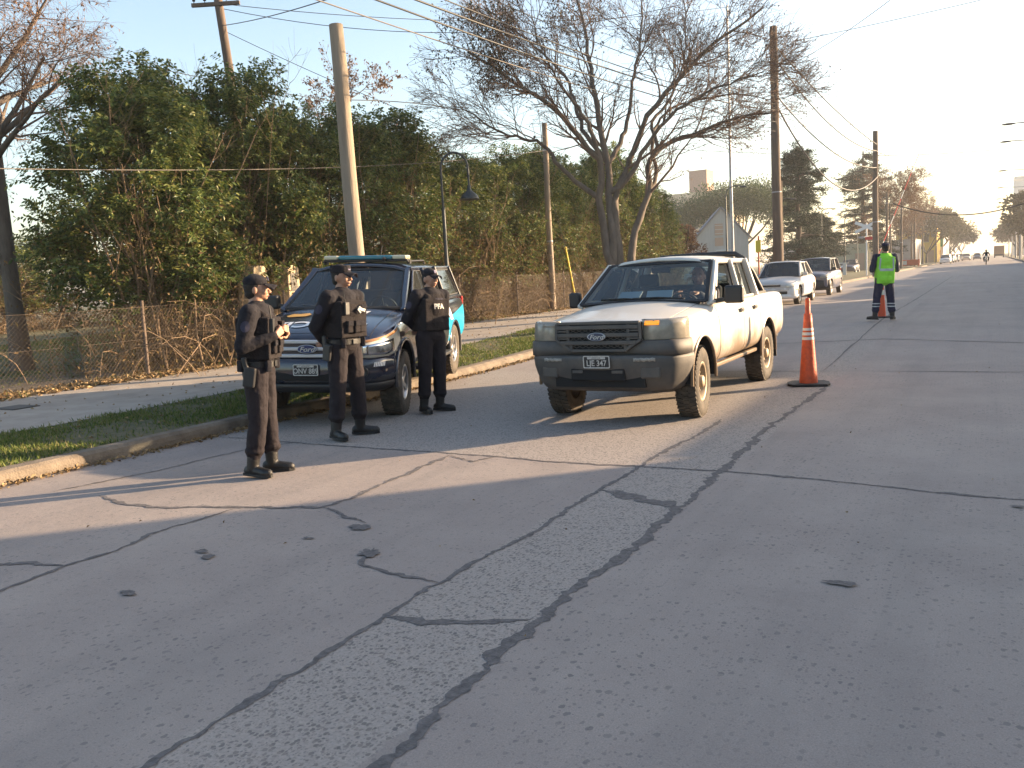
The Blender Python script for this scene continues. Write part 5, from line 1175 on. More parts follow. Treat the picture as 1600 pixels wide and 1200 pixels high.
# ---- generic bare tree
def grow(base, h, r0, nl, seed, spread=.45, m=(9, 7, 6), L=((1.6, 3.2), (.7, 1.4), (.25, .6)), upb=.5, droop=0., lean=(0, 0)):
    global rng; rng = np.random.default_rng(seed); K = 9; base = np.array(base, float)
    tr = [base+np.array([lean[0]*t*t+rng.normal(0, .015*h*.1), lean[1]*t*t+rng.normal(0, .015*h*.1), h*t]) for t in np.linspace(0, 1, K)]; P0 = np.array(tr)[None]; R0 = (r0*np.linspace(1, .25, K))[None]; R0[0, 0] *= 1.35
    P1, R1 = children(P0, R0, nl, h*spread*.7, h*spread, 48, upb, 8, (.17 if droop else .22), .55, .10, rmin=.02)
    return [P0]+[P1], [R0]+[R1], m, L, droop
def crown_from(P1, R1, m, L, upb=.3, droop=0., out=None, leafn=0, leafL=.06, k3=3):
    P2, R2 = children(P1, R1, m[0], *L[0], 38, upb, 6, .25, .5, .12, out, rmin=.010)
    P3, R3 = children(P2, R2, m[1], *L[1], 36, upb*.7-droop*.5, 5, .2, .5, .14, out, rmin=.0055)
    P4, R4 = children(P3, R3, m[2], *L[2], 34, upb*.5-droop, 4, .2, .55, .16, out, rmin=.0035)
    lf = None
    if leafn:
        n = min(leafn, len(P4)*2); i = rng.integers(0, len(P4), n); C = P4[i, rng.integers(1, 4, n)]; lf = leaves(C, rng.normal(size=(n, 3))-np.array([0, 0, .8]), leafL*(.6+.7*rng.random(n)), leafL*.5)
    return [(P2, R2, 5), (P3, R3, 4), (P4, R4, k3)], lf
def bare_tree(name, label, loc, h, r0, nl, seed, group=None, leafn=0, leafmt=None, leafL=.06, **kw):
    dr = kw.get('droop', 0.); Ps, Rs, m, L, _ = grow((0, 0, -.1), h, r0, nl, seed, **kw)
    t = thing(name, label, 'tree', (loc[0], loc[1], gz(loc[1])+.1), 0, group)
    v = vcat([tubes(Ps[0], Rs[0], 10), tubes(Ps[1], Rs[1], 7)]); npmesh('trunk', v[0], v[1], m_bark, smooth=True, parent=t)
    tw, lf = crown_from(Ps[1], Rs[1], m, L, kw.get('upb', .5)*.6, dr, None, leafn, leafL); v = vcat([tubes(*q) for q in tw]); npmesh('crown', v[0], v[1], m_twig, smooth=True, parent=t)
    if lf is not None: npmesh('leaves', lf[0], [lf[1]], leafmt or m_leafC, parent=t)
    return t
# ---- the big spreading tree on the verge (limb lines in metres from its foot)
LIMBS = [([(-0.06,0.16,1.39),(-0.25,0.23,2.61),(-0.41,0.23,3.24),(-0.21,0.26,3.68),(-0.17,0.12,4.28),(-0.41,-0.14,4.66),(-0.73,-0.5,5.18),(-1.19,-1.03,5.83),(-1.7,-1.47,6.2),(-2.09,-1.92,6.68),(-2.64,-2.4,7.04),(-3.17,-2.76,7.2)], 0.170),
([(0.04,0.22,1.38),(-0.04,0.34,2.59),(-0.13,0.43,3.38),(-0.16,0.62,4.01),(-0.39,0.8,4.83),(-0.61,1.0,5.66),(-0.81,1.23,6.5),(-1.01,1.48,7.36),(-1.27,1.77,8.41),(-1.73,2.13,9.86)], 0.170),
([(0.14,0.28,1.38),(0.1,0.4,2.43),(-0.01,0.45,3.37),(0.33,0.6,3.96),(0.58,0.66,4.69),(0.91,0.74,5.41),(1.35,0.9,5.89),(1.71,1.04,6.23),(2.22,1.21,6.77),(2.92,1.48,7.28),(3.74,1.8,7.84),(4.3,1.96,8.4)], 0.170),
([(0.42,0.43,1.36),(0.51,0.62,2.33),(0.71,0.82,2.94),(0.86,1.01,3.47),(0.73,1.1,4.11),(0.91,1.34,4.57),(1.37,1.68,4.82),(1.98,2.09,5.03),(2.46,2.42,5.2),(3.07,2.83,5.4),(3.76,3.24,5.44)], 0.160),
([(0.29,1.45,4.82),(0.55,1.94,5.39),(0.95,2.57,6.06),(1.16,3.34,7.11),(1.06,4.03,8.32),(0.66,4.89,10.09)], 0.090),
([(-0.41,0.23,3.24),(-0.91,0.11,3.74),(-1.46,0.03,4.34),(-1.8,0.08,4.92),(-2.45,-0.21,5.13),(-3.04,-0.45,5.37),(-3.67,-0.6,5.87),(-4.2,-0.78,6.15),(-4.75,-0.93,6.52)], 0.090),
([(-0.07,0.03,4.71),(-0.38,-0.49,5.57),(-0.79,-0.96,6.14),(-0.99,-1.47,6.94),(-1.03,-1.93,7.68),(-1.02,-2.46,8.49)], 0.080),
([(-0.0,0.43,3.37),(0.35,0.52,3.64),(0.78,0.44,4.35),(1.51,0.38,5.14),(1.97,0.42,5.44),(2.9,0.62,5.83),(3.91,0.95,6.08),(4.68,1.28,6.16)], 0.090),
([(-0.23,0.79,4.03),(-0.13,1.3,4.69),(-0.09,2.07,5.73),(-0.2,2.67,6.64),(-0.27,3.7,8.08),(-0.61,5.09,10.24)], 0.090),
([(0.83,1.1,3.48),(0.92,1.49,3.97),(0.54,1.93,4.84),(0.67,2.86,5.9),(1.62,3.69,6.21),(2.56,4.29,6.24),(3.46,4.68,6.04)], 0.070),
([(-0.47,0.83,4.37),(-0.98,0.99,5.08),(-1.38,1.36,5.97),(-1.93,1.87,7.19),(-3.41,1.92,8.52),(-4.65,1.92,9.59),(-5.64,1.94,10.47)], 0.080)]
def big_tree():
    global rng; rng = np.random.default_rng(3)
    t = thing('street_tree', 'big leafless multi-stemmed spreading tree on the verge behind the white pickup', 'tree', (-9.0, 21.6, .3), 0)
    def resample(P, K):
        P = np.array(P, float)
        for _ in range(1):
            Q = [P[0]]
            for i in range(1, len(P)-1): Q += [P[i]*.75+P[i-1]*.25, P[i]*.75+P[i+1]*.25]
            P = np.array(Q+[P[-1]])
        s = np.r_[0, np.cumsum(np.linalg.norm(np.diff(P, axis=0), axis=1))]; u = np.linspace(0, s[-1], K); return np.stack([np.interp(u, s, P[:, j]) for j in range(3)], 1)
    K = 26; Ps = []; Rs = []
    for i, (pl, r) in enumerate(LIMBS):
        pl = [tuple(p) for p in pl]
        if i in (0, 2, 5, 6, 7, 10): pl = pl[:-1]
        if i < 4: pl = [(pl[0][0]*.8, pl[0][1]*.8, -.35)]+pl
        else:
            allp = np.concatenate(Ps); p0 = np.array(pl[0]); j = np.argmin(np.linalg.norm(allp-p0, axis=1)); pl[0] = tuple(allp[j]); pr = Rs[j//K][j % K]; r = min(r, pr*.9)
        P = resample(pl, K); P[2:-1] += rng.normal(0, .025, (K-3, 3)); s = np.linspace(0, 1, K); Ps.append(P); Rs.append(r*.95*(1-.84*s**.8))
    P0 = np.stack(Ps); R0 = np.stack(Rs); v = tubes(P0, R0, 10); npmesh('trunk', v[0], [v[1]], m_bark, smooth=True, parent=t)
    c = np.array([0, .5, 3.2]); P1 = P0[:, 9:]; R1 = R0[:, 9:]
    Q1, S1 = children(P1, R1, 13, .9, 2.0, 34, .30, 7, .05, .5, .12, c, rmin=.012)
    allP = [(Q1, S1, 5)]
    Q2, S2 = children(Q1, S1, 8, .6, 1.3, 38, .22, 6, .15, .55, .14, c, rmin=.007); Q3, S3 = children(Q2, S2, 7, .35, .85, 36, .15, 4, .15, .6, .16, c, rmin=.0055)
    e1, f1 = children(P1, R1, 22, .4, 1.3, 45, .2, 5, .1, .3, .14, c, rmin=.006)
    v = vcat([tubes(Q1, S1, 5), tubes(Q2, S2, 4), tubes(e1, f1, 4), tubes(Q3, S3, 3)]); npmesh('crown', v[0], v[1], m_twig, smooth=True, parent=t)
    n = 9000; i = rng.integers(0, len(Q3), n); C = Q3[i, rng.integers(1, 4, n)]; lf = leaves(C, rng.normal(size=(n, 3))-np.array([0, 0, .8]), .035+.05*rng.random(n), .03)
    sel = (C[:, 0] < -1.6) & (C[:, 2] > 6.2) & (C[:, 0] > -3.3); C2 = C[sel]; C2 = np.repeat(C2[::2], 4, 0)+rng.normal(0, .10, (len(C2[::2])*4, 3)); l2 = leaves(C2, rng.normal(size=(len(C2), 3))-np.array([0, 0, 1.]), .09, .045)
    npmesh('leaves', lf[0], [lf[1]], m_leafC, parent=t); npmesh('leaf_clusters', l2[0], [l2[1]], m_leafF, parent=t)
big_tree()
bare_tree('tall_tree', 'tall bare tree with drooping twigs and hanging seed clusters at the left edge', (-19.25, 11.35), 13, .20, 38, 21, leafn=6000, leafL=.09, droop=.5, upb=.12, spread=.22, m=(6, 7, 6), L=((.9, 2.0), (.6, 1.3), (.3, .8)), lean=(.25, .2))
bare_tree('seed_tree', 'leafless tree with rust-brown seed clusters rising behind the hedge and thick pole', (-24.5, 29.5), 9.6, .20, 9, 22, leafn=9000, leafL=.15, upb=.5, spread=.36, m=(7, 6, 5), L=((1.0, 2.0), (.5, 1.1), (.25, .5)))
bare_tree('small_tree', 'bare tree leaning over the lawn near the left edge', (-23, 10.4), 5.2, .16, 8, 23, leafn=1500, leafL=.08, droop=.3, upb=.2, spread=.6, m=(8, 6, 5), L=((1.0, 2.0), (.5, 1.1), (.25, .5)), lean=(1.6, 1))
for i, (x, y, h, sd_, lab) in enumerate([(-9.0, 95, 7.6, 31, 'leafless street tree right of the raised crossing barrier'), (-9.4, 112, 8.6, 32, 'brownish leafless tree just behind the crossing barrier'), (-9.6, 130, 9.5, 33, 'bare street tree in front of the low grey shop'), (-9.6, 152, 9.5, 36, 'bare street tree before the yellow shop front')]):
    bare_tree('bare_tree', lab, (x, y), h, .16, 9, sd_, leafn=9000, leafL=.16, upb=.35, spread=.55, m=(9, 7, 5), L=((1.0, 2.2), (.6, 1.3), (.3, .7)))
# ---- cedars
def cedar(label, x, y, h, seed, sp):
    global rng; rng = np.random.default_rng(seed); t = thing('cedar_tree', label, 'tree', (x, y, gz(y)), 0)
    K = 8; P0 = np.stack([np.array([rng.normal(0, .08), rng.normal(0, .08), h*u]) for u in np.linspace(0, 1, K)])[None]; R0 = (h*.028*np.linspace(1, .2, K))[None]; v0 = tubes(P0, R0, 10)
    n = 78 if h < 12 else 105; z = h*(.13+.85*rng.random(n)); ph = 2*np.pi*rng.random(n); u = z/h; L = sp*np.interp(u, [.1, .3, .6, .85, 1], [.9, 1, .72, .48, .16])*(.4+.8*rng.random(n)); A = np.c_[np.zeros(n), np.zeros(n), z]; d = nrm(np.c_[np.cos(ph), np.sin(ph), np.full(n, .12)]); pts = [A]
    for j in range(1, 6): dj = d+np.array([0, 0, .12-.11*j]); pts.append(pts[-1]+dj*(L/5)[:, None])
    P1 = np.stack(pts, 1); R1 = (.05+.02*L)[:, None]*np.linspace(1, .3, 6); P2, R2 = children(P1, R1, 7, .5, 1.3, 55, -.05, 4, .3, .5, .08, rmin=.012)
    v = vcat([v0, tubes(P1, R1, 5)]); npmesh('trunk', v[0], v[1], m_barkd, smooth=True, parent=t)
    PP = P2.reshape(-1, 3); m_ = 40; C = np.repeat(PP, m_//2, 0); C = C+rng.normal(0, .17, C.shape)*np.array([1, 1, .28]); lf = leaves(C, rng.normal(size=C.shape)*np.array([1, 1, .35]), .20, .07); npmesh('needles', lf[0], [lf[1]], m_leafD, parent=t)
cedar('dark cedar with layered boughs right of the tall wooden pole', -13.9, 74, 10.8, 41, 3.3)
cedar('dark cedar with layered boughs behind the crossing sign', -13.6, 112, 14.2, 42, 5.0)
cedar('low dark conifer between the two tall cedars', -15.4, 90, 6.0, 43, 3.6)
# ---- leafy crowns
def leafy(name, label, x, y, h, w, seed, mt, zf=.45, nclump=60, per=150, leafL=.22, group=None, flat=.6, tr=.2):
    global rng; rng = np.random.default_rng(seed); t = thing(name, label, 'tree', (x, y, gz(y)), 0, group); K = 6
    n = 9; ph = 2*np.pi*rng.random(n); tips = np.c_[np.cos(ph)*w*.33, np.sin(ph)*w*.33, np.full(n, h*.82)+rng.normal(0, h*.05, n)]; A = np.array([0, 0, h*zf*.55])
    P = np.stack([A*(1-u)+tips*u+np.c_[np.cos(ph), np.sin(ph), np.zeros(n)]*w*.06*math.sin(u*3) for u in np.linspace(0, 1, K)], 1); Rr = tr*.55*np.linspace(1, .2, K)[None].repeat(n, 0)
    T0 = np.stack([A*u-np.array([0, 0, .2])*(1-u) for u in np.linspace(0, 1, K)])[None]; v = vcat([tubes(T0, tr*np.linspace(1.2, .7, K)[None], 9), tubes(P, Rr, 6)]); npmesh('trunk', v[0], v[1], m_barkd, smooth=True, parent=t)
    c = nrm(rng.normal(size=(nclump, 3))); c[:, 2] = np.abs(c[:, 2])*1.0-.25; rad = (.6+.4*rng.random(nclump))[:, None]; C0 = np.array([0, 0, h*zf+ (h*(1-zf))*.42])+c*rad*np.array([w*.5, w*.5, h*(1-zf)*flat]); cr = w*(.07+.07*rng.random(nclump)); i = np.repeat(np.arange(nclump), per); off = nrm(rng.normal(size=(len(i), 3)))*(rng.random(len(i))**.4)[:, None]*cr[i][:, None]*np.array([1, 1, .75])
    lf = leaves(C0[i]+off, off+rng.normal(size=off.shape)*.05, leafL*(.7+.6*rng.random(len(i))), leafL*.5); npmesh('crown', lf[0], [lf[1]], mt, parent=t); return t
leafy('umbrella_tree', 'broad green umbrella-shaped tree behind the corrugated shed', -31.5, 124, 13.2, 19, 51, m_leafE, .5, 95, 330, .34, tr=.35)
leafy('leafy_tree', 'small reddish-brown shrubby tree at the far end of the hedge', -15.4, 46.2, 4.3, 3.4, 53, m_leafC, .2, 50, 120, .16)
for i in range(9):
    leafy('avenue_tree', 'hazy round tree in the far row left of the road', -9.5-random.uniform(0, 3), 175+i*22, random.uniform(10, 13), 12, 60+i, m_leafF, .3, 50, 70, .6, 'far trees left of the road')
for i in range(9):
    leafy('avenue_tree', 'hazy dark tree in the far row right of the road', 5.4+random.uniform(0, 2.5), 128+i*24, random.uniform(8.5, 11), 10, 80+i, m_leafF, .3, 50, 70, .6, 'far trees right of the road')
for i in range(6): leafy('background_tree', 'dull green tree in the belt far beyond the shed and hedge', -52-random.uniform(0, 25), 105+i*18, random.uniform(6, 8), 12, 95+i, m_leafF, .25, 50, 80, .5, 'tree belt beyond the hedge')
# ------------------------------------------------------------ street furniture, fence, poles, cables
m_wood = mat('pole_wood', (.20, .155, .115), .9, col2=(.32, .26, .20), scale=5, bump=.7, bscale=18, stretch=(1, 1, .12))
m_woodd = mat('pole_wood_dark', (.085, .062, .048), .9, col2=(.15, .11, .085), scale=5, bump=.7, bscale=18, stretch=(1, 1, .12))
m_wire = mat('cable', (.02, .02, .022), .6); m_wirep = mat('pale_cable', (.10, .085, .075), .6)
m_galv = mat('galvanised', (.30, .30, .31), .5, .3, var=.15)
m_link = mat('fence_wire', (.085, .062, .045), .6, .3)
m_green = mat('dark_green_steel', (.03, .04, .045), .5)
m_orange = mat('cone_orange', (.72, .10, .022), .55, col2=(.42, .065, .025), scale=16, bump=.2, bscale=40)
m_orangef = mat('cone_orange_dull', (.62, .08, .025), .55)
m_cwhite = mat('cone_white', (.62, .60, .56), .4, var=.1)
m_yel = mat('yellow_paint', (.75, .55, .04), .5)
def cone(label, x, y, h, stacked, group=None):
    t = thing('traffic_cone', label, 'cone', (x, y, gz(y)+.006), R(12)); k = h/1.12
    mb = MB(); pl = [(.22, -.20), (.26, -.10), (.26, .10), (.20, .22), (-.20, .22), (-.26, .10), (-.26, -.10), (-.20, -.22)]; mb.prism([(a*k, b*k) for a, b in pl], 0, .028, 'z'); mb.build('base', m_rub, t, bevel=.008)
    mb = MB(); H = .92*k if stacked else h
    zs = [.028, .06, .45*H, .62*H, .655*H, .70*H, .735*H, .79*H, .81*H, .87*H, H]; rad = lambda z: (.105-.078*(z/(H if not stacked else H*1.12)))*k+.012
    mb.lathe([(rad(z), z) for z in zs]+[(.012, H)], 28)
    if stacked:
        z0 = .80*k; mb.lathe([(.050*k, z0), (.050*k, z0+.10), (.034*k, z0+.105), (.030*k, h-.05), (.028*k, h-.01), (.012, h)], 24)
    o = mb.build('body', m_orange if stacked else m_orangef, t)
    for a, b in (((.635, .675), (.70, .74), (.765, .80)) if stacked else ((.62, .76),)): MB().lathe([(rad(a*H)+.002, a*H), (rad(b*H)+.002, b*H)], 28).build('reflective_band', m_cwhite, t)
    return t
cone('tall orange cone with white bands on a black octagonal base beside the white pickup', -2.05, 11.4, 1.12, True)
cone('orange cone on the road between the traffic officer\'s legs', -2.16, 21.0, .82, False)
def pole(name, label, x, y, h, r0, r1, mt, lean=(0, 0), arms=(), cat='pole', n=14, edge=True):
    t = thing(name, label, cat, (x, y, gz(y)+.08)); K = 8
    mb = MB(); mb.tube([(lean[0]*u+.012*math.sin(u*9), lean[1]*u, h*u) for u in [i/(K-1) for i in range(K)]], [(r0+(r1-r0)*i/(K-1))*(1+.02*math.sin(i*2.3)) for i in range(K)], n); mb.build('shaft', mt, t)
    if name == 'utility_pole' and 'thick' not in label:
        for u in (.38, .86):
            c = (lean[0]*u+.012*math.sin(u*9), lean[1]*u, h*u); rr_ = (r0+(r1-r0)*u)*1.03+.004; MB().lathe([(rr_-.01, -.03), (rr_, -.028), (rr_, .028), (rr_-.01, .03)], n, c).build('metal_band', m_galv, t)
        u = .93; c = Vector((lean[0]*u, lean[1]*u, h*u)); MB().tube([c+Vector((-.25, -.25, 0)), c+Vector((.02, .02, 0))], .012, 6).build('hook_bolt', m_galv, t); MB().ell(c+Vector((-.27, -.27, 0)), (.04, .04, .055)).build('insulator', m_cav, t)
    for (z, w, az) in arms:
        c = Vector((lean[0]*z/h, lean[1]*z/h, z)); d = Vector((math.cos(az), math.sin(az), 0)); mb = MB(); mb.beam(c-d*w+Vector((0, -.12, 0)), c+d*w+Vector((0, -.12, 0)), .09, .11); o = mb.build('crossarm', m_woodd, t)
        for f in (-.9, -.45, .45, .9): MB().lathe([(.012, 0), (.012, .06), (.045, .07), (.05, .11), (.03, .15), (.001, .16)], 10, c+d*w*f+Vector((0, -.12, .05))).build('insulator', m_cav, o)
    return t
pole('utility_pole', 'thick pale sawn-off wooden pole rising behind the police pickup', -10.15, 12.45, 6.15, .155, .125, m_wood, (-.12, 0))
pole('utility_pole', 'leaning wooden pole with a crossarm rising above the privet clump', -20.15, 20.1, 12.5, .17, .12, m_woodd, (-1.1, -.15), ((10.2, .75, R(28)), ))
pole('utility_pole', 'slender wooden pole standing at the hedge between lamp and spreading tree', -13.65, 27.35, 6.55, .11, .095, m_wood)
t = pole('utility_pole', 'tall dark wooden pole with sunlit edge right of the white pickup', -9.0, 42.6, 12.3, .25, .17, m_woodd, (-.06, 0)); 
MB().tube([(.22, .14, 0), (.18, .12, 5.2)], .035, 8).build('sunlit_edge_strip', m_wood, t)  # pale tube added to stand in for the shaft's sunlit edge
pole('utility_pole', 'dark wooden pole behind the crossing sign and barrier', -7.2, 66, 10.1, .22, .17, m_woodd, (0, 0), ())
pole('utility_pole', 'wooden pole on the right-hand pavement carrying the cable across the road', 5.6, 43.4, 12.9, .2, .14, m_woodd)
for k, (x, y, h) in enumerate(((-8.6, 88, 7.4), (-8.7, 104, 7.6), (-8.8, 124, 8.2), (-8.6, 170, 8.0))): pole('utility_pole', ('dark pole just right of the barrier, behind the bare trees', 'thin pole among bare branches before the shop row', 'wooden pole before the awning building', 'far pole beside the blue shop sign')[k], x, y, h, .13, .10, m_woodd)
pole('metal_mast', 'tall thin pale metal mast in front of the corrugated shed', -14.2, 54, 17, .11, .05, m_galv, cat='mast')
def arm_lamp(label, x, y, tip, z, group):
    t = thing('street_lamp', label, 'street lamp', (x, y, gz(y)+.1), 0, group); MB().tube([(0, 0, 0), (0, 0, z-.6), (-.25, 0, z-.15)], [.09, .06, .05], 10).build('post', m_galv, t)
    mb = MB(); mb.tube([(-.2, 0, z-.25), (-1.2, 0, z), (tip-x, 0, z+.12)], [.05, .04, .035], 8); mb.build('arm', m_galv, t); MB().ell((tip-x-.25, 0, z+.10), (.38, .13, .07)).build('lamp_head', m_plas, t)
for k, (y, z) in enumerate(((59, 8.5), (69, 8.6), (93, 8.6), (117, 8.6), (141, 8.6), (165, 8.6))): arm_lamp('lamp arm reaching over the road from the right-hand kerb', 4.3, y, 1.0, z, 'lamp arms along the right kerb')
for k, y in enumerate((132, 158, 186, 220, 260)): pole('utility_pole', 'far %s pole on the right-hand pavement'%('pale concrete', 'second pale', 'third pale', 'small pale', 'smallest pale')[k], 3.9, y, 9.0, .16, .11, m_galv)
# swan-neck lamp
t = thing('street_lamp', 'dark swan-neck lamp post with a bell shade in front of the hedge', 'street lamp', (-12.75, 19.3, gz(19.3)+.1))
arc = [(0, 0, 0), (0, 0, 1.3)]; MB().tube([(0, 0, 0), (0, 0, 1.2), (0, 0, 3.25)], [.06, .055, .05], 10).build('post', m_green, t)
cx, cz, rr = .34, 4.25, .36; mb = MB(); d2 = Vector((.80, .60, 0))
pts = [Vector((0, 0, 3.2)), Vector((0, 0, 4.2))]+[Vector((0, 0, 4.25))+d2*(rr-rr*math.cos(a))+Vector((0, 0, rr*1.15*math.sin(a))) for a in [R(15*k) for k in range(1, 13)]]+[Vector((0, 0, 4.0))+d2*rr*2]
mb.tube(pts, .032, 8); mb.build('arm', m_green, t); hc = d2*rr*2
mb = MB(); mb.lathe([(.028, 4.0), (.028, 3.78)], 10, (hc.x, hc.y, 0)); mb.lathe([(.05, 3.80), (.055, 3.70), (.07, 3.66), (.20, 3.55), (.25, 3.46), (.255, 3.42), (.24, 3.42), (.18, 3.5), (.001, 3.6)], 24, (hc.x, hc.y, 0)); mb.build('lamp_shade', m_green, t)
for k, (x, y) in enumerate(((-13.2, 49), (-13, 62), (-12.8, 78), (-12.6, 90), (-12.6, 99))):
    t = thing('street_lamp', 'dark slim lamp post by the railway station, %s from the left'%('first', 'second', 'third', 'fourth', 'fifth')[k], 'street lamp', (x, y, gz(y)+.1)); MB().tube([(0, 0, 0), (0, 0, 5.2)], [.06, .04], 8).build('post', m_green, t); mb = MB(); mb.tube([(0, 0, 5.2), (.1, 0, 5.6), (.5, 0, 5.75), (.9, 0, 5.7)], .03, 6); mb.build('arm', m_green, t); MB().ell((1.0, 0, 5.65), (.2, .1, .06)).build('lamp_head', m_green, t)
t = thing('guy_wire_guard', 'slanted yellow guy-wire guard tube in front of the hedge', 'guard tube', (-13.65, 29.4, .35)); MB().tube([(0, 0, 0), (-.12, -.55, 2.3)], .035, 8).build('tube', m_yel, t); MB().tube([(-.12, -.55, 2.3), (-.45, -2.1, 6.6)], .008, 5).build('guy_wire', m_wire, t)
# yellow sign
t = thing('bus_stop_sign', 'small yellow sign plate on an orange post right of the white pickup', 'sign', (-8.9, 38.2, .35)); MB().tube([(0, 0, 0), (0, 0, 2.5)], .035, 8).build('post', m_orangef, t)
MB().box((0, -.06, 2.05), (.22, .03, .52), (0, 0, R(8))).build('sign_plate', mat('sign_yellow', (.80, .62, .06), .5), t, bevel=.01)
t = thing('orange_barrier', 'orange slatted traffic barrier on the verge beside the yellow sign', 'barrier', (-8.4, 39.4, .35)); 
for x in (-.45, .45): MB().box((x, 0, .5), (.05, .05, 1.0)).build('leg', m_orangef, t)
for z in (.35, .85): MB().box((0, -.035, z), (1.1, .02, .18)).build('board', m_orange, t)
# gas / meter cabinets
m_conc = mat('cabinet_render', (.42, .33, .22), .9, var=.12, scale=4, bump=.2)
for k, (x, y) in enumerate(((-14.55, 14.05), (-14.55, 15.1))):
    t = thing('meter_cabinet', 'beige rendered meter cabinet under the hedge, %s'%('with a plain front, left of the pair', 'with a dark door, right of the pair')[k], 'cabinet', (x, y, .12), R(15))
    mb = MB(); mb.prism([(-.27, 0), (.27, 0), (.27, 1.98), (.18, 2.06), (-.18, 2.06), (-.27, 1.98)], -.22, .22, 'x'); mb.build('body', m_conc, t, bevel=.015)
    if k: MB().box((.225, -.02, 1.66), (.02, .30, .42)).build('cabinet_door', m_plas, t, bevel=.005)
# chain link fence
def fence(label, y0, y1, x, h, posts):
    t = thing('chain_link_fence', label, 'fence', (x, y0, gz(y0)+.11)); L = y1-y0; s = .078; ang = L+h; P = []; n = int((L+h)/s)
    for k in range(n):
        a = -h+k*s
        for dr in (1, -1):
            lo, hi = (a, a+h) if dr > 0 else (a+h, a); za, zb = 0., h
            pa, pb = [lo, 0.], [hi, h]
            def clip(p, q):
                for lim, sg in ((0., 1), (L, -1)):
                    if (p[0]-lim)*sg < 0:
                        if (q[0]-lim)*sg < 0: return None
                        f = (lim-p[0])/(q[0]-p[0]); p[:] = [lim, p[1]+(q[1]-p[1])*f]
                return p
            if clip(pa, pb) is None or clip(pb, pa) is None: continue
            m_ = [(pa[0]+pb[0])/2, (pa[1]+pb[1])/2]; sag = .035*math.sin(m_[0]*2.1)+.02*math.sin(m_[0]*5)
            P.append([(.004*dr, pa[0], pa[1]), (.004*dr+sag, m_[0], m_[1]), (.004*dr, pb[0], pb[1]*(1+.02*math.sin(pb[0]*1.7)))])
    P = np.array(P); P[:, :, 2] += np.array([[gz(y0+v)-gz(y0) for v in row] for row in P[:, :, 1]]); v = tubes(P, np.full(P.shape[:2], .0023), 3); npmesh('chain_link', v[0], [v[1]], m_link, parent=t)
    for f in (.02, .55, 1.):
        mb = MB(); mb.tube([(.01*math.sin(k*1.3), L*k/24, h*f+gz(y0+L*k/24)-gz(y0)+.012*math.sin(k*2.)) for k in range(25)], .0035, 4); mb.build('tension_wire', m_link, t)
    for py in posts: mb = MB(); mb.tube([(-.03, py-y0, gz(py)-gz(y0)-.1), (-.03+.03*math.sin(py*3), py-y0+.02, h+.12+gz(py)-gz(y0))], .032, 8); mb.build('fence_post', m_woodd, t)
fence('rusty chain link fence running in front of the long hedge', 2.0, 34.0, -13.75, 1.32, (2.2, 5.6, 10.5, 14.2, 17.8, 21.4, 25, 28.6, 32.2))
for k, (x, y) in enumerate(((-22.4, 13.2), (-22.8, 10.6), (-22, 16))):
    t = thing('garden_post', 'stubby dark post on the lawn behind the fence, %s'%('nearest the privet clump', 'at the left edge', 'hidden deepest behind leaves')[k], 'post', (x, y, .1)); MB().tube([(0, 0, 0), (0, 0, 1.35)], [.10, .09], 10).build('shaft', m_woodd, t)
# cover set in the pavement
t = thing('manhole_cover', 'small square iron cover set in the pavement at the left', 'cover', (-12.2, 7.05, .1295)); MB().box((0, 0, .004), (.52, .40, .008)).build('lid', m_plasd, t); MB().box((0, 0, .006), (.42, .30, .008)).build('lid_panel', m_plas, t)
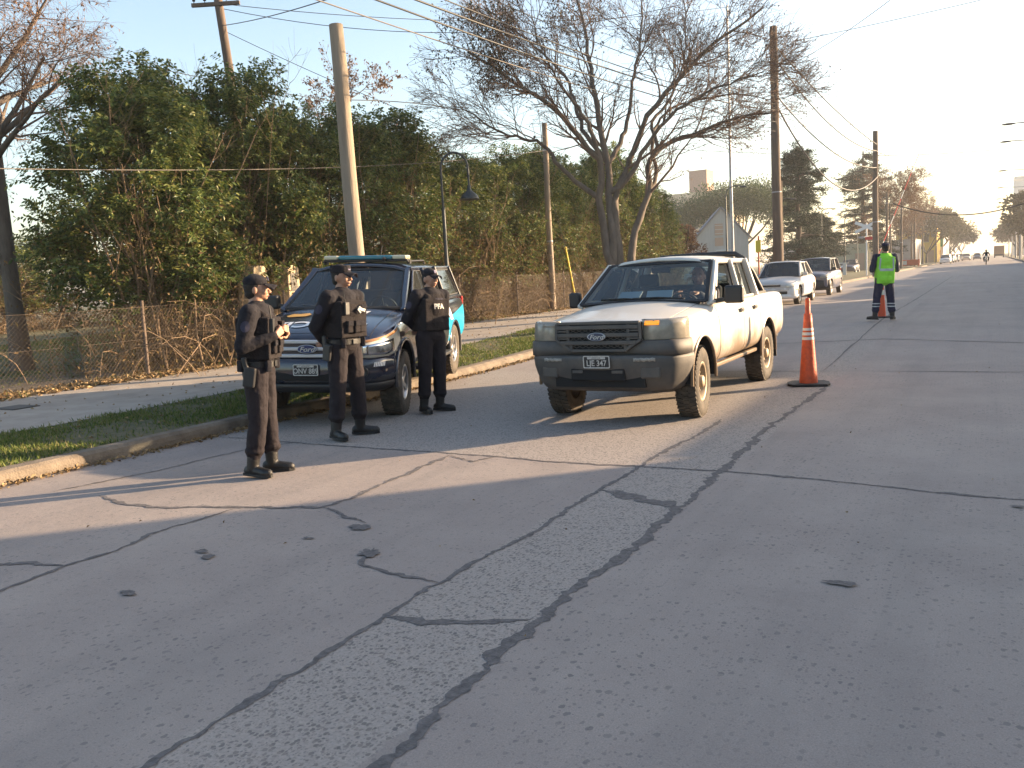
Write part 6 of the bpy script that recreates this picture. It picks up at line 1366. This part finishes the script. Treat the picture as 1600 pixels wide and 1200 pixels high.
# cables
WIRES = [
('thick black overhead cable, lowest of the bundle crossing in front of the spreading tree', (-7.5, 10.03, 5.52), (-9.0, 42.54, 8.28), 0.012, 0.3),
('thick black overhead cable in the bundle, just above the lowest one', (-7.7, 11.27, 5.87), (-9.0, 42.58, 8.82), 0.014, 0.3),
('pale overhead cable entering at the top left of the cable bundle', (-8.5, 9.93, 5.7), (-9.0, 42.5, 7.83), 0.009, 0.3),
('thin overhead cable running highest through the spreading tree crown', (-8.5, 15.07, 6.96), (-9.0, 42.63, 9.47), 0.008, 0.3),
('pale cable strung low across the front of the hedge', (-13.2, 7.28, 3.63), (-13.6, 27.24, 5.95), 0.009, 0.25),
('thin cable crossing the left sky down into the privet clump', (-17.5, 10.0, 7.08), (-17.5, 20.81, 7.22), 0.008, 0.1),
('thin cable from the thick pole toward the spreading tree', (-10.4, 12.82, 5.02), (-13.6, 27.29, 6.39), 0.008, -0.3),
('cable running right from the crossarm of the leaning pole, upper one', (-21.0, 20.02, 10.55), (-14.0, 31.28, 11.91), 0.009, 0.4),
('cable running right from the crossarm of the leaning pole, lower one', (-21.0, 20.13, 10.42), (-14.0, 25.21, 10.34), 0.009, 0.5),
('cable rising right from the leaning pole to the top of the view', (-21.0, 19.99, 9.89), (-12.0, 14.13, 7.55), 0.01, 0.1),
('cable sloping down from the leaning pole behind the thick pole', (-21.0, 20.05, 9.75), (-13.6, 27.19, 5.51), 0.008, 0.2),
('cable from the top of the tall wooden pole up to the right', (-9.0, 42.81, 11.83), (5.6, 43.4, 12.75), 0.012, 0.12),
('thin far cable crossing the right sky behind the tall pole', (-28.26, 70.0, 13.89), (4.47, 95.0, 14.39), 0.02, 0.6),
('far cable crossing the sky at the level of the cedar tops', (-23.78, 70.0, 11.65), (-6.67, 75.0, 9.71), 0.02, 0.2),
('sagging cable between the tall wooden pole and the next one, highest', (-9.0, 43.08, 11.74), (-7.1, 66.0, 9.49), 0.03, 0.3),
('sagging cable between the tall wooden pole and the next one, second', (-9.0, 43.03, 11.15), (-7.1, 66.0, 9.06), 0.03, 0.9),
('sagging cable between the tall wooden pole and the next one, third', (-9.0, 42.91, 9.51), (-7.1, 66.0, 7.92), 0.03, 0.9),
('sagging cable between the tall wooden pole and the next one, lowest', (-9.0, 42.87, 9.06), (-7.06, 66.0, 7.3), 0.035, 2.2),
('thick cable sagging across the far road beside the blue shop sign', (-6.44, 70.0, 5.58), (4.13, 70.0, 5.74), 0.045, 1.3),
('far thin cable crossing the right sky above the road', (-7.1, 66.0, 8.75), (3.84, 66.0, 8.31), 0.02, 0.2),
('black overhead cable just left of the cable bundle, second from the top', (-8.1, 12.6, 6.3), (-9.0, 42.6, 9.1), 0.010, 0.35),
('thin black overhead cable topmost in the left part of the spreading crown', (-8.6, 17.0, 7.9), (-9.0, 42.7, 10.1), 0.008, 0.25),
('thin cable high over the right lane ending at the tall wooden pole', (2.0, 16.0, 8.2), (-9.0, 42.7, 10.6), 0.009, 0.5),
('drooping service cable from the next pole to the far right lamp', (-7.1, 66.0, 9.0), (4.2, 93.0, 8.0), 0.016, 0.8),
]
for l, a, b, r, s in WIRES:
    a, b = Vector(a), Vector(b); r = r*1.2 if a.y < 50 and 'hedge' not in l else r; pts = [a.lerp(b, i/20)-Vector((0, 0, s*4*(i/20)*(1-i/20)))*(1 if s else 0)+Vector((0, 0, 0)) for i in range(21)]
    if a.y > 60 or 'pole' in l or 'crown' in l or True:
        d = (b-a)
        if 'running right from the crossarm' in l or 'rising right' in l: b = a+d*1.7; pts = [a.lerp(b, i/20)-Vector((0, 0, s*4*(i/20)*(1-i/20)))*1.6 for i in range(21)]
        if 'black overhead' in l or 'pale overhead' in l or 'crown' in l: pts = [a-d*.45+Vector((0, 0, .6)), a-d*.2+Vector((0, 0, .25))]+pts
    mb = MB(); mb.tube(pts, r, 5); o = mb.build('overhead_cable', m_wirep if 'pale' in l else m_wire); tag(o, l, 'cable')
# railway crossing sign and barrier
m_sw = mat('sign_white', (.66, .66, .66), .5); m_sr = mat('sign_red', (.50, .03, .03), .5)
t = thing('railway_crossing_sign', 'white crossbuck railway sign on a post left of the traffic officer', 'sign', (-8.26, 70, .3)); MB().tube([(0, 0, 0), (0, 0, 4.0)], .05, 8).build('post', m_sw, t)
mb = MB(); 
for s in (1, -1): MB().box((0, -.06-.012*s, 3.72), (1.75, .02, .22), (0, s*R(25), 0)).build('crossbuck_board', m_sw, t)
MB().box((.22, -.06, 2.85), (.62, .04, .22)).build('lamp_panel', m_sr, t, bevel=.02); MB().box((-.35, -.06, 2.95), (.45, .04, .14)).build('lamp_hood', m_galv, t, bevel=.02)
t = thing('crossing_barrier', 'raised red and white striped crossing barrier arm behind the traffic officer', 'barrier', (-7.75, 71, .25))
MB().box((0, 0, .55), (.5, .5, 1.1)).build('barrier_machine', m_galv, t, bevel=.03)
p0, p1 = Vector((-.35, 0, .2)), Vector((2.95, 0, 8.75)); n = 14
for k in range(n):
    a, b = p0.lerp(p1, k/n), p0.lerp(p1, (k+1)/n); w = .20-.009*k
    if k % 3: MB().beam(a, b, w, .04).build('red_stripe', m_sr, t)
    else: MB().beam(a, b, w, .04).build('white_stripe', m_sw, t)
t = thing('striped_railing', 'red and white crowd railing near the parked grey-blue car', 'railing', (-12.3, 79, .3)); 
for k in range(5): MB().box((-1.2+.6*k, 0, .55), (.3, .05, 1.0)).build('railing_panel', m_sr if k % 2 else m_sw, t, bevel=.01)
MB().box((0, 0, 1.08), (3, .05, .08)).build('top_rail', m_sw, t)
t = thing('orange_barrier', 'orange plastic barrier with a white panel beside the far bare tree', 'barrier', (-8.9, 118, .3)); MB().box((0, 0, .6), (2.2, .1, .7)).build('panel', m_orange, t, bevel=.03); MB().box((-.6, -.08, .6), (.5, .03, .5)).build('white_panel', m_sw, t)
for x in (-1, 1): MB().box((x, 0, .5), (.1, .3, 1.0)).build('foot', m_orangef, t)
# ------------------------------------------------------------ buildings
m_corr = mat('corrugated_wall', (.42, .40, .37), .6, .2, var=.12, scale=2, stretch=(6, 6, .3)); m_roofb = mat('blue_grey_roof', (.13, .155, .20), .5, .2, var=.1)
m_cream = mat('cream_render', (.55, .45, .32), .9, var=.08, scale=.6); m_brick = mat('pink_brick', (.36, .22, .17), .9, var=.15, scale=3); m_whiter = mat('white_render', (.62, .60, .57), .9, var=.06, scale=.6); m_yellr = mat('yellow_render', (.66, .46, .12), .9, var=.08); m_greyr = mat('grey_render', (.32, .31, .31), .9, var=.1, scale=.7)
m_win = mat('dark_window', (.03, .035, .045), .15, spec=.8); m_frame = mat('window_frame', (.5, .48, .44), .6); m_shut = mat('wood_shutter', (.40, .26, .18), .8)
def building(name, label, x0, x1, y0, y1, h, mt, wins=(), doors=(), parapet=.25, roofmt=None, rz=0):
    """flat-roofed block; wins: (face, along, z, w, h) with face w/e/s/n"""
    cx, cyy = (x0+x1)/2, (y0+y1)/2; t = thing(name, label, 'building', (cx, cyy, gz(cyy)), rz); dx, dy = (x1-x0)/2, (y1-y0)/2
    mb = MB()
    for c, d in (((0, -dy+.1, h/2), (2*dx, .2, h)), ((0, dy-.1, h/2), (2*dx, .2, h)), ((-dx+.1, 0, h/2), (.2, 2*dy-.404, h)), ((dx-.1, 0, h/2), (.2, 2*dy-.404, h))): mb.box(c, d)
    mb.build('walls', mt, t); MB().box((0, 0, h-parapet), (2*dx-.42, 2*dy-.42, .12)).build('roof', roofmt or m_greyr, t); MB()
    mb = MB()
    for c, d in (((0, -dy+.07, h+.05), (2*dx+.12, .26, .1)), ((0, dy-.07, h+.05), (2*dx+.12, .26, .1)), ((-dx+.07, 0, h+.05), (.26, 2*dy-.41, .1)), ((dx-.07, 0, h+.05), (.26, 2*dy-.41, .1))): mb.box(c, d)
    mb.build('coping', mt, t)
    for grp, nm in ((wins, 'window'), (doors, 'door')):
        for f, a, z, w, hh in grp:
            P = {'s': ((a, -dy, z), (w, .08, hh)), 'n': ((a, dy, z), (w, .08, hh)), 'w': ((-dx, a, z), (.08, w, hh)), 'e': ((dx, a, z), (.08, w, hh))}[f]; o = MB().box(P[0], (P[1][0]+.12*(f in 'sn'), P[1][1]+.12*(f in 'we'), hh+.12)).build(nm, m_frame if nm == 'window' else m_shut, t)
            n_ = {'s': (0, -.045, 0), 'n': (0, .045, 0), 'w': (-.045, 0, 0), 'e': (.045, 0, 0)}[f]
            MB().box(Vector(P[0])+Vector(n_), (P[1][0] if f in 'sn' else .02, .02 if f in 'sn' else P[1][1], hh)).build('pane' if nm == 'window' else 'door_leaf', m_win if nm == 'window' else m_shut, o)
    return t
# corrugated gable shed
t = thing('corrugated_shed', 'grey corrugated gabled shed with a wooden hatch beyond the hedge end', 'shed', (-29.2, 106, gz(50)), R(20))
def gable(t, w, d, he, hr, wallm, roofm, corr=True):
    mb = MB(); mb.prism([(-w/2, 0), (w/2, 0), (w/2, he), (0, hr), (-w/2, he)], 0, d, 'y'); mb.build('walls', wallm, t)
    if corr:
        mb = MB(); n = int(w/.28)
        for k in range(n+1): x = -w/2+w*k/n; z = he+(hr-he)*(1-abs(x)/(w/2)); mb.box((x, -.015, z/2), (.07, .05, z-.02))
        mb.build('wall_ribs', wallm, t)
    for s in (1, -1):
        mb = MB(); a = Vector((0, -.35, hr+.06)); b = Vector((s*(w/2+.4), -.35, he-.35*(hr-he)/(w/2)+.06)); mb.add([a, b, b+Vector((0, d+.7, 0)), a+Vector((0, d+.7, 0))], [(0, 1, 2, 3)]); mb.build('roof_slope', roofm, t, solid=.12)
gable(t, 6.4, 14, 5.0, 8.6, m_corr, m_roofb)
o = MB().box((-.3, -.06, 6.0), (1.0, .08, 1.4)).build('hatch', m_shut, t)
for k in range(3): MB().box((-.3, -.115, 5.5+.5*k), (1.0, .03, .07)).build('hatch_bar', m_frame, o)
MB().box((-.3, -.06, 4.5), (1.0, .08, 1.0)).build('lower_hatch', m_shut, t); MB().box((.1, -.5, 3.3), (1.8, 1.0, .12), (R(-12), 0, 0)).build('awning', m_whiter, t); MB().box((-.1, -.05, 1.4), (1.4, .08, 2.4)).build('door', m_shut, t)
building('apartment_block', 'distant cream and brick apartment block with a rooftop tower beyond the trees', -84, -56, 212, 226, 20.2, m_cream, [('s', -11+4*i, 3+3*j, 1.6, 1.4) for i in range(6) for j in range(5)]+[('e', -3+5*i, 3+3*j, 1.4, 1.4) for i in range(2) for j in range(5)])
building('rooftop_tower', 'pink brick lift tower on top of the distant apartment block', -66.5, -62, 213, 219, 25.6, m_brick, [('e', 0, 23, 1.2, 1.2)])
building('station_house', 'white low station building with a pale roof behind the two parked cars', -23, -16.6, 112, 121, 3.3, m_whiter, [('s', -2.0+1.3*i, 1.6, .9, 1.4) for i in range(4)], [('s', 2.6, 1.1, .9, 2.1)], roofmt=m_whiter)
building('station_annex', 'beige annex with a sunlit yellow end wall left of the crossing sign', -16.4, -12.6, 108, 118, 3.1, mat('olive_render', (.36, .32, .22), .9, var=.1), [('e', -2, 1.6, 1.2, 1.0)], [('s', 1, 1.05, .9, 2)])
building('shop', 'yellow-fronted shop with a brown door at the end of the left row', -16, -9.0, 180, 192, 6.4, m_yellr, [('s', 1.6, 4.6, 1.0, 1.2), ('s', -1, 4.6, 1.0, 1.2), ('e', -3, 4.6, 1.2, 1.2)], [('s', 2.4, 1.2, 1.1, 2.3), ('e', 2, 1.2, 1.6, 2.3)])
building('shop', 'low grey shop under the bare trees left of the road', -15, -9.2, 131, 142, 3.7, m_greyr, [('s', -1, 2.0, 1.2, 1.2)], [('e', 0, 1.2, 1.6, 2.3)])
t = building('shop', 'tall shop with a blue and white sign board and green panel far left', -15, -8.6, 196, 210, 8.2, m_whiter, [('s', 0, 5.0, 1.6, 1.2)], [('s', 2, 1.2, 1.4, 2.3)])
dxy = (2.9, -7.0)
MB().box((2.2, -7.15, 8.2), (1.8, .12, 2.2)).build('sign_board', mat('sign_blue', (.05, .09, .28), .4), t); MB().prism([(1.3, 7.1), (2.3, 7.1), (1.3, 9.3)], -7.26, -7.22, 'y').build('sign_flash', m_sw, t); MB().box((2.2, -7.15, 4.0), (1.7, .1, 1.8)).build('green_panel', mat('sign_green', (.05, .28, .16), .4), t)
building('shop', 'grey shop front beyond the blue sign at the far left kerb', -15, -8.9, 213, 232, 5.5, m_greyr, [('s', 1, 3.8, 1.6, 1.2)], [('e', 0, 1.2, 1.6, 2.3)])
building('tower_block', 'hazy white tower block with balconies at the right edge', 6.2, 18, 330, 346, 25.5, m_whiter, [('s', -4+3.2*i, 2.6+3*j, 1.6, 1.4) for i in range(3) for j in range(7)]+[('w', -5+5*i, 2.6+3*j, 2.2, 1.4) for i in range(3) for j in range(7)])
# unseen houses on the right, heights and gaps set for their road shadows (their fronts face the road)
rhouses = [(-14, 17.2, 5.0, m_cream, 'two-storey cream'), (17.4, 23.4, 3.2, m_whiter, 'low white'), (24.7, 31.5, 3.9, m_brick, 'brick-faced'), (31.8, 41.5, 4.4, m_greyr, 'grey rendered'), (44.2, 56, 4.3, m_cream, 'wide cream'), (59, 70, 4.6, m_whiter, 'white garage'), (72, 90, 4.2, m_greyr, 'long grey'), (94, 118, 4.4, m_cream, 'long cream')]
for y0, y1, h, mt, nm in rhouses:
    L = y1-y0; n = max(1, int(L/3.2)); building('house', nm+' house beside the right-hand pavement, unseen, sized for its shadow', 8.6, 16.5, y0, y1, h, mt, [('w', -L/2+L*(i+.5)/n, 1.6, 1.2, 1.2) for i in range(n) if i % 3 != 1], [('w', -L/2+L*(i+.5)/n, 1.15, 1.0, 2.1) for i in range(n) if i % 3 == 1])
# ------------------------------------------------------------ far vehicles
sedan((-6.25, 29.1, gz(30)), 'white compact sedan parked at the left kerb just behind the white pickup', P_car)
minivan((-6.35, 36, .25), 'grey-blue hatchback parked at the kerb behind the white sedan', P_blue).scale = (.96, .97, .93)
def small_car(loc, label, pnt, rz=R(-90)):
    t, b = car('parked_car', label, 'car', loc, rz, S_CORSA, (2.44, .70), None, .285, None, ((-.55, .90, .68), (-1.12, 1.36, .54), (-2.1, 1.36, .53), (-2.62, .94, .66)), pnt, None, None, False)
    front_face(t, b, [(.40, .585, .66), (.50, .57, .70), (.62, .575, .735), (.73, .62, .76), (.78, .68, .77)]); MB().box((.66, 0, .63), (.03, .60, .05)).build('grille', m_plasd, t)
    for s in (1, -1): MB().box((-3.17, s*.62, .74), (.06, .2, .14)).build('tail_light', m_redl, t)
    return t
pp = {'w': small_car((-6.3, 150, .25), 'far white car, nearest in the line parked at the left kerb', P_car), 's': small_car((-6.4, 165, .25), 'far silver car, second in the line at the left kerb', P_silver), 'b': small_car((-6.3, 172, .25), 'far dark car, third in the line at the left kerb', P_blue), 'r': small_car((-15.2, 91, .25), 'red car parked sideways by the station behind the railing', P_red, R(-70))}
def another(k, loc, label, rz=R(-90)): c = copy_tree(pp[k]); c.location = loc; c.rotation_euler = (0, 0, rz); c['label'] = label
another('w', (-6.2, 184, .25), 'far white car with lit lamps, fourth in the left line'); another('s', (-4.6, 200, .25), 'far silver car out in the left lane'); another('b', (-2.8, 215, .25), 'far dark car near the middle of the road'); another('w', (-6.4, 230, .25), 'tiny white car deepest in the left line')
another('w', (-11.6, 128, .25), 'white car parked under the awning shop, side on', R(0)); another('s', (-18.2, 88, .25), 'pale car parked by the station left of the red car', R(-80)); another('b', (-13.0, 95, .25), 'dark car parked by the station right of the red car', R(-90)); another('s', (-19.5, 70, .25), 'pale car parked at the foot of the left cedar', R(-20)); another('w', (5.4, 150, .35), 'white car on the right-hand pavement behind the far pole', R(90))
t = thing('delivery_truck', 'hazy brown box truck far down the right lane', 'truck', (1.6, 250, .25), R(90)); MB().box((-1.8, 0, 1.75), (4.2, 2.3, 2.4)).build('cargo_box', mat('truck_brown', (.30, .17, .09), .7), t, bevel=.05); MB().box((1.2, 0, 1.35), (1.6, 2.1, 1.9)).build('cab', mat('truck_tan', (.38, .26, .16), .6), t, bevel=.12); MB().box((-3.92, 0, .7), (.06, 2.0, .3)).build('rear_bumper', m_plasd, t)
for x in (1.2, -2.6):
    for s in (1, -1): MB().lathe([(.2, -.12), (.45, -.12), (.45, .12), (.2, .12)], 16, (x, s*.95, .45), 'y').build('wheel', m_tyre, t)
# motorcycle and rider
t = thing('motorcycle', 'dark motorcycle coming up the middle of the far road', 'motorcycle', (-.55, 112, .25), R(-90))
for x in (.65, -.65): MB().lathe([(.20, -.05), (.31, -.06), (.33, 0), (.31, .06), (.20, .05)], 20, (x, 0, .33), 'y').build('wheel', m_tyre, t)
mb = MB(); mb.box((-.05, 0, .5), (.5, .26, .34)); mb.build('engine', m_plasd, t, bevel=.04); MB().ell((.12, 0, .82), (.26, .15, .13)).build('tank', P_navy, t); MB().box((-.4, 0, .82), (.6, .24, .1)).build('seat', m_rub, t, bevel=.04)
mb = MB(); mb.tube([(.65, .1, .33), (.42, .1, .98)], .03, 6); mb.tube([(.65, -.1, .33), (.42, -.1, .98)], .03, 6); mb.tube([(.30, -.36, 1.05), (.40, 0, 1.0), (.30, .36, 1.05)], .018, 6); mb.build('fork', m_galv, t); MB().ell((.52, 0, .86), (.08, .10, .10)).build('headlight', m_lensc, t)
J6 = dict(pelvis=(-.35, 0, .92), neck=(-.20, 0, 1.40), shL=(-.22, .19, 1.36), shR=(-.22, -.19, 1.36), elL=(.0, .32, 1.15), wrL=(.28, .33, 1.08), elR=(.0, -.32, 1.15), wrR=(.28, -.33, 1.08), handL=((1, 0, -.2), (0, 0, -1), -1, 1.2), handR=((1, 0, -.2), (0, 0, -1), 1, 1.2), hipL=(-.33, .11, .90), hipR=(-.33, -.11, .90), knL=(.08, .24, .78), knR=(.08, -.24, .78), anL=(-.15, .20, .42), anR=(-.15, -.20, .42))
tr_, T, hp, st = person('rider in dark clothes and helmet on the far motorcycle', (-.55, 112, .25), R(-90), J6, cap_kind=None, vox=1.6); h = MB(); h.ell(hp(0, 0, .18), (.14, .125, .15), None, 16); h.build('helmet', m_plasd, tr_)
# ------------------------------------------------------------ ground cover and litter
rng = np.random.default_rng(77)
def blades(name, n, xr, yr, zf, h, mt, dens=None, w=.012):
    x = rng.uniform(*xr, n); y = yr[0]+(yr[1]-yr[0])*rng.random(n)**1.35
    if dens is not None: k = np.array([dens(a, b) for a, b in zip(x, y)]) > rng.random(n); x, y = x[k], y[k]; n = len(x)
    z = np.array([zf(a, b) for a, b in zip(x, y)]); B = np.c_[x, y, z]; d = nrm(np.c_[rng.normal(0, .5, n), rng.normal(0, .5, n), np.ones(n)]); L = h*(.4+.9*rng.random(n)); s = nrm(np.cross(d, rng.normal(size=(n, 3))))*w*.5*(1+y[:, None]*.06)
    V = np.stack([B-s, B+s, B+d*L[:, None]], 1).reshape(-1, 3); o = npmesh(name, V, [np.arange(3*n).reshape(n, 3)], mt); tag(o, kind='stuff'); return o
m_grass = leafmat('grass_blade', [(.05, .085, .015), (.09, .135, .025), (.15, .175, .04), (.22, .19, .08)], .7, .3)
def patch(a, b): return .1+1.1*max(0, .35+1.6*pnoise(Vector((a*.9, b*.9, 5)))+.5*pnoise(Vector((a*3, b*3, 5))))
blades('verge_grass', 120000, (-9.95, KX-.24), (1, 46), lambda a, b: gz(b)+.118, .055, m_grass, patch)
blades('lawn_grass', 60000, (-30, -15.5), (4, 22), lambda a, b: gz(b)+.09, .07, m_grass, None, .02)
blades('fence_weeds', 14000, (-14.4, -13.3), (2, 45), lambda a, b: gz(b)+.115, .12, m_grass, lambda a, b: .2 if pnoise(Vector((a, b*.5, 9))) > 0 else .03, .014)
def litter(name, n, pos, L, mt, lift=.004):
    P = np.array([pos() for _ in range(n)]); D = nrm(np.c_[rng.normal(size=(n, 2)), rng.normal(0, .25, n)]); P[:, 2] += lift+.01*rng.random(n)
    v = leaves(P, D, L*(.5+.8*rng.random(n)), L*.55, .5); o = npmesh(name, v[0], [v[1]], mt); tag(o, kind='stuff')
m_lit = leafmat('fallen_leaf', [(.12, .07, .03), (.24, .16, .08), (.34, .25, .14), (.18, .12, .06)], .85, .1)
def p_fence(): y = rng.uniform(2, 45); x = -13.55-abs(rng.normal(0, .35))+(.35*rng.random() if rng.random() < .25 else 0); return (x, y, gz(y)+.13)
litter('fallen_leaves', 26000, p_fence, .10, m_lit)
def p_gut():
    y = rng.uniform(1, 40); x = KX+.01+abs(rng.normal(0, .06+.06*max(0, pnoise(Vector((y*.6, 0, 0)))))); return (x, y, gz(y)+.004)
litter('gutter_leaves', 5200, p_gut, .055, m_lit)
def p_verge(): y = rng.uniform(1, 30); return (rng.uniform(-13.4, KX-.2), y, gz(y)+.132)
litter('scattered_leaves', 900, p_verge, .055, m_lit)
def p_road(): y = rng.uniform(1, 30); return (rng.uniform(KX, 3), y, gz(y)+.008)
litter('road_specks', 160, p_road, .025, m_lit)
# unseen evergreen street trees on the right, crowns added to shade the upper hedge
for k, (x, y, h, w) in enumerate(((6.9, 33, 14.5, 8.5), (7.1, 41.5, 14.8, 8), (7.0, 52, 14.2, 8), (7.0, 64, 14, 7))):
    leafy('street_tree', 'tall evergreen street tree on the right-hand pavement, unseen, added to shade the hedge, %s'%('first', 'second', 'third', 'fourth')[k], x, y, h, w, 200+k, m_leafF, .72, 46, 130, .26, None, .5, .3)
# ------------------------------------------------------------ air
hz = bpy.data.materials.new('haze'); hz.use_nodes = True; nt = hz.node_tree; nt.nodes.remove(nt.nodes['Principled BSDF']); pv = nt.nodes.new('ShaderNodeVolumePrincipled')
pv.inputs['Color'].default_value = (.93, .93, .95, 1); pv.inputs['Density'].default_value = .0006; pv.inputs['Anisotropy'].default_value = .3; nt.links.new(pv.outputs[0], nt.nodes['Material Output'].inputs['Volume'])
tag(MB().box((0, 650, 14.0), (3040, 2140, 31.0)).build('haze', hz), kind='stuff')
